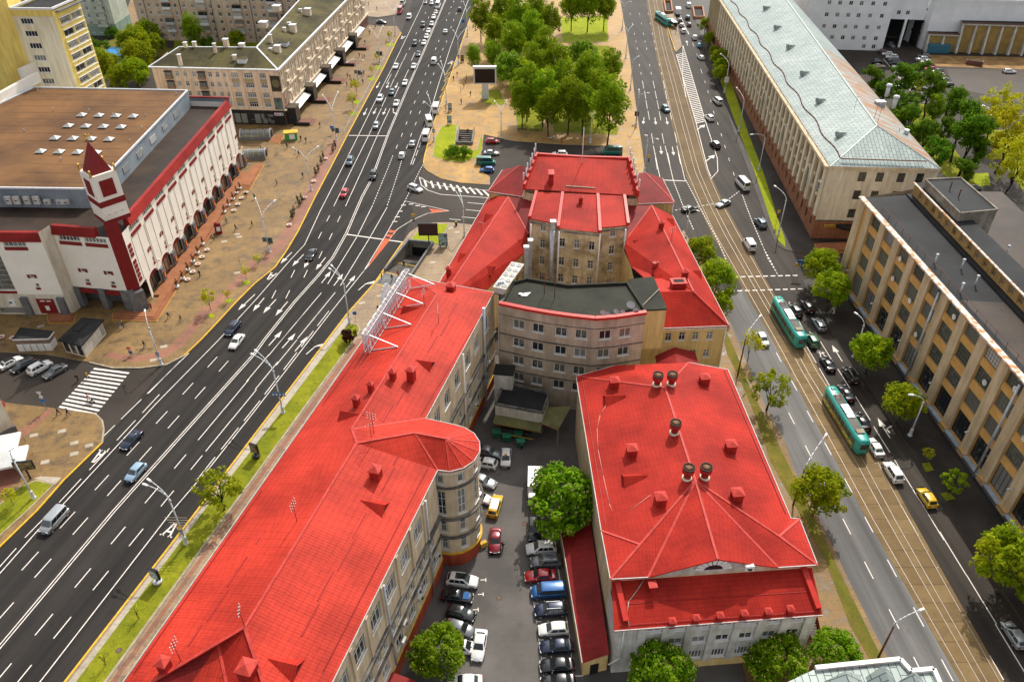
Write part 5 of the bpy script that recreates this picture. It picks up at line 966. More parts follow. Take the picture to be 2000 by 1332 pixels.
mansard([lerp(A,B,.05),B]);mansard([C0,lerp(C0,C1,.78)]);mansard([D0,D1])
far=[(-76.3,208.4),(-140,213)];part_bar('parapet',ST,[Vector((*far[0],18.8)),Vector((-104,210.6,18.8))],M['grey_clad'],.5,2.2);part_bar('parapet',ST,[Vector((*far[0],20.0)),Vector((-104,210.6,20.0))],M['crimson_sheet'],.7,.3);part_bar('parapet',ST,[Vector((-90,209.8,20.3)),Vector((-116,211.4,20.3))],M['crimson_sheet'],.7,.3);part_bar('parapet',ST,[Vector((-90,209.8,19)),Vector((-116,211.4,19))],M['grey_clad'],.5,2.4);part_bar('parapet',ST,[Vector((-119,211.8,19.6)),Vector((-132,212.6,19.6))],M['crimson_sheet'],.7,.3)
mb=MB();facade(mb,B,(-140,213),0,19);mb.build('wall',M['store_white'],ST)
for u0,v0,u1,v1,z in ((-40,215,75,150,23),(40,145,95,118,24.0)):part_bar('parapet',ST,[g3(u0,v0,z),g3(u1,v1,z)],M['store_white'],1.0,2.6)
# steps with yellow edging
def steps(px,name='entrance_steps',lbl=None,n=3,mat='terracotta',h=.42):
 P=gl(px,.13);mb=MB();cx=(sum(p[0] for p in P)/len(P),sum(p[1] for p in P)/len(P))
 for k in range(n):mb.prism([lerp(p,cx,.12*k) for p in P],.1,.16+h*(k+1)/n)
 o=mb.build(name,M[mat]);tag(o,lbl,'steps');part_bar('yellow_edge',o,[Vector((*p,.18)) for p in P+P[:1]],M['line_yel'],.18,.06); return o
steps([(325,566),(346,565),(306,629),(220,626),(220,612),(296,616)],lbl='brown corner steps edged in yellow below the turret')
steps([(91,612),(150,612),(143,631),(96,632)],lbl='brown porch steps edged in yellow before the red door panel')
steps([(470,355),(497,322),(517,320),(488,371),(470,370)],lbl='brown corner steps edged in yellow at the far end of the store')
# ================================================================ PEACH CORNER APARTMENT HOUSE
M['peach']=stained('peach render',(0.90,0.70,0.53),(0.8,0.6,0.44),.85,.3);M['olive_wall']=plain('olive panel',(0.42,0.33,0.17),.8);M['olive_roof']=roofmat('mossy dark roof',(0.10,0.085,0.03),(0.055,0.048,0.022),(2.2,1.6),.85,.75,.15);M['black_granite']=plain('black granite',(.03,.028,.028),.25,var=.2);M['stone_cream']=stained('cream stone',(0.84,0.72,0.56),(0.68,0.56,0.42),.85,.5)
AP_=thing('corner_apartments','peach five-storey corner apartment house with mossy dark roof and black granite shops','building')
LZ=17.7;l0,l1,l2=g3(290,131,LZ),g3(543,137,LZ),g3(683,-6,LZ);l1.z=LZ;l2=l1+(l2-l1)*1.3;wv_=Vector((-14.5,1.2,0));nv_=Vector((1.2,14.5,0))
rA_,rB_,rC_=g3(350,92,20.4),g3(501,93,20.4),g3(585,0,20.4);rC_=rB_+(rC_-rB_)*1.5;bk0=l0+Vector((1.5,15.5,0));bk1=l1+Vector((-13,16.5,0));bk2=l2+Vector((-16,0,0))
ar_=roof(AP_,[[l0,l1,rB_,rA_],[l1,l2,rC_,rB_],[l0,rA_,bk0],[bk0,rA_,rB_,bk1],[bk1,rB_,rC_,bk2]],M['olive_roof'],'roof',.35,M['steel_w'])
for q in ([l0,rA_,rB_,l1],[rB_,rC_]):part_bar('ridge_cap',ar_,q,M['steel_w'],.5,.15)
part_bar('gutter',ar_,[l0,l1,l2],M['steel_w'],.7,.18)
for u,v,w,h,z in ((354,128,.9,3.2,18),(421,101,.8,2.4,20),(443,92,1.4,2.4,20.3),(363,93,1.0,1.5,20.3),(381,92,1.0,1.5,20.3),(473,92,1.6,1.0,20.3),(530,85,.8,2.6,19.6),(529,100,.9,.8,19),(543,100,1.7,1.7,19),(556,62,.9,1.2,19.4),(573,60,2,1.9,19.2),(565,50,1,.9,19.6),(602,28,2.0,1.9,19.2),(587,24,.9,1.0,19.5),(515,50,2.6,1.2,19.4),(541,18,2.6,1.2,19.4),(459,116,1.0,1.2,19)):chimney(ar_,g3(u,v,z),w,h,R(-5),M['stone_cream'],M['steel_w'],pyramid=.15)
dm=MB();dm.box((0,0,-.3),(2.6,2.2,1.4));dm.box((0,0,1.1),(3.0,3.0,.12),1);dmm=dm.mesh('dormer',[M['steel_w'],M['olive_roof']]);put('dormer',dmm,ar_,g3(474,121,18.6),R(-5));put('dormer',dmm,ar_,g3(556,88,18.8),R(85))
A,B=(l0.x+.6,l0.y+.5),(l1.x-.6,l1.y+.5);L=dist(A,B);wins=[];pan=[]
for z in (15.6,12.6,9.6,6.6):
 for f in (.175,.24,.31,.44,.50,.56):wins.append((L*(f+.02),z,1.15,1.5,dict(nv=2,nh=2)))
 for f,w in ((.655,2.2),(.765,2.7),(.88,2.0)):wins.append((L*f,z,w,1.6,dict(nv=4,nh=2)))
wall_with_windows(AP_,A,B,4.8,LZ-.2,wins,[M['peach'],M['stone_cream']],.22)
for f in (.60,.71,.825,.925):mb=MB();mb.box(along(A,B,L*f,5,.12),(.8,.26,LZ-5.6),0,ang(A,B));mb.build('pilaster',M['peach'],AP_)
for f,w in ((.655,2.3),(.765,2.8),(.88,2.1)):
 for z in (13.5,7.5):mb=MB();mb.box(along(A,B,L*f,z,.04),(w,.1,1.1),0,ang(A,B));mb.build('spandrel',M['olive_wall'],AP_)
for f in (.13,.395):
 for z in (14.2,11.2,8.2):mb=MB();mb.box(along(A,B,L*f,z,.5),(2.2,1.0,1.0),0,ang(A,B));mb.box(along(A,B,L*f,z+2.2,.5),(2.4,1.1,.12),1,ang(A,B));mb.box(along(A,B,L*f,z+1.0,.45),(2.0,.8,1.2),2,ang(A,B));mb.build('balcony',[plain('rust balcony',(.3,.2,.13),.8),M['dark'],M['glass_soot']],AP_)
mb=MB();mb.box(along(A,B,L*.975,10.9,.1),(3.0,.16,4.8),0,ang(A,B));mb.box(along(A,B,L*.975,11.0,.19),(2.2,.02,.1),1,ang(A,B));q=along(A,B,L*.975,13.4,.2);n=16;mb.poly([along(A,B,L*.975+math.cos(2*math.pi*k/n)*1.25,13.4+math.sin(2*math.pi*k/n)*1.25,.2) for k in range(n)],1);mb.build('dark_medallion_panel',[plain('dark bronze panel',(.05,.035,.02),.6),plain('bronze disc',(.16,.14,.06),.6)],AP_)
mb=MB();mb.box(along(A,B,L*.965,5.2,.1),(2.6,.16,3.7),0,ang(A,B));mb.build('glossy_panel',plain('blue green poster',(.16,.22,.2),.4,var=.5,sc=.4),AP_)
mb=MB();facade(mb,A,B,0,4.8);mb.build('shop_front',M['black_granite'],AP_)
for k in range(8):mb=MB();mb.poly([along(A,B,L*(.5+.055*k)+x,z,.03) for x,z in ((-.9,.6),(.9,.6),(.9,3.6),(-.9,3.6))]);mb.build('shop_window',M['glass'],AP_)
mb=MB();mb.box(along(A,B,L*.955,3.3,.12),(2.8,.2,.8),0,ang(A,B));mb.box(along(A,B,L*.955-.4,3.5,.23),(1.6,.02,.4),1,ang(A,B));mb.box(along(A,B,L*.955+1.0,3.4,.23),(.6,.02,.6),2,ang(A,B));mb.build('shop_sign',[M['white'],plain('pink lettering',(.6,.1,.35),.5),plain('green sign',(.05,.35,.15),.5)],AP_)
A,B=(l1.x-.5,l1.y+.5),(l2.x-.5,l2.y);L=dist(A,B);wins=[]
nb=30
for k in range(nb):
 for z in (15.6,12.6,9.6,6.7):wins.append((2+(L-4)*k/nb+1.0,z,1.3,1.9,dict(nv=2,nh=2)))
wall_with_windows(AP_,A,B,4.8,LZ-.2,wins,[M['stone_cream'],M['stone_cream']],.3)
for k in range(nb):
 mb=MB();mb.box(along(A,B,2.0+(L-4)*k/nb-.35,4.9,.15),(.55,.3,LZ-5.4),0,ang(A,B));mb.build('pilaster',M['stone_cream'],AP_)
 if k%3==1:
  for z in (8.3,11.3,14.3)[:2+(k%2)]:mb=MB();mb.box(along(A,B,3.0+(L-4)*k/nb,z,.55),(2.3,1.1,.9),0,ang(A,B));mb.build('balcony',M['stone_cream'],AP_)
ledge(AP_,A,B,10.6,.5,.35,'stone_cream','cornice');ledge(AP_,A,B,4.9,.7,.4,'stone_cream','cornice');ledge(AP_,A,B,LZ-.5,.7,.5,'stone_cream','cornice')
mb=MB();facade(mb,A,B,0,4.8);mb.build('shop_front',plain('brown shop front',(.16,.08,.06),.5),AP_)
for k in range(5):
 s=3+k*19.5;mb=MB();mb.box(along(A,B,s,0,1.6),(3.6,3.2,5.2),0,ang(A,B));mb.box(along(A,B,s,5.2,1.6),(4.0,3.6,.3),1,ang(A,B));mb.build('granite_porch',[M['black_granite'],plain('bronze roof',(.09,.065,.04),.7)],AP_)
 mb=MB();mb.box(along(A,B,s,.1,4.6),(4.6,5.0,.35),0,ang(A,B),.96);mb.box(along(A,B,s,.1,5.6),(5.4,5.0,.2),0,ang(A,B),.96);mb.build('stairs',plain('dark red steps',(.2,.085,.06),.7),AP_);mb=MB();mb.box(along(A,B,s-2.7,.1,4.8),(.4,5.2,1.0),0,ang(A,B));mb.build('stair_wall',M['black_granite'],AP_)
 s2=s+10;mb=MB();q=[along(A,B,s2-6.5,4.0,.1),along(A,B,s2+6.5,4.0,.1),along(A,B,s2+6.5,3.2,2.6),along(A,B,s2-6.5,3.2,2.6)];mb.poly(q[::-1]);mb.poly([p-Vector((0,0,.12)) for p in q]);mb.build('awning',M['white'],AP_)
 mb=MB()
 for j in range(9):mb.poly([along(A,B,s2-6+1.4*j+x,z,.04) for x,z in ((0,.4),(1.1,.4),(1.1,3.0),(0,3.0))])
 mb.build('shop_window',M['glass'],AP_,kind='stuff')
mb=MB();facade(mb,(l0.x+.6,l0.y+15),(l0.x+.6,l0.y+.5),0,LZ);mb.build('wall',M['peach'],AP_)
mb=MB()
for j in range(7):mb.box(along(A,B,1.5,7.4+j*.0-.55*j+1.6,.3),(.1,.5,.42),0,ang(A,B))
mb.build('vertical_sign',M['red_flat'],AP_);mb=MB();q=along(A,B,1.5,4.7,.45);mb.box(q,(.14,1.2,.4),0,ang(A,B));mb.box(q-Vector((0,0,.4)),(.13,.4,1.2),0,ang(A,B));mb.build('green_cross',plain('pharmacy green',(.03,.4,.12),.4),AP_)
# ================================================================ FAR BLOCKS
def block(name,label,A,B,z1,wm,rows,cols,wopt,depth_=14,ends=True):
 o=thing(name,label,'building');wins=[(s,z,wopt[0],wopt[1],wopt[2]) for z in rows for s in cols]
 wall_with_windows(o,A,B,0,z1,wins,[wm,wm],.2);L=dist(A,B);nx,ny=-(B[1]-A[1])/L,(B[0]-A[0])/L
 C,D=(B[0]+nx*depth_,B[1]+ny*depth_),(A[0]+nx*depth_,A[1]+ny*depth_);mb=MB()
 facade(mb,B,C,0,z1);facade(mb,D,A,0,z1);facade(mb,C,D,0,z1);mb.build('wall',wm,o);mb=MB();mb.prism([A,B,C,D],z1-.3,z1+.3);mb.build('roof',M['felt'],o); return o,C,D
M['beige']=stained('beige panel',(0.74,0.58,0.43),(0.62,0.47,0.34),.85,.3);M['mint']=stained('pale grey green panel',(0.62,0.66,0.57),(0.5,0.55,0.46),.85,.3);M['mint_dark']=stained('green base',(0.30,0.42,0.34),(.24,.34,.28),.85,.3);M['wg']=stained('grey white panel',(0.86,0.86,0.86),(0.74,0.75,0.76),.8,.25,streak=False);M['ytower']=stained('yellow tower',(0.90,0.70,0.2),(0.82,0.62,0.17),.85,.3);M['ycream']=stained('cream tower',(0.92,0.85,0.65),(0.86,0.78,0.56),.85,.3);M['mustard']=plain('mustard panel',(0.33,0.22,0.07),.8,var=.15,sc=.5)
fl=[2.0+2.9*k for k in range(9)]
BG,_,_=block('beige_apartments','long beige nine-storey apartment block with stacked balconies behind the trees',(-151,331.0),(-78,324.5),27.5,M['beige'],fl,[2.5+3.6*k for k in range(19)],(1.2,1.5,dict(nv=2,nh=1,t=.1)))
for c in range(5):
 for k in range(1,8):mb=MB();mb.box(along((-151,331.0),(-78,324.5),13.5+14.4*c,fl[k]-1.3,.55),(3.4,1.1,1.0),0,R(-5));mb.box(along((-151,331.0),(-78,324.5),13.5+14.4*c,fl[k]-.3,.5),(3.3,1.0,1.2),1+(c+k)%2,R(-5));mb.build('balcony',[(M['beige'],M['white'],M['steel_w'])[(c*2+k)%3],M['glass'],M['glass_pale']],BG)
for s in (7,35,20,50):mb=MB();mb.box(along((-151,331.0),(-78,324.5),s*1.1,2.6,.9),(3.2,1.8,.3),0,R(-5));mb.box(along((-151,331.0),(-78,324.5),s*1.1,0,.7),(2.6,1.4,2.6),1,R(-5));mb.build('porch',[M['crimson'],M['granite']],BG)
for s in (4.3,19,32,48,61):pipe(BG,[along((-151,331.0),(-78,324.5),s,27,.2),along((-151,331.0),(-78,324.5),s,.3,.2)],.12,'granite')
GB,gc,gd=block('mint_apartments','pale grey-green apartment block with darker green base',(-192,337.2),(-163.8,337.0),27.5,M['mint'],fl,[1.5+3.4*k for k in range(8)],(1.2,1.5,dict(nv=2,nh=1,t=.1)),15)
mb=MB();mb.box((-178,337.0,0),(28.2,.14,4.6));mb.box((-163.7,344.5,0),(.14,15,4.6));mb.build('base_band',M['mint_dark'],GB)
for k in range(1,8):mb=MB();mb.box((-168.5,336.5,fl[k]-1.3),(4.2,1.0,1.0));mb.build('balcony',M['mint'],GB)
YT=thing('yellow_tower','tall yellow and cream apartment tower with glazed balconies, cut by the left edge','building')
TZ_=39.5;t0,t1,t2=g(-40,16,TZ_),g(100,18,TZ_),g(160,-8,TZ_);t0=(t1[0]-11.5,t1[1]+.5);d_=((t2[0]-t1[0])/dist(t1,t2),(t2[1]-t1[1])/dist(t1,t2));t2=(t1[0]+d_[0]*12.5,t1[1]+d_[1]*12.5);t3=(t0[0]+d_[0]*13,t0[1]+d_[1]*13)
wall_with_windows(YT,t0,t1,0,TZ_,[(3.6,36.2-3.25*k,3.4,1.5,dict(nv=4,nh=1,t=.1)) for k in range(9)],[M['ycream'],M['ycream']],.2)
mb=MB();mb.box(along(t0,t1,5.7,TZ_-1.9,.08),(11.8,.2,1.9),0,ang(t0,t1));mb.build('frieze',M['ytower'],YT)
wins=[]
for k in range(10):
 z=35.6-3.25*k
 for s in (4.4,9.6):wins.append((s,z,4.7,1.7,dict(nv=8,nh=2,t=.1,sill=False) if (k*2+int(s))%3 else dict(nv=2,nh=1,t=.06,sill=False)))
wall_with_windows(YT,t1,t2,0,TZ_-.6,wins,[M['ytower'],M['ycream']],.5)
for k in range(10):ledge(YT,t1,t2,36.7-3.25*k,.3,.16,'white','balcony_slab',1.6,12.2);ledge(YT,t1,t2,34.6-3.25*k,.25,.12,'white','balcony_slab',1.6,12.2)
mb=MB();facade(mb,t2,t3,0,TZ_);facade(mb,t3,t0,0,TZ_);mb.build('wall',M['ytower'],YT);mb=MB();mb.poly([(*p,TZ_-.6) for p in ccw([t0,t1,t2,t3])]);mb.build('roof',M['felt'],YT);part_bar('parapet',YT,[Vector((*p,TZ_)) for p in (t3,t0,t1,t2,t3)],M['white'],.4,.5);part_bar('eaves',YT,[along(t1,t2,1.2,TZ_-1,.5),along(t1,t2,12.5,TZ_-1,.5)],M['granite'],1.2,.3)
y0=(t0[0]-5.5,t0[1]-6.0);mb=MB();mb.prism([(t0[0]-9,t0[1]-6),(t0[0]-4.2,t0[1]-5.4),(t0[0]+.0,t0[1]+.0),(t0[0]-2,t0[1]+10),(t0[0]-12,t0[1]+8)],0,TZ_+2.5);mb.build('stair_tower',M['ytower'],YT);mb=MB();mb.box((t0[0]-16,t0[1]-2,0),(11.8,10,TZ_-3));mb.build('side_wing',M['ycream'],YT)
for k in range(9):window(YT,(t0[0]-21.9,t0[1]-7.0),(t0[0]-10.1,t0[1]-7.0),9.0,34.5-3.25*k,2.6,1.5,3,1,depth=-.05)
# ================================================================ LONG STONE BUILDING WITH SILVER ROOF
def silver_mat(name,rust=0.0):
 m,t,b=nodes(name);u=uvc(t);p=pos(t);br=N(t,'ShaderNodeTexBrick');t.links.new(mapping(t,u,(1,1,1),(0,0,R(90))),br.inputs['Vector']);br.inputs['Scale'].default_value=1.0;br.inputs['Brick Width'].default_value=1.9;br.inputs['Row Height'].default_value=.85;br.inputs['Mortar Size'].default_value=.06
 br.inputs['Color1'].default_value=(0.33,0.38,0.36,1);br.inputs['Color2'].default_value=(0.25,0.30,0.285,1);br.inputs['Mortar'].default_value=(0.07,0.09,0.085,1)
 f=noise(t,p,.1,6.0,.65);col=mix(t,.6,br.outputs['Color'],mix(t,1.0,br.outputs['Color'],ramp(t,f,.35,.65,(.72,.8,.8),(1.15,1.12,1.1)),'MULTIPLY'))
 f1=noise(t,mapping(t,u,(.8,.06,1)),1.0,5.0,.7);col=mix(t,ramp(t,f1,.52,.72,(0,0,0),(.5,.5,.5)),col,(.2,.23,.22))
 f2=noise(t,mapping(t,u,(.35,.05,1)),1.2,6.0,.75);lo=.66-rust*.3;col=mix(t,ramp(t,f2,lo,lo+.12,(0,0,0),(.95,.95,.95)),col,(.30,.115,.022))
 t.links.new(col,b.inputs['Base Color']);b.inputs['Roughness'].default_value=.5;b.inputs['Metallic'].default_value=.15;b.inputs['Specular IOR Level'].default_value=.3;bump(t,b,br.outputs['Fac'],-.5,.05); return m
M['silver']=silver_mat('galvanised sheets');M['silver_rust']=silver_mat('rusted galvanised sheets',.75)
M['sandstone']=stained('sandstone',(0.78,0.64,0.44),(0.6,0.48,0.32),.85,.35);M['sand_white']=stained('pale render',(0.82,0.74,0.58),(0.7,0.62,0.48),.85,.35);M['granite_red']=brickmat('red granite blocks',(0.36,0.155,0.075),(0.29,0.12,0.06),(0.14,.06,.035),1.5,.6)
SL=thing('stone_office','long pilastered stone building with rusting silver sheet roof beside the street','building')
VZ=19.0;v0,v1,v2,v3=g3(1430,30,VZ),g3(1622,325,VZ),g3(1838,330,VZ),g3(1642,92,VZ);v0=v1+(v0-v1)*1.35;v3=v2+Vector((9.5,150,0));v3=v2+(v3-v2)*1.1;q0_,q1_=g3(1540,5,24),g3(1713,245,24);q0_=onplane(1540,5,(v1,v0,q1_));q0_=q1_+(q0_-q1_)*1.4;vm=v2+(v3-v2)*.46;qm=q1_+(q0_-q1_)*.40
sr_=roof(SL,[[v0,v1,q1_,qm,q0_],[v1,v2,q1_],[vm,v3,q0_,qm]],M['silver'],'roof',.4,M['sandstone']);roof(SL,[[v2,vm,qm,q1_]],M['silver_rust'],'rusty_roof',.4,M['sandstone'])
part_bar('ridge_cap',sr_,[q0_,q1_],M['silver'],.5,.15);part_bar('ridge_cap',sr_,[q1_,v1],M['silver'],.3,.12);part_bar('ridge_cap',sr_,[q1_,v2],M['silver'],.3,.12)
SPl=(v0,v1,q1_);wav=[]
for k in range(60):
 t=k/59;p=v1+(v0-v1)*(.012+t*.9);inn=(q1_-v1);w_=2.6+.35*math.sin(k*.9);nn_=Vector((1,.08,0));z_=VZ+w_*.36;wav.append(p+nn_*w_+Vector((0,0,z_-VZ+.12)))
mb=MB();mb.path(wav,.14,6);mb.build('brick_parapet',M['rust'],sr_)
part_bar('snow_guard',sr_,[v1+Vector((2.6,1.4,1.2)),v2+Vector((-3,1.4,1.2))],M['rust'],.2,.2)
for u,v in ((1515,58),(1540,96),(1567,148),(1598,202),(1637,268),(1494,20)):
 p=onplane(u,v,SPl);mb=MB();mb.tube((0,0,.45),(2.6,0,.75),.75,.05,12);put('round_dormer',mb.mesh('round_dormer',[M['silver']]),sr_,p+Vector((-.6,0,.2)),R(4))
for u,v in ((1587,20),(1618,58),(1647,100),(1683,147)):p=onplane(u,v,(q1_,v3,q0_));mb=MB();mb.tube((0,0,.3),(-2.4,0,.6),.7,.05,12);put('round_dormer',mb.mesh('round_dormer',[M['silver']]),sr_,p+Vector((.4,0,.3)),R(4))
for u,v,h in ((1669,212,3),(1708,230,4),(1714,240,4.5)):antenna(sr_,g3(u,v,23.8),h,1)
mb=MB();c=g3(1718,206,21.5);mb.box(c-Vector((0,0,.5)),(2.4,1.6,1.6),0,R(4));mb.build('roof_hatch',M['steel'],sr_);mb=MB();c=g3(1768,266,20.0);mb.tube(c,c+Vector((0,0,1.6)),.6);mb.tube(c+Vector((-1.6,.4,0)),c+Vector((-1.6,.4,2)),.12);mb.build('vent_pipe',M['steel'],sr_);mb=MB();c=g3(1725,292,20.3);mb.tube(c,c+Vector((-.6,-.6,.7)),.6,.6,12);mb.build('round_vent',M['steel'],sr_)
for u,v in ((1733,182),(1747,205)):mb=MB();c=g3(u,v,19);mb.tube((0,0,-1),(0,0,1.8),.55);mb.lathe((0,0,1.9),[(.9,0),(.75,.5),(.1,.7)],10);put('vent_pipe',mb.mesh('vent_pipe',[M['steel_w']]),sr_,c)
A,B=(v0.x-.1,v0.y),(v1.x-.1,v1.y+.4);L=dist(A,B);wins=[];nb=34;bp=4.3
for k in range(nb):
 s=L-3.0-bp*k
 for z,h in ((15.3,2.0),(12.2,1.9),(8.9,2.2)):wins.append((s,z,1.3,h,dict(nv=2,nh=2,t=.1,fm='sandstone',glass='glass_soot',sill=False)))
 wins.append((s,3.4,1.1,2.2,dict(nv=1,nh=2,t=.1,fm='rust',sill=False)))
mb=MB();facade(mb,A,B,5.6,VZ-.3,[w[:4] for w in wins if w[1]>6],0,0,.35);mb.build('wall',stained('dark sandstone',(.42,.33,.2),(.3,.23,.13),.85,.35),SL);mb=MB();facade(mb,A,B,0,5.6,[w[:4] for w in wins if w[1]<6],0,0,.3);mb.build('base_wall',M['granite_red'],SL)  # wall between the cream pilasters in a darker olive brown
for w in wins:window(SL,A,B,*w[:4],depth=.3,**w[4])
pm_=MB();pm_.box((0,0,0),(1.3,.5,VZ-7.2));pm_.box((0,0,VZ-7.2),(1.6,.7,.9));pmesh=pm_.mesh('pilaster',[M['sand_white']]);bm_=MB();bm_.box((0,0,0),(2.2,.9,1.0));bm_.box((0,0,1.0),(2.4,1.0,.15));bmesh_=bm_.mesh('balcony',[M['sandstone']])
for k in range(nb+1):put('pilaster',pmesh,SL,along(A,B,L-.85-bp*k,6.0,.2),ang(A,B))
for k in range(nb):
 for z in (10.3,13.4):put('window_apron',bmesh_,SL,along(A,B,L-3.0-bp*k,z-.1,.1),ang(A,B),scale=(.62,.5,.45))
ledge(SL,A,B,5.7,.7,.35,'granite_red','cornice');ledge(SL,A,B,VZ-.6,.8,.6,'sandstone','cornice')
for k in (2,8,14,20,26):
 s=L-3.0-bp*k;mb=MB();n=10;pts=[(math.cos(math.pi*i/n),math.sin(math.pi*i/n)) for i in range(n+1)]
 for (xa,za),(xb,zb) in zip(pts,pts[1:]):bar3(mb,along(A,B,s+xa*1.7,10.5+za*3.4,.35),along(A,B,s+xb*1.7,10.5+zb*3.4,.35),.5,.4)
 for q in (-1.7,1.7):bar3(mb,along(A,B,s+q,6.2,.35),along(A,B,s+q,10.5,.35),.5,.4)
 mb.build('arch_surround',M['sand_white'],SL);mb=MB();mb.poly([along(A,B,s+x*1.2,9.6+max(z,0)*2.6,.36) for x,z in pts]);mb.build('arch_window',M['glass_soot'],SL)
A2,B2=(v1.x-.1,v1.y+.4),(v2.x-.1,v2.y+.4);dk=dict(nv=3,nh=4,t=.14,fm='dark',sill=False,glass='glass_soot')
wall_with_windows(SL,A2,B2,5.0,VZ-.3,[(s,z,1.7,2.3,dk) for s in (8.0,12.0,16.8,21.0) for z in (16.4,11.8,7.0)],[M['sand_white'],M['sandstone']],.2);mb=MB();facade(mb,A2,B2,0,5.0);mb.build('base_wall',M['granite_red'],SL);ledge(SL,A2,B2,5.0,.2,.25,'ledge','cornice');ledge(SL,A2,B2,VZ-.6,.5,.5,'sandstone','cornice')
mb=MB();mb.box(along(A2,B2,3.8,3.3,.1),(2.8,.16,.55),0,ang(A2,B2));mb.box(along(A2,B2,3.8,3.48,.19),(2.2,.02,.18),1,ang(A2,B2));mb.build('yellow_sign',[M['line_yel'],M['dark']],SL);mb=MB();mb.box(along(A,B,L-1.6,12.2,.5),(.9,.12,2.2),0,ang(A,B));mb.box(along(A,B,L-1.6,12.4,.58),(.6,.04,1.6),1,ang(A,B));mb.build('sign_panel',[M['white'],M['shop_blue']],SL)
q=along(A2,B2,8.2,3.9,0);mb=MB()
for k in range(9):t0_,t1_=math.pi*k/9,math.pi*(k+1)/9;bar3(mb,q+Vector((-math.cos(t0_)*3,-math.sin(t0_)*2.4,0)),q+Vector((-math.cos(t1_)*3,-math.sin(t1_)*2.4,0)),.25,.7)
mb.poly([q+Vector((-math.cos(math.pi*k/9)*3,-math.sin(math.pi*k/9)*2.4,.3)) for k in range(10)]);mb.build('porch_canopy',M['black_granite'],SL)
for s,z,o_ in ((9.0,10.0,.4),(10.5,10.6,.4)):mb=MB();mb.box((0,0,0),(1.4,.6,1.1));mb.lathe((0,-.31,.55),[(.4,0),(.4,.02)],10,1);put('air_conditioner',mb.mesh('air_conditioner',[M['white_dirty'],M['dark']]),SL,along(A2,B2,s+2,z-2.2,o_),ang(A2,B2))
mb=MB();facade(mb,B2,(v3.x-.2,v3.y),0,VZ-.3);facade(mb,(v3.x,v3.y),A,0,VZ-.3);mb.build('wall',M['sand_white'],SL)
steps([(1590,477),(1600,494),(1660,494),(1662,474)],lbl='dark red entrance steps at the stone office corner',h=.5)
# ================================================================ GREY-WHITE BLOCKS AND BUTTRESSED HALL (top right)
GW=thing('grey_office','tall grey-white panel office with paired windows and a dark gateway','building')
A,B=(114,319.5),(146,316.2);L=dist(A,B);z_=[4.6,8.7,13.0,17.4,21.8,26];wins=[(L-2.6-s,z,1.5,1.6,dict(nv=2,nh=1,t=.12,sill=False)) for z in z_ for s in (.9,5.3,9.6,13.5,17.6,21.6)]+[(L-2.6-s,1.5,1.5,1.6,dict(nv=2,nh=1,t=.12,sill=False)) for s in (.9,4.7)]
wall_with_windows(GW,A,B,0,32,wins,[M['wg'],M['wg']],.2)
B3,B4=(148.5,322),(161,320.5);mb=MB();facade(mb,B,B3,0,32);mb.build('wall',M['wg'],GW);L2_=dist(B3,B4)
wall_with_windows(GW,B3,B4,10.5,32,[(s,z,1.5,1.6,dict(nv=2,nh=1,t=.12,sill=False)) for s in (2.6,6.0) for z in (13.0,19.0,25)],[M['wg'],M['wg']],.2);mb=MB();facade(mb,(148.5,336),(161,334.5),0,10.5);facade(mb,(161,334.5),B4,0,10.5);facade(mb,B3,(148.5,336),0,10.5);mb.poly([(*B3,10.5),(*B4,10.5),(161,334.5,10.5),(148.5,336,10.5)]);mb.build('gateway',M['felt'],GW);mb=MB();mb.box((154.5,321.2,0),(.8,.8,10.5));mb.build('gate_column',M['wg'],GW)
mb=MB();facade(mb,(114,345),A,0,32);mb.poly([(*A,32),(*B,32),(*B3,32),(*B4,32),(161,350,32),(114,350,32)]);mb.build('wall',M['wg'],GW)
GE=thing('grey_warehouse','lower grey-white block with a flat dark roof behind the buttressed hall','building')
A,B=(160.5,316.5),(166.5,328.5);C,D=(230,322.0),(230,360);zt=18.5;wall_with_windows(GE,(161.2,330),(161.2+0.001,316.5),0,.1,[],[M['wg']]) if False else None
E0,E1_=(160.5,331),(162.3,318.0);wall_with_windows(GE,E0,E1_,0,zt,[(s,z,1.3,1.2,dict(nv=1,nh=1,t=.1,sill=False)) for s in (3.5,9.0) for z in (5,9.5,14)],[M['wg'],M['wg']],.2);mb=MB();facade(mb,E1_,(235,312.5),0,zt);mb.poly([(*E0,zt-.6),(*E1_,zt-.6),(235,312.5,zt-.6),(235,350,zt-.6),(160,352,zt-.6)]);mb.build('wall',M['wg'],GE);part_bar('parapet',GE,[Vector((*E0,zt)),Vector((*E1_,zt)),Vector((235,312.5,zt))],M['wg'],.5,1.0)
mb=MB();mb.box((178,326,zt-.7),(9,9,5));mb.box((200,328,zt-.7),(12,9,4));mb.box((190,322,zt-.7),(6,4,1.2),1);mb.build('rooftop_room',[M['wg'],M['felt']],GE)
BH=thing('buttressed_hall','low mustard hall with pale slanting buttresses and a peeling flat roof','building')
b0_,b1_,b2_=(162.3,316.2),(173.5,314.6),(212,309.8)
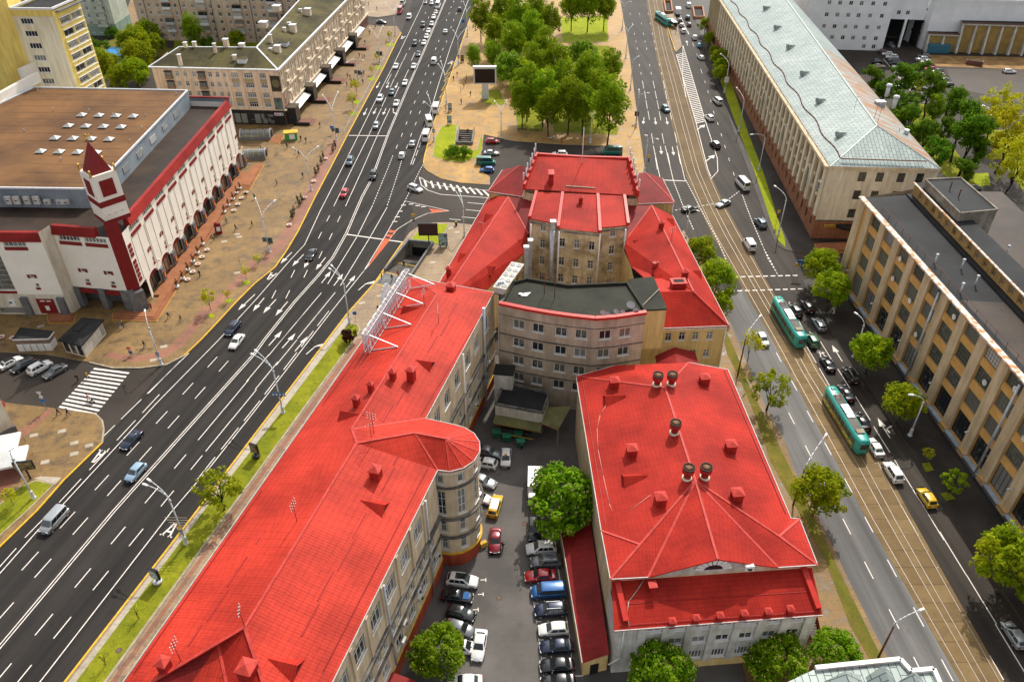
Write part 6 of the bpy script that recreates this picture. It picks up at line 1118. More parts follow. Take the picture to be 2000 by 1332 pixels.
for A,B,zt in ((b0_,b1_,6.9),(b1_,b2_,11.2)):
 L=dist(A,B);mb=MB();facade(mb,A,B,0,zt);mb.build('mustard_wall',M['mustard'],BH);part_bar('eaves',BH,[along(A,B,-.2,zt,.4),along(A,B,L,zt,.4)],M['rust'],1.2,.25);part_bar('eaves',BH,[along(A,B,-.2,zt-.5,.3),along(A,B,L,zt-.5,.3)],M['white_dirty'],.8,.6);mb=MB();q=[A,B,(B[0]+.6,B[1]+6),(A[0]+.6,A[1]+6)];mb.poly([(*p,zt+.1) for p in ccw(q)]);mb.build('roof',M['felt'],BH);n=max(2,round(L/4.9))
 for k in range(n+(zt>8)):
  p=along(A,B,.3+k*(L/n),0,0);mb=MB();o_=Vector((.1,-1.3,0));w=.35;q=[p+Vector((-w,0,0)),p+Vector((w,0,0)),p+Vector((w,0,zt-.8)),p+Vector((-w,0,zt-.8))];r_=[p+Vector((-w,-1.7,0)),p+Vector((w,-1.7,0)),p+Vector((w,-.5,zt-.8)),p+Vector((-w,-.5,zt-.8))]
  for i in range(4):j=(i+1)%4;mb.poly([q[j],q[i],r_[i],r_[j]])
  mb.poly(r_);mb.build('buttress',M['white_dirty'],BH)
  # ================================================================ FACTORY
M['fac_pil']=stained('factory pilaster',(0.66,0.52,0.34),(0.53,0.41,0.26),.85,.35);M['fac_span']=stained('ochre brick spandrel',(0.66,0.38,0.12),(0.52,0.29,0.09),.85,.6,streak=False);M['fac_brick']=brickmat('ochre brick',(0.46,0.28,0.08),(0.38,0.22,0.06),(.25,.17,.07),.5,.2);M['rust_edge']=stained('rusty white flashing',(0.68,0.62,0.54),(0.5,0.22,0.08),.7,.8,.42,.52,streak=False);M['felt_blue']=stained('blue black felt',(0.034,0.036,0.039),(0.02,0.021,0.0225),.8,.12,streak=False)
M['mullion']=plain('grey green mullion',(.13,.135,.11),.7)
FA=thing('factory','long beige factory with tall steel-framed windows, ochre spandrels and dark flat roof','building')
FZ=20.9;A=(72.75,147.6);B=(78.6,31.0);L=dist(A,B);s1=7.5;bp=6.22;nb=17;wins=[]
for k in range(nb):
 s=s1+bp*k
 for z,h in ((18.9,2.6),(14.6,3.1),(9.7,3.1)):wins.append((s,z,4.0,h,dict(nv=6,nh=4,t=.09,fm='mullion',sill=False,glass='glass_soot' if _wr.random()<.9 else 'glass_pale')))
 wins.append((s,4.3,4.0,4.8,dict(nv=4,nh=1,t=.08,fm='dark',sill=False,glass='glass')))
wall_with_windows(FA,A,B,1.7,FZ,wins,[M['fac_span'],M['fac_span']],.35)
pl2=MB();pl2.box((0,0,0),(2.1,.3,FZ-1.75));plm=pl2.mesh('pilaster',[M['fac_pil']]);sp2=MB();sp2.box((0,0,0),(4.06,.1,1.1));spm=sp2.mesh('spandrel',[M['fac_span']]);lp2=MB();lp2.tube((0,0,0),(0,-.9,.1),.05);lp2.lathe((0,-.9,-.1),[(.05,.25),(.28,0)],8);lpm=lp2.mesh('wall_lamp',[M['steel_w']])
for k in range(nb+1):
 put('pilaster',plm,FA,along(A,B,s1-bp/2+bp*k,1.7,.1),ang(A,B))
 if k%2==0:put('wall_lamp',lpm,FA,along(A,B,s1-bp/2+bp*k,6.0,.3),ang(A,B))
mb=MB();mb.box(along(A,B,.6,1.7,.08),(2.6,.4,FZ-1.75),0,ang(A,B));mb.build('pilaster',M['fac_pil'],FA)
for k in range(nb):
 for z in (16.2,11.35):put('spandrel',spm,FA,along(A,B,s1+bp*k,z,.02),ang(A,B))
mb=MB();facade(mb,along(A,B,0,0,.25)[:2],along(A,B,L,0,.25)[:2],0,1.3);mb.build('plinth',plain('blue grey plinth',(.10,.11,.13),.7),FA);part_bar('plinth_ledge',FA,[along(A,B,0,1.45,.25),along(A,B,L,1.45,.25)],stained('plinth ledge',(.45,.5,.55),(.3,.33,.36),.8,.5,streak=False),.9,.32)
for k in range(nb):mb=MB();mb.box(along(A,B,s1-bp/2+bp*k,.9,.45),(1.9,.5,.85),0,ang(A,B));mb.build('pilaster_base',M['fac_span'],FA)
for s in (34.2,58.9,84):pipe(FA,[along(A,B,s,FZ-.5,.6),along(A,B,s,.5,.6)],.2,'steel');mb=MB();mb.lathe(along(A,B,s,FZ-.7,.6),[(.25,0),(.5,.5),(.5,.7)],8);mb.build('rain_hopper',M['ledge'],FA)
fan_m=MB();fan_m.lathe((0,0,0),[(.5,0),(.5,.1),(.42,.1),(.4,.0)],14,0);[fan_m.box((.22*math.cos(k*2.1),.22*math.sin(k*2.1),.04),(.4,.16,.03),0,k*2.1) for k in range(3)];fnm=fan_m.mesh('window_fan',[M['white']])
for k,z in ((2,17.9),(2,13.4),(3,13.2),(5,18.6),(4,9.2),(7,14.6),(8,18.4),(9,13.6),(11,9.9)):put('window_fan',fnm,FA,along(A,B,s1+bp*k+_wr.uniform(-1,1),z,.12),0,rot=(R(90),0,ang(A,B)))
A2,B2=(91,153.6),A;mb=MB();facade(mb,A2,B2,0,FZ);facade(mb,B,(100,32),0,FZ);facade(mb,(100,32),(104,152),0,FZ-1);mb.build('wall',M['fac_pil'],FA)
mb=MB();mb.poly([(*A,FZ-.05),(*B,FZ-.05),(90.5,31,FZ-.05),(83.4,149,FZ-.05)]);fr_=mb.build('flat_roof',M['felt_blue'],FA);part_bar('roof_flashing',fr_,[along(A,B,-.3,FZ+.05,.3),along(A,B,L,FZ+.05,.3)],M['rust_edge'],1.1,.3)
sheet('roof_patch',[along(A,B,38,0,-1.4)[:2],along(A,B,60,0,-1.6)[:2],(84.0,88),(83.1,109)],FZ-.03,M['brown_dark'],fr_)
part_bar('roof_rail',fr_,[along(A,B,6,FZ+.9,-1.4),along(A,B,L,FZ+.9,-1.4)],M['rust'],.06,.06);rp_=MB();rp_.box((0,0,0),(.06,.06,.95));rpm=rp_.mesh('rail_post',[M['rust']])
for k in range(28):put('rail_post',rpm,fr_,along(A,B,6+k*3,FZ-.05,-1.4))
E0,E1_=(83.2,148.8),(85.6,31);LE=dist(E0,E1_);wins=[(3.4+2.9*k,22.3,1.35,1.5,dict(nv=2,nh=2,t=.1,fm='fac_span',sill=False,glass='glass_soot')) for k in range(39)]
wall_with_windows(FA,E0,E1_,FZ-.1,23.6,wins,[M['fac_brick'],M['fac_brick']],.25);mb=MB();mb.poly([(*E0,23.6),(*E1_,23.6),(90.5,31,23.6),(87.2,150,23.6)]);mb.build('upper_roof',M['felt_blue'],FA);part_bar('roof_flashing',FA,[along(E0,E1_,-.2,23.65,.2),along(E0,E1_,LE,23.65,.2)],M['rust_edge'],.4,.2);mb=MB();mb.ribbon([along(E0,E1_,0,0,.5)[:2],along(E0,E1_,LE,0,.5)[:2]],1.2,FZ-.04,0,.35);mb.build('felt_upstand',M['felt'],FA)
mb=MB();facade(mb,(90.5,31),(87.2,150),FZ-1,23.6);mb.poly([(87.2,152,FZ-.8),(90.5,31,FZ-.8),(100,32,FZ-.8),(104,152,FZ-.8)]);mb.build('rear_roof',M['brown_dark'],FA)
bxp=gl([(1807,352),(1876,349),(1948,411),(1875,418)],25.2);mb=MB();mb.prism(bxp,FZ-.8,25.2,0,1);ann=mb.build('roof_annex',[M['old_grey'],M['felt_blue']],FA);part_bar('parapet',ann,[Vector((*p,25.3)) for p in bxp+bxp[:1]],M['old_grey'],.3,.35)
for u,v,z in ((1855,370,25.3),(1872,385,25.3)):mb=MB();mb.tube((0,0,0),(0,0,1.4),.12);mb.lathe((0,0,1.4),[(.22,0),(.05,.25)],8);put('roof_vent',mb.mesh('roof_vent',[M['rust']]),ann,g3(u,v,z))
for u,v in ((1825,515),(1877,525),(1904,557),(1875,572),(1964,498)):mb=MB();mb.tube((0,0,0),(0,0,1.7),.13);mb.lathe((0,0,1.7),[(.28,0),(.24,.3),(.05,.35)],8);put('roof_vent',mb.mesh('roof_vent',[M['steel_w']]),fr_,g3(u,v,FZ))
# ================================================================ SILVER ROOF AT THE BOTTOM EDGE, KIOSKS, LEFT-EDGE HOUSE
NR=thing('near_silver_roof','pale metal roof with crossing gables at the bottom edge','building')
nz=12.5;n_=[g3(u,v,nz) for u,v in ((1592,1306),(1757,1289),(1778,1312),(1822,1308),(1850,1370),(1580,1400),(1530,1335))];n0=[Vector((p.x,p.y,11.9)) for p in n_];mb=MB();mb.prism([(p.x,p.y) for p in n_],0,12.2);mb.build('wall',M['white_dirty'],NR)
roof(NR,[n_],M['silver'],'roof',.5,M['white_dirty']);part_bar('parapet',NR,[p+Vector((0,0,.2)) for p in n_[:5]],M['white'],.5,.4)
for a,b,c in (((1610,1330),(1680,1318),14.0),((1690,1322),(1740,1312),14.4),((1755,1330),(1800,1322),14.0)):
 p,q=g3(*a,nz),g3(*b,nz);m_=(p+q)/2+Vector((0,0,c-nz));bk=m_+Vector((0,-8,0));roof(NR,[[p,m_,bk,p+Vector((0,-8,0))],[m_,q,q+Vector((0,-8,0)),bk]],M['silver'],'gable_roof',.15)
K1o=thing('kiosk','dark hip-roofed glass kiosk beside the parked cars','kiosk');kz=3.4
kp=gl([(112,664),(160,620),(203,624),(158,676)],kz);c_=Vector((sum(p[0] for p in kp)/4,sum(p[1] for p in kp)/4,4.3));kd=ang(kp[0],kp[1]);ra,rb=c_+Vector((math.cos(kd),math.sin(kd),0))*1.6,c_-Vector((math.cos(kd),math.sin(kd),0))*1.6;kv=[Vector((*p,kz)) for p in kp]
roof(K1o,[[kv[0],rb,kv[3]],[kv[0],kv[1],ra,rb],[kv[1],kv[2],ra],[kv[2],kv[3],rb,ra]],M['felt'],'roof',.3,M['dark']);mb=MB();mb.box(c_-Vector((0,0,.3)),(2.6,1.4,.4),0,kd);mb.build('roof_lantern',M['felt'],K1o)
ki=[lerp(p,(c_.x,c_.y),.12) for p in kp];mb=MB();mb.prism(ki,0.1,kz-.3);mb.build('wall',M['cream_wall'],K1o)
for a,b in ((ki[2],ki[3]),(ki[3],ki[0])):
 L=dist(a,b);n=max(2,round(L/1.6))
 A_,B_=(b,a) if True else (a,b)
 for k in range(n):
  s=L*(k+.5)/n
  q=[lerp(a,b,(s-.6)/L),lerp(a,b,(s+.6)/L)];d=Vector((b[1]-a[1],a[0]-b[0],0)).normalized();cc=Vector((sum(p[0] for p in ki)/4,sum(p[1] for p in ki)/4,0));m_=Vector((*lerp(a,b,.5),0));d=d if (m_-cc).dot(d)>0 else -d
  mb=MB();mb.poly([Vector((*q[0],.5))+d*.03,Vector((*q[1],.5))+d*.03,Vector((*q[1],2.7))+d*.03,Vector((*q[0],2.7))+d*.03]);mb.build('kiosk_window',M['glass'] if (a,b)==(ki[3],ki[0]) else M['glass_pale'],K1o)
K2o=thing('kiosk','white panelled kiosk with a flat dark roof and brown band','kiosk');k2=gl([(27,664),(42,642),(103,649),(93,662)],3.0);mb=MB();mb.prism(k2,.1,1.9,0);mb.prism(k2,1.9,2.9,1);mb.build('wall',[M['white'],plain('brown band',(.22,.15,.12),.7)],K2o);mb=MB();mb.prism([lerp(p,(sum(x[0] for x in k2)/4,sum(x[1] for x in k2)/4),-.08) for p in k2],2.9,3.25,0,1);mb.build('roof',[M['white'],M['felt']],K2o)
for f in (.2,.4,.6,.8):c=lerp(k2[0],k2[3],f);mb=MB();mb.box((c[0],c[1]-.04,.15),(.05,.08,1.7));mb.build('panel_joint',M['granite'],K2o)
LH=thing('corner_house','cream house corner with a round red sign, cut by the left edge','building');mb=MB();q=gl([(0,855),(40,835),(25,800),(0,790),(-200,700),(-300,900),(-120,920)],0);c0,c1,c2=g(36,845),g(12,860),g(-20,640);hx=[g(33,842),g(-90,905),g(-300,800),g(-40,780)];mb.prism(hx,0,9.5);mb.build('wall',M['cream_wall'],LH);mb=MB();mb.prism([lerp(p,(sum(x[0] for x in hx)/4,sum(x[1] for x in hx)/4),-.02) for p in hx],0,1.3);mb.build('plinth',M['granite'],LH)
s_=thing('round_sign','round red and white sign hanging off the cream house corner','sign',(*g(21,838,0),5.6));mb=MB();mb.lathe((0,0,0),[(1.0,-.12),(1.05,0),(1.0,.12)],24,0);put('disc',mb.mesh('disc',[M['red_flat']]),s_,rot=(R(90),0,R(20)));mb=MB();mb.lathe((0,0,0),[(.72,-.14),(.72,.14)],24,0);put('rim',mb.mesh('rim',[M['white']]),s_,rot=(R(90),0,R(20)));mb=MB();mb.lathe((0,0,0),[(.6,-.16),(.6,.16)],24,0);put('face',mb.mesh('face',[plain('dark green disc',(.02,.06,.04),.5)]),s_,rot=(R(90),0,R(20)));part_bar('bracket',s_,[(0,0,0),(-1.6,.4,0)],M['dark'],.1,.1)
# ================================================================ TREES
def leafmat(name,c1,c2,c3):
 m,t,b=nodes(name);at=N(t,'ShaderNodeAttribute');at.attribute_name='rnd';oi=N(t,'ShaderNodeObjectInfo').outputs['Random']
 r=N(t,'ShaderNodeValToRGB');e=r.color_ramp.elements;e[0].position=0;e[0].color=(*c1,1);e[1].position=1;e[1].color=(*c3,1);k=e.new(.5);k.color=(*c2,1);t.links.new(at.outputs['Fac'],r.inputs['Fac'])
 hs_=N(t,'ShaderNodeHueSaturation');mr=N(t,'ShaderNodeMapRange');t.links.new(oi,mr.inputs[0]);mr.inputs[3].default_value=.485;mr.inputs[4].default_value=.512;t.links.new(mr.outputs[0],hs_.inputs['Hue'])
 mv=N(t,'ShaderNodeMapRange');t.links.new(oi,mv.inputs[0]);mv.inputs[3].default_value=.85;mv.inputs[4].default_value=1.12;t.links.new(mv.outputs[0],hs_.inputs['Value']);t.links.new(r.outputs['Color'],hs_.inputs['Color'])
 b.inputs['Roughness'].default_value=.7;b.inputs['Specular IOR Level'].default_value=.06;t.links.new(hs_.outputs['Color'],b.inputs['Base Color'])
 tr=N(t,'ShaderNodeBsdfTranslucent');t.links.new(hs_.outputs['Color'],tr.inputs['Color']);mx=N(t,'ShaderNodeMixShader');mx.inputs[0].default_value=.5
 t.links.new(b.outputs[0],mx.inputs[1]);t.links.new(tr.outputs[0],mx.inputs[2]);t.links.new(mx.outputs[0],t.nodes['Material Output'].inputs['Surface']); return m
LEAF={'chestnut':leafmat('chestnut leaf',(0.083,0.191,0.007),(0.183,0.348,0.009),(0.312,0.476,0.014)),'lime':leafmat('lime leaf',(0.129,0.219,0.007),(0.274,0.365,0.009),(0.494,0.494,0.014)),'birch':leafmat('birch leaf',(0.110,0.191,0.007),(0.219,0.329,0.009),(0.365,0.438,0.014)),
'dark':leafmat('dark leaf',(0.046,0.110,0.007),(0.110,0.229,0.009),(0.202,0.329,0.010)),'yellow':leafmat('yellow green leaf',(0.312,0.329,0.009),(0.476,0.476,0.010),(0.658,0.603,0.018)),'purple':leafmat('burgundy leaf',(0.03,0.012,0.010),(0.07,0.025,0.015),(0.10,0.045,0.02)),'conifer':leafmat('conifer needle',(0.012,0.03,0.008),(0.025,0.05,0.012),(0.05,0.075,0.015))}
M['bark']=stained('bark',(0.13,0.095,0.065),(0.06,0.045,0.03),.95,1.5,streak=False);M['bark_birch']=stained('birch bark',(0.5,0.47,0.42),(0.1,0.09,0.08),.9,1.5,streak=False);M['bark_dark']=stained('dark bark',(0.05,0.038,0.03),(0.025,0.02,0.015),.95,1.5,streak=False)
def leaves(rng,clumps,n,s,flat_=.2):
 """leaf clusters on the outside of many small clumps"""
 v,f,rn=[],[],[]
 for (c,r) in clumps:
  base=rng.random()
  for _ in range(n):
   d=Vector((rng.gauss(0,1),rng.gauss(0,1),rng.gauss(0.15,1))).normalized();p=c+d*r*(0.55+.5*rng.random())
   nr=(d+Vector((rng.gauss(0,.6),rng.gauss(0,.6),rng.gauss(flat_+.75,.5)))).normalized();a=nr.orthogonal().normalized();bq=nr.cross(a);th=rng.random()*6.28;a,bq=a*math.cos(th)+bq*math.sin(th),bq*math.cos(th)-a*math.sin(th)
   L=s*(.6+.8*rng.random());w=L*(.45+.25*rng.random());i=len(v)
   v+=[tuple(p-a*L*.5),tuple(p+bq*w*.5+nr*L*.08),tuple(p+a*L*.5),tuple(p-bq*w*.5+nr*L*.08)];f.append((i,i+1,i+2,i+3));rn.append(min(1,max(0,base*.55+rng.random()*.45)))
 return v,f,rn
def leaf_mesh(name,v,f,rn,mat):
 me=bpy.data.meshes.new(name);me.from_pydata(v,[],f);me.materials.append(mat);at=me.attributes.new('rnd','FLOAT','FACE');at.data.foreach_set('value',rn); return me
def trunk_mesh(rng,h,r,top,limbs,mat,lean=.1):
 mb=MB();p=Vector((0,0,-.1));pts=[p];n=4
 for k in range(n):p=p+Vector((rng.gauss(0,lean),rng.gauss(0,lean),(h+.1)/n));pts.append(p)
 for k in range(n):mb.tube(pts[k],pts[k+1],r*(1-.14*k),r*(1-.14*(k+1)),7)
 for k in range(limbs):
  a=6.28*k/limbs+rng.uniform(-.4,.4);st=pts[2+k%3];e=Vector((math.cos(a)*top[0]*rng.uniform(.45,.75),math.sin(a)*top[0]*rng.uniform(.45,.75),h+top[1]*rng.uniform(.2,1.0)));m_=(st+e)/2+Vector((0,0,.25));mb.tube(st,m_,r*.45,r*.28,6);mb.tube(m_,e,r*.28,r*.1,5)
  for _ in range(2):q=m_+(e-m_)*rng.uniform(.2,.7);mb.tube(q,q+Vector((rng.gauss(0,1),rng.gauss(0,1),rng.uniform(.3,1.2))),r*.13,r*.05,4)
 return mb.mesh('trunk',[mat])
def clump_ellipsoid(rng,n,rx,rz,cz,cr,shell=.55,low=-0.75,gap=0.0):
 out=[]
 while len(out)<n:
  d=Vector((rng.gauss(0,1),rng.gauss(0,1),rng.gauss(0,1))).normalized();k=shell+(1-shell)*rng.random()**.6
  if d.z<low:continue
  lob=1+.16*math.sin(3*math.atan2(d.y,d.x)+1.3)+.1*math.sin(5*d.z+2)
  out.append((Vector((d.x*rx*k*lob,d.y*rx*k*lob,cz+d.z*rz*k)),cr*rng.uniform(.7,1.25)))
 return out
TREE={}
def tree_proto(kind,seed):
 if (kind,seed) in TREE: return TREE[(kind,seed)]
 rng=random.Random(seed*17+len(kind)*3);extra=None
 if kind=='chestnut':
  cl=clump_ellipsoid(rng,135,4.9,4.3,5.6,1.0,.62,-.6);tr=trunk_mesh(rng,3.6,.34,(3.6,4),6,M['bark']);me=leaf_mesh('crown',*leaves(rng,cl,52,.62),LEAF['chestnut']);fb=MB()
  for c,r in cl:
   for _ in range(1+(rng.random()<.5)):
    d=Vector((c.x,c.y,(c.z-4.2)*1.1)).normalized();d=(d+Vector((rng.gauss(0,.35),rng.gauss(0,.35),rng.gauss(.2,.35)))).normalized()
    if d.z>-.1:p=c+d*r*1.02;fb.lathe(p,[(.02,-.05),(.10,.08),(.08,.28),(.02,.46)],5)
  extra=fb.mesh('blossom',[plain('blossom cream',(.6,.52,.2),.8)])
 elif kind=='lime':cl=clump_ellipsoid(rng,95,3.3,3.4,5.4,.85,.45,-.8);tr=trunk_mesh(rng,3.2,.22,(2.6,3.4),7,M['bark']);me=leaf_mesh('crown',*leaves(rng,cl,52,.46),LEAF['lime'])
 elif kind=='sparse':cl=clump_ellipsoid(rng,46,3.2,2.9,5.2,.62,.55,-.7);tr=trunk_mesh(rng,3.0,.2,(2.8,3.6),9,M['bark_dark'],.2);me=leaf_mesh('crown',*leaves(rng,cl,40,.42),LEAF['lime'])
 elif kind=='birch':
  cl=[q for q in clump_ellipsoid(rng,150,3.5,5.6,8.6,.95,.25,-.9)];tr=trunk_mesh(rng,5.0,.2,(2.4,6),8,M['bark_dark']);me=leaf_mesh('crown',*leaves(rng,cl,34,.5,-.2),LEAF['birch'])
 elif kind=='lump':
  cl=[]
  for _ in range(7):c=Vector((rng.gauss(0,1.3),rng.gauss(0,1.3),rng.uniform(5.4,10)));cl+=[(c+q,r) for q,r in clump_ellipsoid(rng,12,1.45,1.2,0,.6,.5,-1)]
  tr=trunk_mesh(rng,6.5,.24,(1.4,3),5,M['bark_dark'],.22);me=leaf_mesh('crown',*leaves(rng,cl,44,.42),LEAF['dark'])
 elif kind=='loose':cl=clump_ellipsoid(rng,90,4.4,5.0,8.0,.7,.3,-.8);tr=trunk_mesh(rng,5.0,.2,(3.4,6),10,M['bark_dark'],.25);me=leaf_mesh('crown',*leaves(rng,cl,34,.46),LEAF['yellow'])
 elif kind=='sapling':cl=clump_ellipsoid(rng,22,.95,1.2,2.6,.34,.4,-1);tr=trunk_mesh(rng,1.7,.05,(.7,1.2),4,M['bark']);me=leaf_mesh('crown',*leaves(rng,cl,20,.26),LEAF['yellow'])
 elif kind=='shrub':cl=clump_ellipsoid(rng,36,1.2,.75,.7,.35,.5,-.5);tr=trunk_mesh(rng,.3,.06,(.8,.6),5,M['bark_dark']);me=leaf_mesh('crown',*leaves(rng,cl,34,.22),LEAF['dark'])
 elif kind=='purple':cl=clump_ellipsoid(rng,40,1.1,1.0,1.5,.36,.5,-.9);tr=trunk_mesh(rng,.8,.08,(.8,1),5,M['bark_dark']);me=leaf_mesh('crown',*leaves(rng,cl,36,.24),LEAF['purple'])
 elif kind=='conifer':
  cl=[(Vector((rng.gauss(0,.11),rng.gauss(0,.11),z))*1.0,max(.05,.34*(1-z/1.75))) for z in [i*.08+.25 for i in range(19)]];tr=trunk_mesh(rng,.3,.04,(.1,.1),1,M['bark_dark'],.01);me=leaf_mesh('crown',*leaves(rng,cl,26,.13),LEAF['conifer'])
 elif kind=='bare':cl=clump_ellipsoid(rng,10,.7,.9,1.9,.22,.3,-1);tr=trunk_mesh(rng,1.2,.06,(.8,1.6),8,M['bark_dark'],.08);me=leaf_mesh('crown',*leaves(rng,cl,6,.2),LEAF['yellow'])
 TREE[(kind,seed)]=(me,tr,extra); return TREE[(kind,seed)]
_tr=random.Random(77)
KZ={'chestnut':5.6,'lime':5.4,'sparse':5.2,'birch':8.6,'lump':8,'loose':8,'sapling':2.4,'shrub':.7,'purple':1.5,'conifer':.9,'bare':1.8}
KN={'chestnut':('chestnut_tree','tree'),'lime':('street_tree','tree'),'sparse':('street_tree','tree'),'birch':('birch_tree','tree'),'lump':('pollarded_tree','tree'),'loose':('willow_tree','tree'),'sapling':('sapling','tree'),'shrub':('shrub','shrub'),'purple':('shrub','shrub'),'conifer':('conifer_shrub','shrub'),'bare':('sapling','tree')}
def tree(kind,u,v,label,sc=1.0,seed=None,group=None,at='crown',rz=None,z0=0.0,sz=1.0):
 """(u, v) = middle of the crown as surveyed, or its foot when at='foot'"""
 me,tr,ex=tree_proto(kind,seed if seed is not None else 1+_tr.randrange(2));x,y=g(u,v,KZ[kind]*sc*sz if at=='crown' else z0);nm,cat=KN[kind]
 o=thing(nm,label,cat,(x,y,z0),_tr.random()*6.28 if rz is None else rz,group);o.scale=(sc,sc,sc*sz);put('trunk',tr,o);put('crown',me,o)
 if ex:put('blossom',ex,o,kind='stuff')
 return o
CG='flowering chestnuts round the red-roofed complex'
for u,v,s,l in ((1106,975,1.05,'round chestnut tree in flower standing in the courtyard against the hall'),(856,1272,.66,'chestnut tree in flower at the bottom of the courtyard beside the office wing'),(1290,1310,.76,'big flowering chestnut in front of the hall, nearest to its shed'),(1522,1293,.70,'flowering chestnut at the right corner of the hall front'),(1632,1274,.62,'smaller flowering chestnut on the footway next to the silver gabled roof')):tree('chestnut',u,v,l,s,group=CG)
SG='street trees along the tram street'
for k,u,v,s,l in (('lime',1368,492,1.05,'bright green street tree by the east red wing, the farther of two'),('lime',1400,545,1.15,'bright green street tree by the east red wing, the nearer of two'),('lime',1408,592,.7,'small low street tree below the blue road signs'),('sapling',1468,668,1.9,'thin young street tree beside the white taxi'),('sparse',1508,757,1.05,'loose young street tree beside the hall roof'),('lime',1603,955,1.08,'dense rounded street tree beside the upper hall roof edge'),('lime',1604,517,1.05,'street tree at the factory corner, the farther of the pair'),('lime',1627,562,1.05,'yellowish street tree at the factory corner beside the black cars'),('lime',1706,686,1.0,'street tree with yellow tips before the factory wall beside the first lamp'),('lime',1765,782,.95,'street tree beside the lamp post before the factory'),('sparse',1865,938,.6,'small street tree in a grassy pit near the yellow car'),('sapling',1815,885,.9,'tiny sapling in a pit on the factory pavement'),('lime',1985,1092,1.35,'big street tree before the factory at the right edge')):tree(k,u,v,l,s,group=SG)
for u,v,s,l in ((1378,48,.8,'trimmed street tree by the subway wall at the far right kerb'),(1386,75,.7,'yellowish street tree just below the far subway wall'),(1405,113,.9,'dark street tree near the far end of the stone building lawn'),(1412,128,.8,'middle tree of the tight clump beside the stone building'),(1408,142,.75,'ochre nearest tree of the clump beside the stone building'),(1395,100,.6,'smallest tree of the clump beside the stone building')):tree('lime',u,v,l,s,group='trees on the roadside lawn')
tree('sparse',424,952,'lone crooked street tree on the lawn strip leaning over the avenue',1.0,group='trees along the avenue');tree('purple',680,655,'burgundy shrub at the far tip of the lawn strip',1.35)
for u,v,s,k,l in ((272,1206,1.0,'bare','staked bare sapling on the lawn strip, farther one'),(207,1297,1.0,'bare','staked bare sapling on the lawn strip, nearer one'),(430,1210,.1,'bare',''),(413,606,1.5,'sapling','yellow-green sapling on the west pavement beside the navy car'),(446,588,.8,'sapling','small sapling near the kerb opposite the taller one'),(482,545,.9,'sapling','sapling in a green pit below the first brick bend'),(505,518,.8,'sapling','sapling in a green pit by the bus letter'),(528,486,.8,'sapling','sapling at the foot of the lamp before the store'),(27,985,1.0,'sapling','small sapling on the corner lawn by the big pole'),(690,212,1.5,'sapling','kerbside sapling below the peach house, nearest one'),(697,188,1.6,'sapling','taller kerbside sapling beside the advertising boards'),(727,146,.9,'sapling','kerbside sapling halfway along the peach house'),(737,122,1.0,'sapling','kerbside sapling above the pits by the peach house'),(762,80,1.1,'sapling','farthest kerbside sapling before the side street')):
 if l:tree(k,u,v,l,s,group='saplings along the avenue',at='foot',z0=.13)
for u,v in ((413,617),(448,588),(482,552),(740,133),(727,155),(690,223),(762,88),(697,200)):o=lawn('planting_pit',[(u-9,v),(u,v+5),(u+9,v),(u,v-5)],'grass_lime',.135,False)
PG='trees in the park between the two roads';pk=[(938,28,.9),(966,62,.8),(985,18,1.0),(1012,30,1.0),(1046,18,1.0),(1040,60,.95),(1003,76,.9),(962,104,.6),(1062,92,.9),(1086,118,.85),(1030,168,.95),(1062,182,.9),(1096,160,.95),(1112,196,.9),(1150,150,1.0),(1172,178,.95),(1192,204,1.05),(1140,205,.8),(1192,128,.8),(1118,8,.9),(1150,4,1.0),(1182,8,.9),(1020,196,.75),(1072,212,.75),(925,110,.55),(1075,40,.8),(1090,190,.6),(1042,120,.85)]
pl=['birch behind the LED screen at the park edge','birch right of the road, above the screen','tall birch at the top left of the park','birch at the top of the park path','birch next to the paved square','birch over the middle path','birch left of the flowering chestnut','low birch just above the LED screen','birch right of the middle path','birch before the bright lawn','birch with a thin trunk left of the dark path','birch beside the dark path','birch in the park centre','birch near the lower path','birch below the bright lawn','birch near the tram street footway','large drooping birch at the lower right park corner','birch at the lower park lawn','birch at the footway below the bright lawn','dark tree above the bright lawn, left','dark tree above the bright lawn, middle','dark tree above the bright lawn, right','small birch at the lower left lawn','birch at the foot of the dark path','slim young birch beside the avenue pavement','birch by the park steps','small birch between the lower paths','birch among the chestnuts']
for (u,v,s),l in zip(pk,pl):tree('birch',u,v,l,s*1.42,group=PG)
for u,v,s,l in ((997,134,1.15,'flowering chestnut right behind the LED screen'),(1140,108,1.05,'rounded chestnut in the middle of the park birches'),(1155,128,.9,'lower rounded chestnut among the park birches')):tree('chestnut',u,v,l,s,group=PG)
LG='trees behind the stone building'
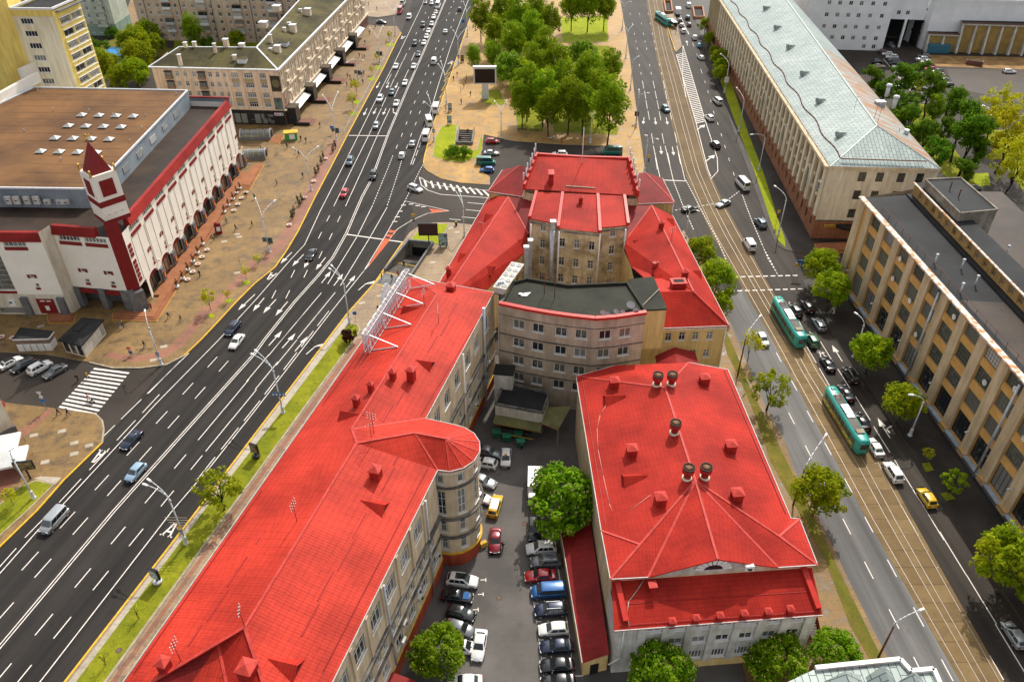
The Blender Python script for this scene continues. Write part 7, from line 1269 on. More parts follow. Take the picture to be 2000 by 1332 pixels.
for k,u,v,s,l in (('lump',1708,150,.85,'dark knobbly tree at the roof edge beside the numbered bays'),('lump',1728,172,.8,'dark tree below the first knobbly one at the silver roof'),('lump',1768,148,.95,'knobbly tree hiding a dark car in the lot'),('lump',1788,140,.85,'knobbly tree right of the hidden car'),('lump',1825,165,1.0,'tall two-tufted tree on a long dark trunk'),('lump',1765,205,.8,'bushy tree beside the silver roof vents'),('lump',1778,232,.9,'bushy tree at the edge of the rusty roof'),('lump',1808,262,.95,'dark bushy tree over the lot lawn'),('lump',1862,200,1.0,'dense dark tree at the wet lot corner'),('lump',1888,230,1.1,'largest dark tree beside the wet lot'),('lump',1905,258,1.1,'dense dark tree nearest the parked white cars'),('lump',1848,250,.7,'slim tree on the lot lawn'),('lump',1843,290,.75,'tree above the dark footpath'),('lump',1912,285,.8,'tree left of the yellow willow'),('lump',1888,330,.7,'low tree behind the factory annex'),('lump',1820,300,.8,'tree at the corner of the silver roof'),('loose',1952,210,.9,'yellow-green willow behind the parked white cars'),('loose',1978,250,1.1,'large yellow-green willow at the right edge'),('loose',1990,310,.9,'yellow-green willow nearest the factory cars'),('birch',1828,210,.55,'thin light tree before the wet lot'),('sapling',1792,160,1.8,'slender young tree among the parked cars')):tree(k,u,v,l,s*1.5,group=LG)
TG='trees in the left courtyards'
for k,u,v,s,l in (('lump',192,95,1.0,'yellowish tree against the yellow tower'),('lime',205,125,1.3,'tree left of the blue tank'),('lime',262,80,1.4,'large tree above the blue tank'),('lime',285,62,1.2,'tree nearest the courtyard car'),('lime',270,108,1.4,'dense tree right of the blue tank'),('lime',262,140,1.2,'tree next to the peach house gable'),('lime',232,152,1.0,'low tree behind the store parapet'),('birch',374,58,.95,'tall dark green tree before the beige block'),('lime',462,75,.8,'low dark tree before the beige block'),('shrub',405,85,2.4,'bush right of the tall tree'),('shrub',218,65,2.2,'dark shrub by the mint block'),('lime',300,85,.9,'tree above the peach house gutter')):tree(k,u,v,l,s*1.12,group=TG)
for u,v,s,l in ((885,305,2.0,'long clipped dark shrub on the lawn by the underpass, left clump'),(905,308,2.0,'long clipped dark shrub on the lawn by the underpass, right clump')):tree('shrub',u,v,l,s,at='foot',z0=.15)
# ================================================================ VEHICLES
PAINT={k:paint('car '+k,c,r,m) for k,(c,r,m) in dict(white=((.78,.77,.75),.25,0),silver=((.42,.44,.45),.3,.5),grey=((.16,.17,.18),.3,.4),black=((.012,.012,.014),.2,0),navy=((.014,.022,.055),.22,.2),red=((.45,.012,.018),.25,0),darkred=((.22,.008,.018),.22,.2),maroon=((.10,.012,.02),.3,0),blue=((.02,.12,.35),.25,.2),lightblue=((.30,.44,.58),.3,.3),bluegrey=((.10,.15,.18),.3,.3),teal=((.05,.16,.18),.3,.2),green=((.04,.13,.05),.3,0),bottle=((.01,.16,.12),.35,0),yellow=((.72,.45,.02),.3,0),beige=((.5,.4,.3),.3,.2),cyan=((.05,.35,.5),.3,0),tram=((.02,.36,.30),.35,0),lime=((.25,.5,.05),.3,0)).items()}
M['lamp_white']=plain('headlamp lens',(.7,.72,.72),.1);M['lamp_red']=plain('tail lamp lens',(.45,.01,.012),.2);M['rim']=plain('wheel rim',(.42,.43,.44),.35,.6);M['plate']=plain('number plate',(.75,.75,.72),.5)
# side profile: (x from nose in m, waist z) lower body, then greenhouse: windscreen foot, roof front, roof rear, rear foot
SPEC={
'sedan':dict(L=4.5,W=1.78,gh=(1.25,2.05,3.35,4.0),belt=(.62,.78,.92,.95,.96,.92),zr=1.43,r=.31),
'hatch':dict(L=4.1,W=1.75,gh=(1.05,1.8,3.55,3.98),belt=(.64,.82,.95,.98,1.0,.96),zr=1.5,r=.31),
'wagon':dict(L=4.6,W=1.8,gh=(1.2,2.0,4.1,4.5),belt=(.62,.8,.94,.96,.98,.95),zr=1.5,r=.32),
'suv':dict(L=4.55,W=1.88,gh=(1.15,1.9,3.95,4.42),belt=(.78,.98,1.08,1.12,1.14,1.08),zr=1.72,r=.37),
'van':dict(L=4.9,W=1.92,gh=(.75,1.45,4.7,4.86),belt=(.8,1.05,1.12,1.12,1.12,1.1),zr=1.95,r=.34),
'minibus':dict(L=6.2,W=2.05,gh=(.7,1.5,6.05,6.16),belt=(.9,1.25,1.35,1.35,1.35,1.35),zr=2.6,r=.37),
'panelvan':dict(L=5.0,W=1.95,gh=(.8,1.55,4.85,4.96),belt=(.8,1.05,1.15,1.15,1.15,1.12),zr=2.0,r=.34),
}
_VM={}
def veh_meshes(kind):
 if kind in _VM: return _VM[kind]
 s=SPEC[kind];L,W,zr,r=s['L'],s['W'],s['zr'],s['r'];g0,g1,g2,g3_=s['gh'];b=s['belt'];hx=L/2
 X=[0.0,.12,.45,g0,(g0+g3_)/2,g3_,L-.1,L];Zt=[b[0]-.12,b[0],b[1],b[2],b[3],b[4],b[5],b[5]-.22];Wf=[.78,.86,.96,1,1,1,.93,.84];Zb=[.34,.25,.22,.22,.22,.22,.26,.36]
 bm=bmesh.new();rings=[]
 for x,zt,wf,zb in zip(X,Zt,Wf,Zb):
  w=W/2*wf;q=[(-w*.93,zb),(-w,zb+.16),(-w,zt-.22),(-w*.95,zt-.05),(-w*.84,zt),(0,zt+.025),(w*.84,zt),(w*.95,zt-.05),(w,zt-.22),(w,zb+.16),(w*.93,zb)]
  rings.append([bm.verts.new((hx-x,y,z)) for y,z in q])
 for a,c in zip(rings,rings[1:]):
  n=len(a)
  for i in range(n):j=(i+1)%n;f=bm.faces.new((a[i],a[j],c[j],c[i]))
 bm.faces.new(rings[0][::-1]);bm.faces.new(rings[-1])
 zb_=b[2]-.05;wb,wt=W/2*.90,W/2*(.72 if kind not in ('van','minibus','panelvan') else .84)
 low=[(hx-g0,-wb*.94,zb_),(hx-(g0+.55),-wb,zb_+.02),(hx-(g3_-.4),-wb,zb_+.02),(hx-g3_,-wb*.9,zb_)];up=[(hx-g1,-wt*.94,zr-.05),(hx-(g1+.35),-wt,zr),(hx-(g2-.3),-wt,zr-.01),(hx-g2,-wt*.93,zr-.06)]
 LO=[bm.verts.new(p) for p in low];LR=[bm.verts.new((p[0],-p[1],p[2])) for p in low];UO=[bm.verts.new(p) for p in up];UR=[bm.verts.new((p[0],-p[1],p[2])) for p in up];RC=[bm.verts.new((p[0],0,p[2]+.045)) for p in up]
 for i in range(3):
  bm.faces.new((LO[i+1],LO[i],UO[i],UO[i+1]));bm.faces.new((LR[i],LR[i+1],UR[i+1],UR[i]));bm.faces.new((UO[i],RC[i],RC[i+1],UO[i+1]));bm.faces.new((RC[i],UR[i],UR[i+1],RC[i+1]))
 bm.faces.new((LO[0],LR[0],UR[0],RC[0],UO[0]));bm.faces.new((LR[3],LO[3],UO[3],RC[3],UR[3]))
 bmesh.ops.recalc_face_normals(bm,faces=bm.faces);bmesh.ops.bevel(bm,geom=[e for e in bm.edges if e.is_manifold and e.calc_face_angle(0)>.45],offset=.045,segments=2,profile=.6,affect='EDGES')
 for f in bm.faces:f.smooth=True
 me=bpy.data.meshes.new('body');bm.to_mesh(me);bm.free();me.materials.append(PAINT['white'])
 try :me.set_sharp_from_angle(angle=R(38))
 except Exception: pass
 P= lambda q:Vector(q)
 def quad_in(name,c,mx,mz,off,mat=None,split=1,blank=()):
  """glass pane set 1 cm proud of an opening c = [bl, br, tr, tl]"""
  bl,br_,tr,tl=map(P,c);n=(br_-bl).cross(tl-bl).normalized()*off;mb=MB()
  for k in range(split):
   if k in blank:continue
   a,e=(k+mx)/split,(k+1-mx)/split;pt= lambda s_,t_:(bl*(1-s_)+br_*s_)*(1-t_)+(tl*(1-s_)+tr*s_)*t_+n
   mb.poly([pt(a,mz),pt(e,mz),pt(e,1-mz*.7),pt(a,1-mz*.7)])
  return mb.mesh(name,[mat or M['car_glass']])
 fl= lambda p:(p[0],-p[1],p[2]);parts={}
 parts['windscreen']=[quad_in('windscreen',[fl(low[0]),low[0],up[0],fl(up[0])][::1],.05,.1,-.03)]
 ws=parts['windscreen'][0]
 parts['windscreen']=[quad_in('windscreen',[low[0],fl(low[0]),fl(up[0]),up[0]],.05,.1,.04)]
 parts['rear_window']=[quad_in('rear_window',[fl(low[3]),low[3],up[3],fl(up[3])],.08,.18,.04)]
 big=kind in ('van','minibus');sp={'sedan':2,'hatch':2,'wagon':3,'suv':3,'van':3,'minibus':5,'panelvan':4}[kind];bk=(1,2,3) if kind=='panelvan' else ()
 lw=(low[0][0]-.35,-wb*.985,zb_+.02);lr_=(low[3][0]+.28,-wb*.97,zb_+.02);uw=(up[0][0]-.12,-wt*.99,zr-.05);ur_=(up[3][0]+.1,-wt*.975,zr-.06)
 parts['side_window']=[quad_in('side_window',[lr_,lw,uw,ur_],.05,.1,.045,None,sp,tuple(sp-1-k for k in bk)),quad_in('side_window',[fl(lw),fl(lr_),fl(ur_),fl(uw)],.05,.1,.045,None,sp,bk)]
 wm=MB();
 for ys,m in ((0,0),):
  n=14;i=0;ring= lambda rr,y:[(rr*math.cos(6.2832*k/n),y,rr*math.sin(6.2832*k/n)) for k in range(n)]
  A,B_=ring(r,-.11),ring(r,.11)
  for k in range(n):j=(k+1)%n;wm.poly([A[j],A[k],B_[k],B_[j]],0,True)
  wm.poly(A,0);wm.poly(B_[::-1],0)
 wheel=wm.mesh('wheel',[M['black']]);rm=MB();n=10;rm.poly([(r*.64*math.cos(6.2832*k/n),-.125,r*.64*math.sin(6.2832*k/n)) for k in range(n)]);rm.poly([(r*.64*math.cos(6.2832*k/n),.125,r*.64*math.sin(6.2832*k/n)) for k in range(n)][::-1]);rim=rm.mesh('rim',[M['rim']])
 hl=MB();hl.box((0,0,0),(.3,.34,.16));tl_=MB();tl_.box((0,0,0),(.14,.26,.22));pl_m=MB();pl_m.box((0,0,0),(.03,.5,.12));mr=MB();mr.box((0,0,0),(.1,.2,.14))
 _VM[kind]=dict(body=me,parts=parts,wheel=wheel,rim=rim,head=hl.mesh('headlight',[M['lamp_white']]),tail=tl_.mesh('taillight',[M['lamp_red']]),plate=pl_m.mesh('number_plate',[M['plate']]),mirror=mr.mesh('mirror',[PAINT['black']]),spec=s); return _VM[kind]
NAMES=dict(sedan=('sedan_car','car'),hatch=('hatchback_car','car'),wagon=('estate_car','car'),suv=('suv_car','car'),van=('passenger_van','van'),minibus=('minibus','minibus'),panelvan=('delivery_van','van'))
def setmat(o,m):o.material_slots[0].link='OBJECT';o.material_slots[0].material=m
def car(kind,col,u,v,a,label,group=None,z=0.01,extra=None,sc=1.0):
 """(u, v) = middle of the car as seen, at bonnet height; a = direction of the nose in radians"""
 vm=veh_meshes(kind);s=vm['spec'];x,y=g(u,v,s['zr']*.5);nm,cat=NAMES[kind];o=thing(nm,label,cat,(x,y,z),a,group);o.scale=(sc,)*3
 b=put('body',vm['body'],o);setmat(b,PAINT[col])
 for n,ms in vm['parts'].items():
  for m_ in ms:put(n,m_,o)
 L,W,r=s['L'],s['W'],s['r']
 for fx in (L/2-.78,-L/2+.78):
  for sy in (-1,1):w=put('wheel',vm['wheel'],o,(fx,sy*(W/2-.10),r));put('rim',vm['rim'],w)
 hz,tz=s['belt'][0]-.17,s['belt'][5]-.32
 for sy in (-1,1):put('headlight',vm['head'],o,(L/2-.17,sy*W*.33,hz));put('taillight',vm['tail'],o,(-L/2+.06,sy*W*.36,tz));put('mirror',vm['mirror'],o,(L/2-s['gh'][0]-.35,sy*(W/2+.08),s['belt'][2]+.02))
 put('number_plate',vm['plate'],o,(-L/2-.0,0,tz-.18));put('number_plate',vm['plate'],o,(L/2+.0,0,.42))
 if extra:extra(o,s)
 return o
def dirpx(u0,v0,u1,v1): return ang(g(u0,v0),g(u1,v1))
def roof_extra(name,mat,size,dx=0.0,dz=0.02):
 def f(o,s):mb=MB();mb.box((dx,0,s['zr']+dz),size);mb.build(name,mat,o)
 return f
def taxi_lamp(o,s):mb=MB();mb.box((.2,0,s['zr']+.03),(.25,.5,.18));mb.build('taxi_sign',M['line_yel'],o)
def rails(o,s):
 for y in (-.55,.55):mb=MB();mb.box((-.3,y,s['zr']+.03),(1.9,.06,.06));mb.build('roof_rail',M['steel'],o)
sunroof=roof_extra('sunroof',M['car_glass'],(1.5,1.0,.03),-.2,.03)
SA=R(75)+R(180);GA='cars driving on the avenue'
def adir(v):
 """heading of the avenue at image row v, away from the camera"""
 P=sorted(gl(CEN),key= lambda q:q[1]);y=g(800,v)[1]
 for a,b in zip(P,P[1:]):
  if a[1]<=y<=b[1]: return ang(a,b)
 return R(75)
for k,c,u,v,l,ex in (('van','silver',104,1014,'silver passenger van coming down the kerb lane, lowest on the avenue',None),('hatch','lightblue',264,921,'light blue hatchback next to the double white line',None),('sedan','navy',256,858,'navy sedan driving just above the light blue hatchback',None),('sedan','white',462,666,'white sedan following the navy estate towards the camera',None),('wagon','navy',454,640,'navy estate car in the kerb lane beside the brick path',None),('sedan','black',608,496,'black sedan with a white sticker between the lane arrows',roof_extra('sticker',M['white'],(.6,.5,.02),-1.5,-.45)),('hatch','red',672,377,'red hatchback alone on the avenue before the side street',None),('suv','black',729,341,'black off-roader beside the dotted guide lines',None),('suv','bluegrey',683,314,'dark grey-blue off-roader at the kerb side stop line',rails),('hatch','silver',734,245,'silver hatchback just above the stop line',None),('suv','white',742,192,'white off-roader between two arrow rows',None),('sedan','white',774,201,'white taxi with yellow trim beside the white off-roader',taxi_lamp),('hatch','bluegrey',765,180,'grey-blue hatchback over a lane arrow',None),('sedan','white',791,161,'white sedan next to the double line, upper arrows',None),('sedan','white',773,129,'white sedan in the kerb-side lane above the arrows',None),('sedan','white',808,129,'white sedan level with the delivery van across the line',None),('sedan','black',817,105,'black sedan ahead of the queue of white cars',None),('suv','black',810,84,'black off-roader left of the queue',None),('sedan','white',828,83,'first white car of the queue at the double line',None),('sedan','white',833,71,'second white car of the queue at the double line',None),('sedan','white',837,60,'third white car of the queue at the double line',None),('hatch','white',843,47,'fourth white car of the queue at the double line',None),('suv','black',826,48,'black car beside the middle of the white queue',None),('sedan','white',847,33,'fifth white car of the queue at the double line',None),('sedan','beige',851,24,'beige car of the queue behind the white minibus',None),('minibus','white',855,10,'white minibus at the back of the queue',None),('sedan','grey',831,4,'dark car at the top of the avenue',None),('hatch','white',843,6,'white car at the top beside the minibus',None),('van','white',799,33,'white van near the side street mouth',None)):
 car(k,c,u,v,adir(v)+math.pi,l,GA,extra=ex)
for k,c,u,v,l in (('hatch','navy',898,18,'dark blue car driving away near the park'),('sedan','white',870,61,'lone white car driving away above the zigzag'),('panelvan','white',848,118,'white delivery van driving away with a dark rear door'),('sedan','silver',805,279,'silver sedan driving away below the minibuses'),('hatch','white',785,302,'pale grey hatchback driving away beside the dotted line')):car(k,c,u,v,adir(v),l,GA)
car('wagon','white',811,367,dirpx(796,362,827,374),'white estate car turning out of the avenue by the hatched island',GA,extra=rails)
for u,v,l in ((833,263,'white minibus nearest the underpass lawn'),(837,235,'long white minibus in the middle of the three at the stop'),(852,210,'white minibus farthest of the three at the stop')):car('minibus','white',u,v,adir(v)+(.25 if v==235 else 0),l,'minibuses at the bus stop',sc=1.02)
car('minibus','red',781,20,adir(40)+math.pi,'small red bus near the far corner',GA);car('minibus','white',787,4,adir(20),'white bus behind the red one',GA)
car('sedan','black',698,39,dirpx(720,42,690,38),'black car in the side street before the crossing',GA);car('sedan','grey',745,43,dirpx(735,42,758,44),'dark grey car in the side street mouth',GA)
GP='cars parked by the zebra crossing';an=dirpx(3,722,48,698)
for k,c,u,v,l,ex in (('sedan','white',20,707,'white sedan with a black roof at the left edge',roof_extra('black_roof',M['dark'],(1.4,1.1,.03),-.3,.03)),('wagon','black',45,712,'black car parked between two white ones',None),('suv','white',77,716,'white off-roader with a dark rear in the parked row',rails),('sedan','grey',107,724,'dark grey sedan nearest the zebra crossing',None)):car(k,c,u,v,an+(math.pi if c in ('grey','black') else 0),l,GP,extra=ex)
GS='cars on the tram street';up=R(94);dn=R(94)+math.pi
def bdir(v): return ang(g(*[(q[0],q[1]) for q in [(1320,150)]][0]),g(1300,60)) if v<100 else (R(102) if v<330 else R(100) if v<450 else R(94))
for k,c,u,v,l,ex in (('suv','teal',1300,212,'blue-grey off-roader alone on the lanes towards the camera',rails),):car(k,c,u,v,bdir(v)+math.pi,l,GS,extra=ex)
for k,c,u,v,l,ex in (('suv','white',1386,229,'white car beside the end of the hatched island',None),('van','white',1402,196,'white van along the roadside lawn',None),('hatch','white',1369,112,'white hatchback near the hatched island tip',None),('suv','black',1397,282,'black car with a silver roof by the big arrows',roof_extra('silver_roof',M['steel'],(1.9,1.2,.03),-.5,.03)),('minibus','white',1451,356,'white minibus at the curved dotted line',None),('suv','bluegrey',1486,434,'dark off-roader beside the roadside lawn end',rails),('panelvan','white',1464,475,'white delivery van on the tram street',None),('suv','white',1357,73,'white off-roader near the far stop',None),('suv','black',1328,40,'black car beside the boxy truck',None),('hatch','beige',1331,49,'beige-pink car in the left lane at the far stop',None),('suv','white',1335,60,'white off-roader behind the beige-pink car',None),('hatch','maroon',1346,48,'maroon car in the right lane at the far stop',None),('suv','black',1343,34,'black car ahead of the maroon one',None),('van','white',1345,10,'white van at the far crossing',None),('hatch','cyan',1366,88,'bright blue car by the far kerb',None)):car(k,c,u,v,bdir(v),l,GS,extra=ex)
car('sedan','black',1348,407,dirpx(1332,408,1366,402),'black sedan crossing the tracks sideways',GS);car('sedan','silver',1413,397,dirpx(1425,392,1400,402),'silver sedan crossing the street sideways',GS)
car('hatch','white',1490,662,dn,'white taxi with green stripes half under the young tree',GS,extra=roof_extra('green_stripe',PAINT['lime'],(.5,1.0,.02),-.6,.03))
for k,c,u,v,l,ex in (('suv','black',1554,604,'black off-roader beside the first teal tram',None),('suv','black',1578,597,'black car in the kerb lane at the stop line',None),('wagon','silver',1600,632,'silver estate car in the kerb lane',rails),('suv','green',1587,663,'green car right behind the first tram',None),('sedan','black',1617,709,'glossy black sedan between the two trams',None),('suv','black',1663,731,'black off-roader with roof rails in the kerb lane',rails),('sedan','black',1653,766,'black sedan beside the front of the patterned tram',None),('sedan','black',1684,821,'black sedan beside the tail of the patterned tram',None),('sedan','white',1709,872,'white sedan just past the patterned tram',None),('suv','white',1745,920,'white crossover with red tail lamps',None),('hatch','yellow',1811,970,'bright yellow hatchback before the factory',None),('hatch','silver',1982,1238,'silver coupe at the lower right edge',None)):car(k,c,u,v,up,l,GS,extra=ex)
GC='cars in the courtyard';e_=R(4);w_=R(184);dg=R(-8)
def sign_blue(o,s):mb=MB();mb.box((1.2,0,.98),(1.0,1.1,.03));mb.build('blue_roof_panel',PAINT['blue'],o)
for k,c,u,v,a,l,ex in (('sedan','grey',955,881,R(-20),'dark car half hidden behind the turret roof',None),('hatch','white',948,903,R(165),'white hatchback tucked behind the turret',None),('sedan','silver',944,938,R(-25),'silver car nosing out beside the turret',None),('hatch','white',936,970,R(-20),'white car almost hidden by the turret wall',None),('suv','white',903,1132,dg,'white crossover with a black glass roof below the turret',sunroof),('sedan','black',893,1163,dg,'black sedan with a blue panel on its bonnet',sign_blue),('hatch','black',900,1196,dg-.15,'black hatchback third from the turret',None),('hatch','grey',899,1226,dg-.2,'grey car peeping out behind the chestnut',None),('hatch','white',906,1262,dg,'white car mostly under the chestnut',None),('hatch','white',988,893,R(268),'white hatchback standing alone in the yard shade',taxi_lamp),('wagon','yellow',967,986,R(78),'yellow taxi with a white roof in the courtyard',roof_extra('white_roof',M['white'],(2.2,1.2,.03),-.4,.03)),('sedan','darkred',967,1054,R(270),'dark red sedan with a man at its door',None),('sedan','white',936,1258,R(263),'cream white sedan driving through the yard',None),('sedan','white',908,1330,R(180),'white car cut by the bottom edge',None),('suv','black',1043,1031,R(268),'black car parked nose out beside the courtyard chestnut',None)):car(k,c,u,v,a,l,GC,extra=ex)
GW_='cars parked in a row along the red shed'
for k,c,u,v,l,ex in (('suv','white',1057,1069,'white crossover at the top of the row by the red shed',None),('suv','grey',1066,1095,'silver-grey off-roader second in the row by the red shed',rails),('sedan','red',1055,1123,'red estate in the row by the red shed',None),('van','blue',1071,1152,'bright blue van in the row by the red shed',None),('suv','navy',1076,1189,'dark off-roader with silver roof rails below the blue van',rails),('hatch','white',1081,1227,'white hatchback with a silver side in the row by the red shed',None),('sedan','navy',1087,1261,'dark blue sedan in the row by the red shed',None),('sedan','black',1088,1298,'black sedan second from the bottom of the row',None),('sedan','black',1090,1330,'black car at the bottom of the row, cut by the edge',None)):car(k,c,u,v,w_,l,GW_,extra=ex)
GL='cars on the parking lot behind the institute'
for k,c,u,v,a,l in (('hatch','red',962,275,0,'red hatchback at the park edge of the lot'),('sedan','silver',960,298,0,'silver sedan below the red hatchback'),('hatch','blue',951,331,180,'blue hatchback below the green van'),('suv','white',1093,300,180,'white off-roader peeping over the red roof ridge')):car(k,c,u,v,R(a),l,GL)
car('minibus','bottle',949,313,R(0),'dark green van at the left of the lot',GL,sc=.9);car('minibus','bottle',1196,293,R(180),'dark green van at the right of the lot',GL,sc=.95)
GR='cars parked behind the stone building'
rl=[('hatch','silver',1741,88,-80,'silver car coming out of the dark gateway'),('sedan','maroon',1726,100,10,'maroon car nearest the gateway'),('hatch','white',1733,105,170,'white car below the maroon one'),('suv','white',1742,111,170,'white off-roader in the left lot row'),('hatch','bluegrey',1746,117,170,'blue-grey car in the left lot row'),('suv','black',1750,123,170,'black car in the left lot row'),('hatch','white',1753,130,170,'white car at the foot of the left lot row'),('suv','black',1715,120,5,'black off-roader at the silver roof edge'),('sedan','beige',1717,129,5,'beige sedan at the silver roof edge'),('suv','grey',1804,109,170,'dark car at the top of the right lot row'),('suv','white',1801,115,170,'white off-roader in the right lot row'),('hatch','white',1809,121,170,'white hatchback in the right lot row'),('suv','black',1812,127,170,'black off-roader above the red car'),('sedan','red',1818,134,170,'red car in the right lot row'),('suv','black',1830,139,170,'black off-roader below the red car'),('hatch','beige',1833,146,170,'beige-white car in the right lot row'),('suv','grey',1842,157,170,'grey off-roader low in the right lot row'),('wagon','black',1850,165,175,'black estate at the corner of the wet lot'),('sedan','white',1760,168,175,'white car between the knobbly trees'),('sedan','grey',1797,171,0,'grey car between the knobbly trees'),('sedan','black',1762,143,0,'dark car hidden behind a knobbly tree'),('wagon','white',1972,139,-5,'white estate alone on the wet lot'),('suv','white',1919,211,0,'white car at the foot of the wet lot'),('hatch','navy',1924,220,0,'dark car below the white one on the lot edge'),('hatch','white',1934,229,0,'white car behind the willow'),('sedan','black',1945,240,0,'black car behind the willow')]
for k,c,u,v,a,l in rl:car(k,c,u,v,R(a),l,GR)
for k,c,u,v,l in (('suv','black',1898,368,'black car at the top of the row behind the factory'),('sedan','white',1910,382,'white car behind the factory annex'),('sedan','bluegrey',1920,393,'blue-grey car behind the factory annex'),('sedan','grey',1931,404,'grey car behind the factory annex'),('hatch','cyan',1946,430,'light blue car at the annex corner'),('suv','black',1957,443,'black car below the light blue one'),('suv','navy',1972,455,'navy car in the row behind the factory'),('suv','black',1984,466,'black car with white roof in the row behind the factory'),('suv','black',1990,481,'black car at the right edge behind the factory')):car(k,c,u,v,R(175),l,'cars parked behind the factory')
car('hatch','white',256,62,R(0),'white car in the far left courtyard')
# box trucks
def truck(u,v,a,label,cab='white',box='white',Lb=4.4):
 x,y=g(u,v,1.4);o=thing('box_truck',label,'truck',(x,y,.01),a);vm=veh_meshes('van')
 mb=MB();mb.box((-1.0,0,.75),(Lb,2.2,2.2));mb.build('cargo_box',PAINT[box],o);mb=MB();mb.box((Lb/2-.2,0,.4),(1.7,2.0,1.8),0,0,.9);mb.build('cab',PAINT[cab],o);mb=MB();mb.poly([(Lb/2+.64,-.8,1.3),(Lb/2+.64,.8,1.3),(Lb/2+.6,.75,2.0),(Lb/2+.6,-.75,2.0)]);mb.build('windscreen',M['car_glass'],o)
 for fx in (Lb/2-.2,-Lb/2):
  for sy in (-1,1):w=put('wheel',vm['wheel'],o,(fx,sy*.95,.36));put('rim',vm['rim'],w)
 return o
truck(1324,22,bdir(50),'boxy grey-white truck beside the far tram stop');truck(1044,952,R(268),'white box truck behind the courtyard chestnut')
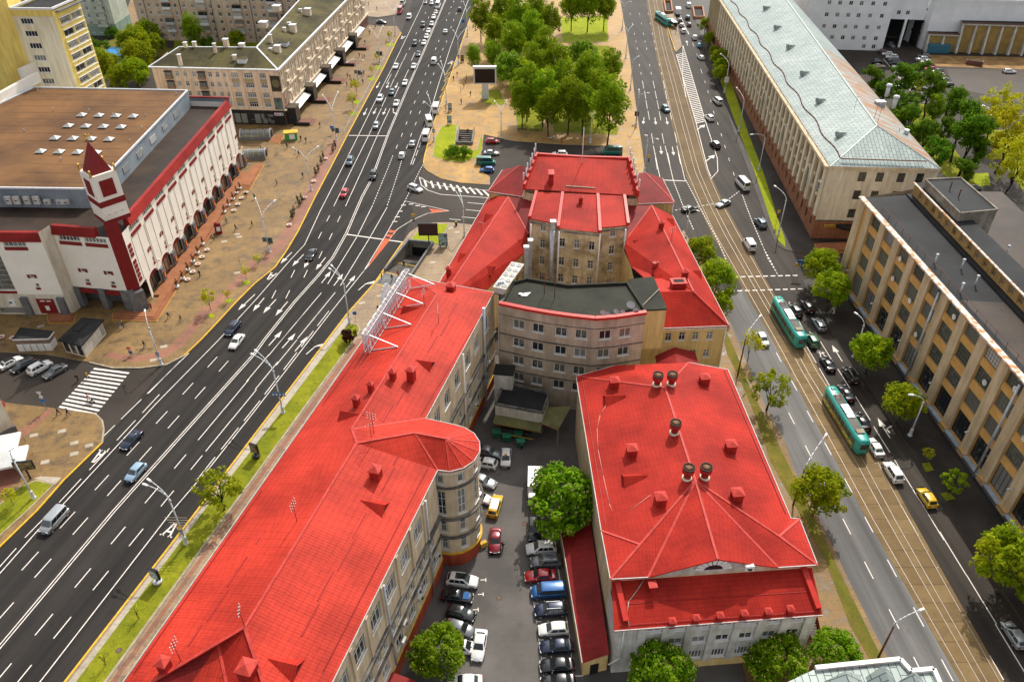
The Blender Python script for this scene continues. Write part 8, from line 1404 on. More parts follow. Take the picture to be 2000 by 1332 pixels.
# trams
def tram(u,v,a,label,advert=False):
 x,y=g(u,v,1.8);o=thing('tram',label,'tram',(x,y,.03),a,'teal trams on the street');L,W=14.8,2.5
 bm=bmesh.new();st=[(-L/2,.72),(-L/2+.5,.86),(-L/2+2,1),(L/2-2,1),(L/2-.5,.86),(L/2,.70)];rings=[]
 for xx,wf in st:
  w=W/2*wf;e=.0 if abs(xx)<L/2 else .12;rings.append([bm.verts.new((xx*(1-(.012 if z>2 and abs(xx)>L/2-.6 else 0)),yy,z)) for yy,z in ((-w*.94,.35),(-w,.6),(-w,1.35),(-w*.97,2.6),(-w*.88,3.0),(-w*.55,3.18-e),(w*.55,3.18-e),(w*.88,3.0),(w*.97,2.6),(w,1.35),(w,.6),(w*.94,.35))])
 for p,q in zip(rings,rings[1:]):
  n=len(p)
  for i in range(n):j=(i+1)%n;bm.faces.new((p[i],p[j],q[j],q[i]))
 bm.faces.new(rings[0][::-1]);bm.faces.new(rings[-1]);bmesh.ops.recalc_face_normals(bm,faces=bm.faces);bmesh.ops.bevel(bm,geom=[e for e in bm.edges if e.calc_face_angle(0)>.5],offset=.07,segments=2,affect='EDGES')
 for f in bm.faces:f.smooth=True
 me=bpy.data.meshes.new('body');bm.to_mesh(me);bm.free();me.materials.append(PAINT['tram']);put('body',me,o)
 wm=MB();wm.poly([(-.62,0,0),(.62,0,0),(.62,.035,1.0),(-.62,.035,1.0)]);wmesh=wm.mesh('side_window',[M['car_glass']])
 for k in range(9):
  xx=-L/2+2.0+k*1.36
  put('side_window',wmesh,o,(xx,-W/2-.012,1.45),0);put('side_window',wmesh,o,(xx,W/2+.012,1.45),math.pi)
 for s in (1,-1):
  mb=MB();xx=s*(L/2+.02);mb.poly([(xx,-.72*s,1.45),(xx,.72*s,1.45),(xx-s*.03,.70*s,2.55),(xx-s*.03,-.70*s,2.55)]);mb.build('windscreen',M['car_glass'],o)
  for y_ in (-.6,.6):mb=MB();mb.box((s*(L/2),y_,.8),(.1,.22,.16));mb.build('headlight' if s>0 else 'taillight',M['lamp_white'] if s>0 else M['lamp_red'],o)
 mb=MB();mb.box((-.2,0,3.17),(9.6,1.5,.07));mb.build('roof_mat',stained('grey roof mat',(.2,.19,.17),(.12,.11,.1),.8,.5,streak=False),o)
 for xx,l_,h_,m in ((.6,2.3,.3,'steel'),(-1.0,1.0,.18,'steel_w'),(-4.9,.9,.2,'kerb')):mb=MB();mb.box((xx,0,3.22),(l_,1.3,h_));mb.build('roof_box',M[m],o)
 mb=MB();px=4.2
 for s in (-1,1):bar3(mb,(px-.5,s*.5,3.2),(px+.5,s*.45,3.55),.06,.06);bar3(mb,(px+.5,s*.45,3.55),(px-.35,s*.55,3.85),.05,.05)
 bar3(mb,(px-.35,-.75,3.85),(px-.35,.75,3.85),.1,.05);bar3(mb,(px-.55,-.5,3.22),(px+.55,-.5,3.22),.08,.08);bar3(mb,(px-.55,.5,3.22),(px+.55,.5,3.22),.08,.08);bar3(mb,(px+.5,-.5,3.55),(px+.5,.5,3.55),.06,.06);mb.build('pantograph',plain('red pantograph',(.28,.05,.04),.6),o)
 mb=MB();mb.box((L/2-1.1,.3,3.2),(.7,.12,.1));mb.box((L/2-1.3,0,3.2),(.12,.7,.1));mb.build('roof_fitting',M['dark'],o)
 for fx in (-4.2,-2.4,2.4,4.2):
  for sy in (-1,1):put('wheel',veh_meshes('suv')['wheel'],o,(fx,sy*.76,.35))
 if advert:
  mb=MB();mb.poly([(-6.2,0,0),(6.0,0,0),(6.0,0,.8),(-6.2,0,.8)])
  mt,t,b=nodes('tram advert');p=N(t,'ShaderNodeTexCoord').outputs['Object'];f=noise(t,mapping(t,p,(1,1,1.4)),1.3,3.0);r_=N(t,'ShaderNodeValToRGB');e=r_.color_ramp.elements;e[0].position=.34;e[0].color=(.05,.14,.03,1);e[1].position=.64;e[1].color=(.75,.45,.03,1);k=e.new(.5);k.color=(.55,.5,.10,1);t.links.new(f,r_.inputs['Fac']);t.links.new(r_.outputs['Color'],b.inputs['Base Color']);b.inputs['Roughness'].default_value=.4
  am=mb.mesh('advert_panel',[mt]);put('advert_panel',am,o,(0,-W/2-.02,.56));ap2=put('advert_panel',am,o,(0,W/2+.02,.56),math.pi)
  fc=bpy.data.curves.new('lettering','FONT');fc.body='La Verandu';fc.size=.95;fc.shear=.2;fc.extrude=.004;tmp=bpy.data.objects.new('lettering_tmp',fc);COL.objects.link(tmp);bpy.context.view_layer.update();tm=bpy.data.meshes.new_from_object(tmp.evaluated_get(bpy.context.evaluated_depsgraph_get()));bpy.data.objects.remove(tmp);tm.materials.clear();tm.materials.append(plain('dark red letters',(.25,.01,.03),.5))
  for sgn,pnt in ((1,ap2),):put('lettering',tm,pnt,(-2.6,-.02,.1),rot=(R(90),0,0))
 return o
tram(1540,627,R(94.5),'plain teal tram at the crossing, leading the other');tram(1652,817,R(94.5),'teal tram with yellow floral advertising along its side',True);tram(1295,36,R(103),'distant teal tram at the far stop')
# skip, container
o=thing('skip_container','open maroon waste skip standing on the ochre dirt strip','skip',(*g(1902,127),.02),R(-28));mb=MB();mb.box((0,0,.2),(5.5,2.2,1.4),0,0,1.06);mb.build('hull',paint('skip maroon',(.16,.05,.05),.6),o);mb=MB();mb.box((0,0,1.605),(5.2,1.9,.03));mb.build('rubbish',M['soil'],o)
for k in range(6):mb=MB();mb.box((-2.4+k*.96,-1.14,.25),(.12,.1,1.3));mb.build('rib',M['rust'],o)
o=thing('shipping_container','blue corrugated container before the mustard hall','container',(*g(1830,103),.02),R(-7));mb=MB();mb.box((0,0,.1),(8.0,2.6,3.0));mb.build('shell',paint('container blue',(.02,.16,.24),.6),o)
for k in range(20):mb=MB();mb.box((-3.8+k*.4,-1.33,.2),(.18,.08,2.8));mb.build('rib',paint('container rib',(.02,.14,.21),.6) if k==0 else bpy.data.materials['container rib'],o)
# ================================================================ STREET FURNITURE
def lamp(base,heads,H,label,mat='steel_w',foot=True,r=.12,group='street lamps',z0=.13,nm='street_lamp',extra=None):
 x,y=g(*base,z0);o=thing(nm,label,'lamp',(x,y,z0),0,group);mb=MB();mb.tube((0,0,0),(0,0,H*.86),r*1.25,r*.8,10);mb.build('pole',M[mat],o)
 if foot:mb=MB();mb.lathe((0,0,0),[(.42,0),(.42,.12),(.3,.25),(.26,1.3),(.3,1.4),(.2,1.6)],10);mb.build('pole_foot',M['steel_w'],o)
 mb=MB();mb.lathe((0,0,H*.8),[(r*.8,-.1),(r*1.7,0),(r*1.7,.35),(r*.8,.45)],8);mb.build('collar',M['steel'],o)
 for h in heads:
  hp=g3(*h,H)-Vector((x,y,z0));d=Vector((hp.x,hp.y,0));top=Vector((0,0,H*.86));c=[top]
  for k in range(1,7):t=k/6;c.append(Vector((d.x*t**1.5,d.y*t**1.5,H*.86+(hp.z-H*.86)*(1-(1-t)**2.2))))
  mb=MB();mb.path(c,r*.55,6);mb.build('arm',M['steel_w'],o);a=math.atan2(d.y,d.x);mb=MB();mb.box((0,0,-.08),(.95,.34,.2),0,0,.8);put('lamp_head',mb.mesh('lamp_head',[M['white']]),o,tuple(c[-1]),a)
 if extra:extra(o)
 return o
def bluesign(z,w=1.6,h=.55,mat='shop_blue',dx=0.0):
 def f(o):mb=MB();mb.box((dx,-.2,z),(w,.06,h));mb.build('sign_plate',M[mat],o);mb=MB();[mb.box((dx-w/2+w*(k+.5)/4,-.24,z+h*.3),(w*.14,.02,h*.4)) for k in range(4)];mb.build('sign_symbols',M['white'],o,kind='stuff')
 return f
def lattice(o):
 mb=MB();bluesign(3.3,.8,.9,'line_yel')(o);bluesign(2.4,.5,.7,'shop_blue')(o)
 for k in range(5):bar3(mb,(-1.6+.12*k,-.1,6.0-.55*k),(1.6,-.1,5.9-.55*k),.05,.05)
 mb.build('banner_rack',M['kerb'],o)
def boards(o):mb=MB();mb.box((.7,-.1,2.4),(1.1,.12,1.6));mb.box((-.6,-.1,2.9),(.9,.12,1.2));mb.build('advert_boards',M['glossy'],o)
M['glossy']=plain('poster blue grey',(.12,.17,.2),.4,var=.6,sc=1.2)
for b,h,H,l,ex in (((364,1061),[(283,946),(291,937)],11.5,'tall twin lamp on the lawn strip near the painted A, carrying signs',lattice),((553,806),[(493,692),(500,685)],11.5,'twin lamp with a blue direction sign on the lawn strip',bluesign(4.1,2.4,.8,'shop_blue')),((683,631),[(644,525),(648,519)],11.5,'twin lamp at the tip of the lawn strip',None),((907,462),[(887,369),(897,373)],9.5,'pale lamp beside the old institute wing',None),((848,276),[(829,200),(836,186)],11,'twin lamp beside the nearest minibus',bluesign(2.8,.9,1.1)),((872,205),[(856,126),(861,120)],11,'twin lamp by the zigzag bus stop',None),((896,128),[(885,60),(911,56)],11,'twin lamp at the park edge above the zigzag',bluesign(2.8,.9,1.1)),((913,72),[(905,4),(925,8)],11,'farthest twin lamp along the park pavement',None),((315,712),[(283,607)],10.5,'lamp post on the brick corner above the zebra crossing',bluesign(2.4,.7,.7)),((66,972),[(22,877)],10.5,'heavy lamp pole on the corner lawn beside the white tents',None),((608,372),[(573,289),(621,287)],10.5,'twin lamp on the west pavement beside the bowls',None),((527,493),[(499,388),(537,392)],11,'twin lamp on the west pavement at the bend',boards),((657,275),[(630,186),(660,180)],11,'twin lamp below the peach house porch',boards),((700,160),[(678,122),(709,118)],9,'twin lamp beside the group of walkers',boards),((742,122),[(722,55),(748,51)],10,'lamp along the upper west pavement',boards),((772,70),[(752,5),(776,10)],10,'lamp at the side street corner',None),((979,270),[(966,198),(990,197)],9.5,'twin lamp on the ochre pavement by the parking lot',None),((1153,280),[(1145,212),(1167,205),(1169,217)],9.5,'three-headed lamp before the park birches',None)):lamp(b,h,H,l,group='lamps along the avenue and park',extra=ex)
for b,h,H,l,m in (((1215,59),[(1210,2),(1232,4)],11,'farthest lamp on the park side of the tram street','steel_w'),((1222,114),[(1219,51),(1236,50)],11,'second farthest lamp on the park side of the tram street','steel_w'),((1231,176),[(1226,115),(1247,111)],11,'lamp on the ochre footway beside the birches','steel_w'),((1242,249),[(1248,176),(1266,182)],11,'lamp with a hanging board beside the birch corner','steel_w'),((1258,338),[(1262,265),(1284,272)],11,'lamp behind the east pavilion with a traffic light','steel_w'),((1338,472),[(1338,405),(1363,412)],9,'lamp beside the bright trees at the east wing','steel_w'),((1415,181),[(1408,106)],11,'lamp with a white sign at the tree clump','steel_w'),((1443,257),[(1439,172)],11,'lamp halfway along the stone building lawn','steel_w'),((1482,332),[(1468,263)],11,'lamp on the lawn beside the black car with silver roof','steel_w'),((1520,458),[(1514,364)],11,'lamp at the near tip of the roadside lawn','steel_w'),((1667,697),[(1672,612)],9,'lamp hidden by the yellow-tipped tree','steel_w'),((1777,850),[(1780,771)],9,'lamp in the factory shade','steel_w'),((1440,735),[(1485,617)],11,'lamp on a dark pole beside the hall roof corner','rust'),((1549,986),[(1613,849)],10,'lamp on a leaning wooden pole by the rounded tree','rust'),((1715,1284),[(1800,1190)],9,'lamp on a wooden pole at the lower right verge','rust')):lamp(b,h,H,l,m,m!='rust',group='lamps along the tram street',extra=bluesign(3.5,1.5,1.9,'white') if b==(1415,181) else None)
def post(base,H,label,build,cat='sign',nm='road_sign',rz=0.0,r=.05,group=None):
 x,y=g(*base,.13);o=thing(nm,label,cat,(x,y,.13),rz,group);mb=MB();mb.tube((0,0,0),(0,0,H),r,r,8);mb.build('post',M['steel'],o);build(o,H); return o
def disc(mat,r=.35,z=None,rim=None):
 def f(o,H):
  mb=MB();mb.lathe((0,0,0),[(r,-.02),(r,.02)],16,0);put('sign_disc',mb.mesh('sign_disc',[M[mat]]),o,(0,-.07,(z or H)-r),rot=(R(90),0,0))
  if rim:mb=MB();mb.box((0,-.1,(z or H)-r-.06),(r*1.3,.02,.12));mb.build('sign_bar',M[rim],o)
 return f
def plate(mat,w,h):
 def f(o,H):mb=MB();mb.box((0,-.08,H-h),(w,.05,h));mb.build('sign_plate',M[mat],o)
 return f
def noentry(o,H):disc('red_flat',.42,H,'white')(o,H);mb=MB();mb.box((.15,-.08,H-1.75),(.7,.05,.75));mb.build('sign_plate',M['shop_blue'],o)
def sigs(o,H):
 mb=MB();mb.box((0,-.1,H-.5),(.75,.06,.75),0,R(0));mb.build('sign_plate',M['line_yel'],o);mb=MB();mb.box((0,-.15,H-1.8),(.4,.3,1.1));mb.build('signal_head',M['dark'],o)
 for k,c in enumerate(('red_flat','line_yel','shop_green')):mb=MB();mb.lathe((0,0,0),[(.11,0),(.11,.03)],10);put('signal_lens',mb.mesh('signal_lens',[M[c]]),o,(0,-.3,H-.95-.32*k),rot=(R(90),0,0))
M['shop_green']=plain('dull green lens',(.02,.15,.05),.4);M['sign_blue']=plain('road sign blue',(.02,.15,.45),.4)
def triple(o,H):
 mb=MB();mb.poly([(-.5,-.08,H),(.5,-.08,H),(0,-.08,H-.85)][::-1]);mb.poly([(-.5,-.05,H),(.5,-.05,H),(0,-.05,H-.85)]);mb.build('give_way_plate',M['steel_w'],o);disc('steel_w',.35,H-.9)(o,H);disc('sign_blue',.4,H-1.7)(o,H)
post((256,694),2.2,'no-entry sign with a blue plate on the brick pavement',noentry);post((92,800),4.3,'tall pole with triangle, grey disc and blue disc beside the zebra crossing',triple);post((695,628),2.6,'round blue sign before the red wing',disc('sign_blue',.45));post((810,455),5.0,'traffic light with a yellow diamond at the lawn by the billboard',sigs,'traffic light','traffic_light');post((1550,540),3.5,'yellow diamond sign at the factory corner',plate('line_yel',.9,.9),group=None);post((1558,538),4,'blue direction sign at the factory corner',plate('sign_blue',1.8,.7));post((1413,605),4.2,'blue road signs among the low street tree',plate('sign_blue',1.2,1.2));post((905,55),3.4,'blue and orange signs near the far park lamp',plate('sign_blue',1.2,1.4));post((650,262),2.6,'small blue sign beside the lamp below the peach house',plate('sign_blue',1.1,.9))
post((1515,440),4.0,'traffic light at the near tip of the roadside lawn',sigs,'traffic light','traffic_light');post((1265,330),4.0,'traffic light before the far stop line',sigs,'traffic light','traffic_light');post((1400,92),4.5,'dark double signal at the far pavement',sigs,'traffic light','traffic_light');post((1610,555),4.0,'white traffic light arm at the factory corner trees',sigs,'traffic light','traffic_light')
# LED screen, billboards, poster stands
x,y=g(948,193,.13);o=thing('led_screen','large dark LED screen in a white frame on a thick column in the park','screen',(x,y,.13));mb=MB();mb.box((0,0,0),(2.2,1.4,5.2));mb.build('column',M['steel_w'],o);mb=MB();mb.box((0,0,5.1),(7.6,1.2,5.6));mb.build('cabinet',M['steel_w'],o);mb=MB();mb.box((0,-.62,5.55),(6.7,.1,4.6));mb.build('screen',stained('dead LED panel',(.035,.018,.014),(.02,.012,.01),.6,.8,streak=False),o);mb=MB();mb.box((0,0,10.72),(7.8,1.4,.2));mb.build('cap',M['white'],o)
def panel(base,z0,w,h,label,face,rz=0.0,nm='billboard',legs=1,th=.35,frame='dark',foot=None):
 x,y=g(*base,.13);o=thing(nm,label,'billboard',(x,y,.13),rz);mb=MB()
 for k in range(legs):mb.box(((k-(legs-1)/2)*w*.7,0,0),(.22,.2,z0+.2))
 mb.build('post',M[frame],o);mb=MB();mb.box((0,0,z0),(w,th,h));mb.build('cabinet',M[frame],o);mb=MB();mb.box((0,-th/2-.02,z0+.12),(w-.24,.05,h-.24));mb.build('face',M[face],o)
 if foot:mb=MB();mb.lathe((0,0,0),[(.55,0),(.7,.45),(.6,.5)],10);mb.build('planter',M[foot],o)
 return o
M['board_brown']=plain('blank brown board',(.06,.03,.025),.5);M['post_a']=plain('poster blue white',(.3,.42,.46),.35,var=.7,sc=1.4);M['post_b']=plain('poster yellow dark',(.22,.16,.08),.35,var=.7,sc=1.6)
panel((838,477),2.4,4.6,3.2,'wide blank brown billboard on one leg on the bright lawn','board_brown');panel((866,482),.3,2.1,3.2,'portrait city-light poster with blue and white picture','post_a',nm='poster_stand',legs=2);panel((501,893),1.1,1.5,2.0,'poster stand on the lawn strip near the lone tree','post_b',R(-20),'poster_stand',foot='dark');panel((309,1138),1.1,1.5,2.0,'poster stand with a wheel-like foot on the lower lawn strip','post_a',R(-20),'poster_stand',foot='steel');panel((878,243),.4,1.4,2.3,'small poster stand at the top of the underpass lawn','post_a',nm='poster_stand',legs=2);panel((879,218),.3,1.2,2.4,'blue poster stand behind the bus stop','post_a',nm='poster_stand',legs=2);panel((903,122),.3,1.3,2.4,'poster stand beside the park edge lamp','post_b',nm='poster_stand',legs=2);panel((60,935),2.2,3.0,1.8,'advertising box on the corner lawn beside the tents','post_b',R(10));panel((1242,240),2.2,1.3,1.5,'small dark board on the birch-side footway','board_brown')
# underpass stairs
def underpass(P,label,deep,steps_=11):
 a,b,c,d=P;o=thing('underpass_stairs',label,'stairs',(*lerp(a,c,.5),0));inv=Vector((-o.location.x,-o.location.y,0));mb=MB()
 for k in range(steps_):
  f0,f1=k/steps_,(k+1)/steps_;q=[lerp(d,a,f0),lerp(c,b,f0),lerp(c,b,f1),lerp(d,a,f1)];z1,z2=.1-(k+1)*deep/steps_,.1-k*deep/steps_
  mb.poly([Vector((*q[0],z2))+inv,Vector((*q[1],z2))+inv,Vector((*q[1],z1))+inv,Vector((*q[0],z1))+inv]);mb.poly([Vector((*p,z1))+inv for p in q])
 mb.build('steps',stained('grey stair stone',(.14,.125,.105),(.08,.07,.06),.8,.7,streak=False),o);mb=MB()
 for p,q in ((a,b),(b,c),(d,a)):A_,B_=Vector((*p,0))+inv,Vector((*q,0))+inv;mb.poly([A_+Vector((0,0,-deep)),B_+Vector((0,0,-deep)),B_+Vector((0,0,.12)),A_+Vector((0,0,.12))])
 mb.build('pit_wall',M['old_grey'],o)
 for p,q in ((a,b),(b,c),(d,a)):part_bar('parapet',o,[Vector((*p,.55))+inv,Vector((*q,.55))+inv],M['granite'],.45,.95)
 A_,B_=Vector((*lerp(a,b,.12),-deep))+inv,Vector((*lerp(a,b,.88),-deep))+inv;n=Vector((0,-.05,0)) if a[1]>d[1] else Vector((0,.05,0));mb=MB();mb.poly([A_+n,B_+n,B_+n+Vector((0,0,deep*.72)),A_+n+Vector((0,0,deep*.72))]);mb.build('tunnel_mouth_shade',M['black'],o)  # flat black sheet paints the darkness of the tunnel opening
 for f in (.0,.5):part_bar('yellow_line',o,[Vector((*lerp(d,a,f),.14-f*deep))+inv,Vector((*lerp(c,b,f),.14-f*deep))+inv],M['line_yel'],.2,.05)
 return o
underpass(PIT_V,'underpass stairs with a dark tunnel mouth below the billboard lawn',3.4);underpass([PIT_P[2],PIT_P[3],PIT_P[0],PIT_P[1]],'underpass stairs in a dark parapet on the oval lawn',3.0)
for px in ([(733,556),(777,563)],[(733,552),(750,533)]):part_bar('yellow_edge',VERGE,[g3(u,v,.15) for u,v in px],M['line_yel'],.2,.04)
mb=MB();mb.poly([Vector((*p,.138)) for p in ccw(gl([(735,553),(752,533),(800,547),(780,561)],.13))]);mb.build('stone_landing',M['granite'],VERGE)
# metro canopies by the store
for u,v,l,w,ln in ((500,262,'glazed barrel-vaulted metro entrance, the farther one against the black granite',3.4,9),(492,300,'glazed barrel-vaulted metro entrance, the nearer one beside the crowd',3.2,8)):
 x,y=g(u,v,1.5);o=thing('metro_canopy',l,'entrance',(x,y,.13),R(3));n=8
 for e in (-1,1):
  mb=MB()
  for k in range(n):t0,t1=math.pi*k/n,math.pi*(k+1)/n;bar3(mb,(e*ln/2,math.cos(t0)*w/2,1.0+math.sin(t0)*w*.55),(e*ln/2,math.cos(t1)*w/2,1.0+math.sin(t1)*w*.55),.3,.3)
  mb.build('end_arch',M['steel'],o)
 mb=MB()
 for k in range(n):t0,t1=math.pi*k/n,math.pi*(k+1)/n;mb.poly([(-ln/2,math.cos(t0)*w/2,1+math.sin(t0)*w*.52),(ln/2,math.cos(t0)*w/2,1+math.sin(t0)*w*.52),(ln/2,math.cos(t1)*w/2,1+math.sin(t1)*w*.52),(-ln/2,math.cos(t1)*w/2,1+math.sin(t1)*w*.52)],0 if 1<k<6 else 1,True)
 mb.build('vault_glazing',[M['glass'],M['glass_soot']],o)
 for k in range(6):part_bar('rib',o,[(-ln/2+ln*k/5,math.cos(math.pi*j/8)*w/2,1+math.sin(math.pi*j/8)*w*.54) for j in range(9)],M['kerb_yellow'] if k%2 else M['steel'],.06,.06)
 part_bar('base_wall',o,[(-ln/2,-w/2,.5),(ln/2,-w/2,.5)],M['granite'],.3,1.0);part_bar('base_wall',o,[(-ln/2,w/2,.5),(ln/2,w/2,.5)],M['granite'],.3,1.0)
steps([(545,282),(555,264),(535,266),(526,278)],lbl='small stepped plinth with yellow edge beside the metro canopy',n=2,h=.15)
o=thing('market_stall','yellow and green market stall with white shutters near the metro','stall',(*g(570,273),.13),R(10));mb=MB();mb.box((0,0,0),(3.6,2.0,2.2));mb.build('body',plain('stall green',(.06,.32,.08),.5),o);mb=MB();mb.box((0,0,2.2),(4.2,2.6,.3));mb.build('roof',M['line_yel'],o);mb=MB();mb.box((.3,-1.05,.4),(1.6,.12,1.6));mb.build('shutter',M['white'],o)
o=thing('vending_booth','narrow red drinks booth on the pavement before the store','booth',(*g(428,456),.13),R(20));mb=MB();mb.box((0,0,0),(1.6,1.4,2.5),0,0,.9);mb.build('cabinet',M['crimson'],o);mb=MB();mb.box((.1,-.72,.8),(.9,.08,1.2));mb.build('picture',M['white'],o);mb=MB();mb.lathe((0,0,2.5),[(.85,0),(.5,.3),(.1,.5)],8);mb.build('cap',M['crimson'],o)
for u,v,l,s in ((20,892,'white peaked tent at the left edge, nearer one',1.0),(2,868,'white peaked tent at the left edge, farther one',1.1)):
 x,y=g(u,v,2.5);o=thing('market_tent',l,'tent',(x,y,.13),R(18));w=2.3*s;b4=[(-w,-w,2.3),(w,-w,2.3),(w,w,2.3),(-w,w,2.3)];mb=MB()
 for i in range(4):mb.poly([b4[i],b4[(i+1)%4],(0,0,3.6)]);mb.poly([(*b4[(i+1)%4][:2],1.9),(*b4[i][:2],1.9),b4[i],b4[(i+1)%4]][::-1])
 mb.build('canopy',M['white'],o)
 for q in b4:mb=MB();mb.tube((q[0],q[1],0),q,.04);mb.build('leg',M['steel'],o)
 # subway walls, tram stop shelter
for u0,v0,u1,v1,l in ((1297,5,1313,26,'low orange-brown wall round a stair beside the far tram platform'),(1353,17,1375,37,'low orange-brown wall round a stair on the far pavement'),(1405,4,1428,14,'small orange-brown walled stair by the stone building')):
 o=thing('stair_enclosure',l,'wall');P4=[g3(u0,v0,.14),g3(u1-3,v0,.14),g3(u1,v1,.14),g3(u0+3,v1,.14)];part_bar('wall',o,[p+Vector((0,0,.5)) for p in P4+P4[:1]],plain('orange stone',(.40,.19,.09),.8) if 'orange stone' not in bpy.data.materials else bpy.data.materials['orange stone'],.6,1.0);mb=MB();mb.poly([(p.x,p.y,.16) for p in P4][::-1]);mb.build('stair_shade_sheet',M['black'],o)  # no pit here: black floor sheet painted as the dark stair opening
o=thing('platform','narrow tram platform with a yellow edge at the far stop','platform');mb=MB();mb.prism(gl([(1301,30),(1318,28),(1332,92),(1320,104)]),0,.22);mb.build('slab',M['pave_tan'],o);part_bar('yellow_edge',o,[g3(1303,50,.24),g3(1319,100,.24)],M['line_yel'],.3,.05)
o=thing('tram_shelter','grey tram stop shelter on the far platform','shelter',(*g(1314,42,2.4),.2),R(103));mb=MB();mb.box((0,0,2.4),(6.5,1.9,.15));mb.build('roof',M['steel'],o);mb=MB();mb.box((0,-.8,.2),(6.2,.06,2.0));mb.build('back_glass',M['glass'],o)
for q in (-3,0,3):mb=MB();mb.box((q,-.85,0),(.1,.1,2.4));mb.build('post',M['steel'],o)
# rooftop sign truss on the office wing
o=thing('rooftop_sign','long white lattice sign frame standing along the office wing eaves','sign');a,b=g3(713,690,20.9),g3(795,560,20.9);d=(b-a);Lt=d.length;d.normalize();nn=Vector((d.y,-d.x,0));Hh=3.6
P_= lambda s,z,off=0.0:a+d*s+Vector((0,0,z))+nn*off
for z,off in ((0.2,0),(Hh,0),(0.2,.7),(Hh,.7),(Hh*.5,0)):part_bar('chord',o,[P_(0,z,off),P_(Lt,z,off)],M['steel_w'],.09,.09)
nb=18
for k in range(nb+1):
 s=Lt*k/nb;part_bar('upright',o,[P_(s,.1),P_(s,Hh)],M['steel_w'],.1,.1);part_bar('upright',o,[P_(s,.1,.7),P_(s,Hh,.7)],M['steel_w'],.08,.08);part_bar('tie',o,[P_(s,Hh),P_(s,Hh,.7)],M['steel_w'],.07,.07)
 if k<nb:s2=Lt*(k+1)/nb;part_bar('diagonal',o,[P_(s,.2 if k%2 else Hh),P_(s2,Hh if k%2 else .2)],M['steel_w'],.07,.07);part_bar('diagonal',o,[P_(s,Hh,.0),P_(s2,Hh,.7)],M['steel_w'],.06,.06)
for k in range(4):
 s=Lt*(.04+.31*k);f=onplane(*[(725,700),(762,640),(788,600),(822,580)][k],WP) if False else None;q0,q1=P_(s,0.1,.7),P_(s,1.6,5.2);part_bar('brace',o,[P_(s,Hh*.85,.7),q1],M['steel'],.12,.12);part_bar('brace',o,[q0,q1],M['steel'],.12,.12);part_bar('brace',o,[P_(s,-.8,.7),P_(s,Hh*.5,.7)],M['white'],.14,.14)
for k in range(9):s=Lt*(k+.5)/9;mb=MB();c=P_(s,.5,-.25);mb.box(c,(1.5,.12,Hh-.6),0,math.atan2(d.y,d.x));mb.build('letter_board',M['steel_w'],o)
mb=MB();mb.lathe((0,0,0),[(1.7,-.1),(1.7,.1)],24)
for k in range(18):t=6.2832*k/18;mb.box((math.cos(t)*1.8,math.sin(t)*1.8,-.1),(.34,.3,.2),0,t)
put('gear_emblem',mb.mesh('gear_emblem',[M['steel_w']]),o,tuple(P_(Lt*.58,Hh-.2,-.5)),rot=(R(90),0,math.atan2(d.y,d.x)))
# planters, conifers, bins, benches
ORD='first second third fourth fifth sixth seventh eighth ninth tenth eleventh'.split()
BOWL=['round flower bowl, %s from the corner steps in the near row'%ORD[i] for i in range(5)]+['round flower bowl, %s from the red booth in the far row'%ORD[i] for i in range(4)]+['flower bowl on the kerb strip, nearest the lamp at the bend','flower bowl on the kerb strip left of the red hatchback','flower bowl on the kerb strip at the foot of the bowls lamp','flower bowl on the kerb strip level with the dark off-roader','flower bowl at the left edge beside the white kiosk','flower bowl just before the white kiosk']
_cp2=['below the bend lamp','left of the red hatchback','at the bowls lamp','above the bowls lamp','level with the dark off-roader']
CONI=['dark conical shrub on the kerb strip %s, %s of its pair'%(_cp2[i//2],('nearer','farther')[i%2]) for i in range(10)]
HAT=['upper of two by the blue-clad worker','lower of two by the blue-clad worker','alone left of the blue-clad worker','alone near the kerb below the store bowls','left on the zebra corner','upper middle on the zebra corner','lower middle on the zebra corner','nearest the kerb on the zebra corner','near the tents','orange-rimmed beside the brick path','at the foot of the brick corner lamp','behind the no-entry sign','by the litter bin','by the pale institute lamp','right of the underpass wall','above the man before the rooftop sign','left of the man before the rooftop sign','beside the white kiosk']
bow=MB();bow.lathe((0,0,0),[(.25,0),(.62,.28),(.66,.4),(.5,.4),(.45,.3)],14,0);bow.lathe((0,0,.25),[(.47,0),(.3,.06)],12,1);bowm=bow.mesh('planter_bowl',[plain('pinkish white concrete',(.72,.6,.52),.7),plain('red bedding',(.25,.07,.04),.9)])
pt=MB();pt.lathe((0,0,0),[(.3,0),(.42,.5),(.45,.55),(.36,.55)],12);ptm=pt.mesh('pot',[M['white']])
for i,(u,v) in enumerate(((367,548),(377,533),(387,518),(395,504),(405,490),(457,413),(465,401),(472,389),(481,378),(565,441),(595,388),(613,356),(636,312),(4,660),(26,662))):o=put('flower_bowl',bowm,None,(*g(u,v,.13),.13),0,BOWL[i],'planter','flower bowls before the store')
for i,(u,v) in enumerate(((347,563),(358,547),(368,530),(378,514),(387,497),(397,480),(439,417),(447,404),(456,392),(463,380),(469,371))):
 x,y=g(u,v,.13);o=thing('potted_conifer','conical conifer in a white pot, %s along the store terrace counted from the corner turret'%ORD[i],'plant',(x,y,.13),i,'potted conifers along the store terrace');o.scale=(1.15,)*3;put('pot',ptm,o);me,tr,ex=tree_proto('conifer',1);put('trunk',tr,o,(0,0,.4));put('crown',me,o,(0,0,.4))
for i,(u,v) in enumerate(((571,428),(575,420),(585,402),(590,395),(617,343),(622,336),(628,320),(632,312),(651,298),(655,290))):tree('conifer',u,v,CONI[i],1.5,1,'conical shrubs along the kerb',at='foot',z0=.13)
hat=MB();hat.box((0,0,0),(1.3,.9,.02));hatm=hat.mesh('service_hatch',[M['pave_pale']])
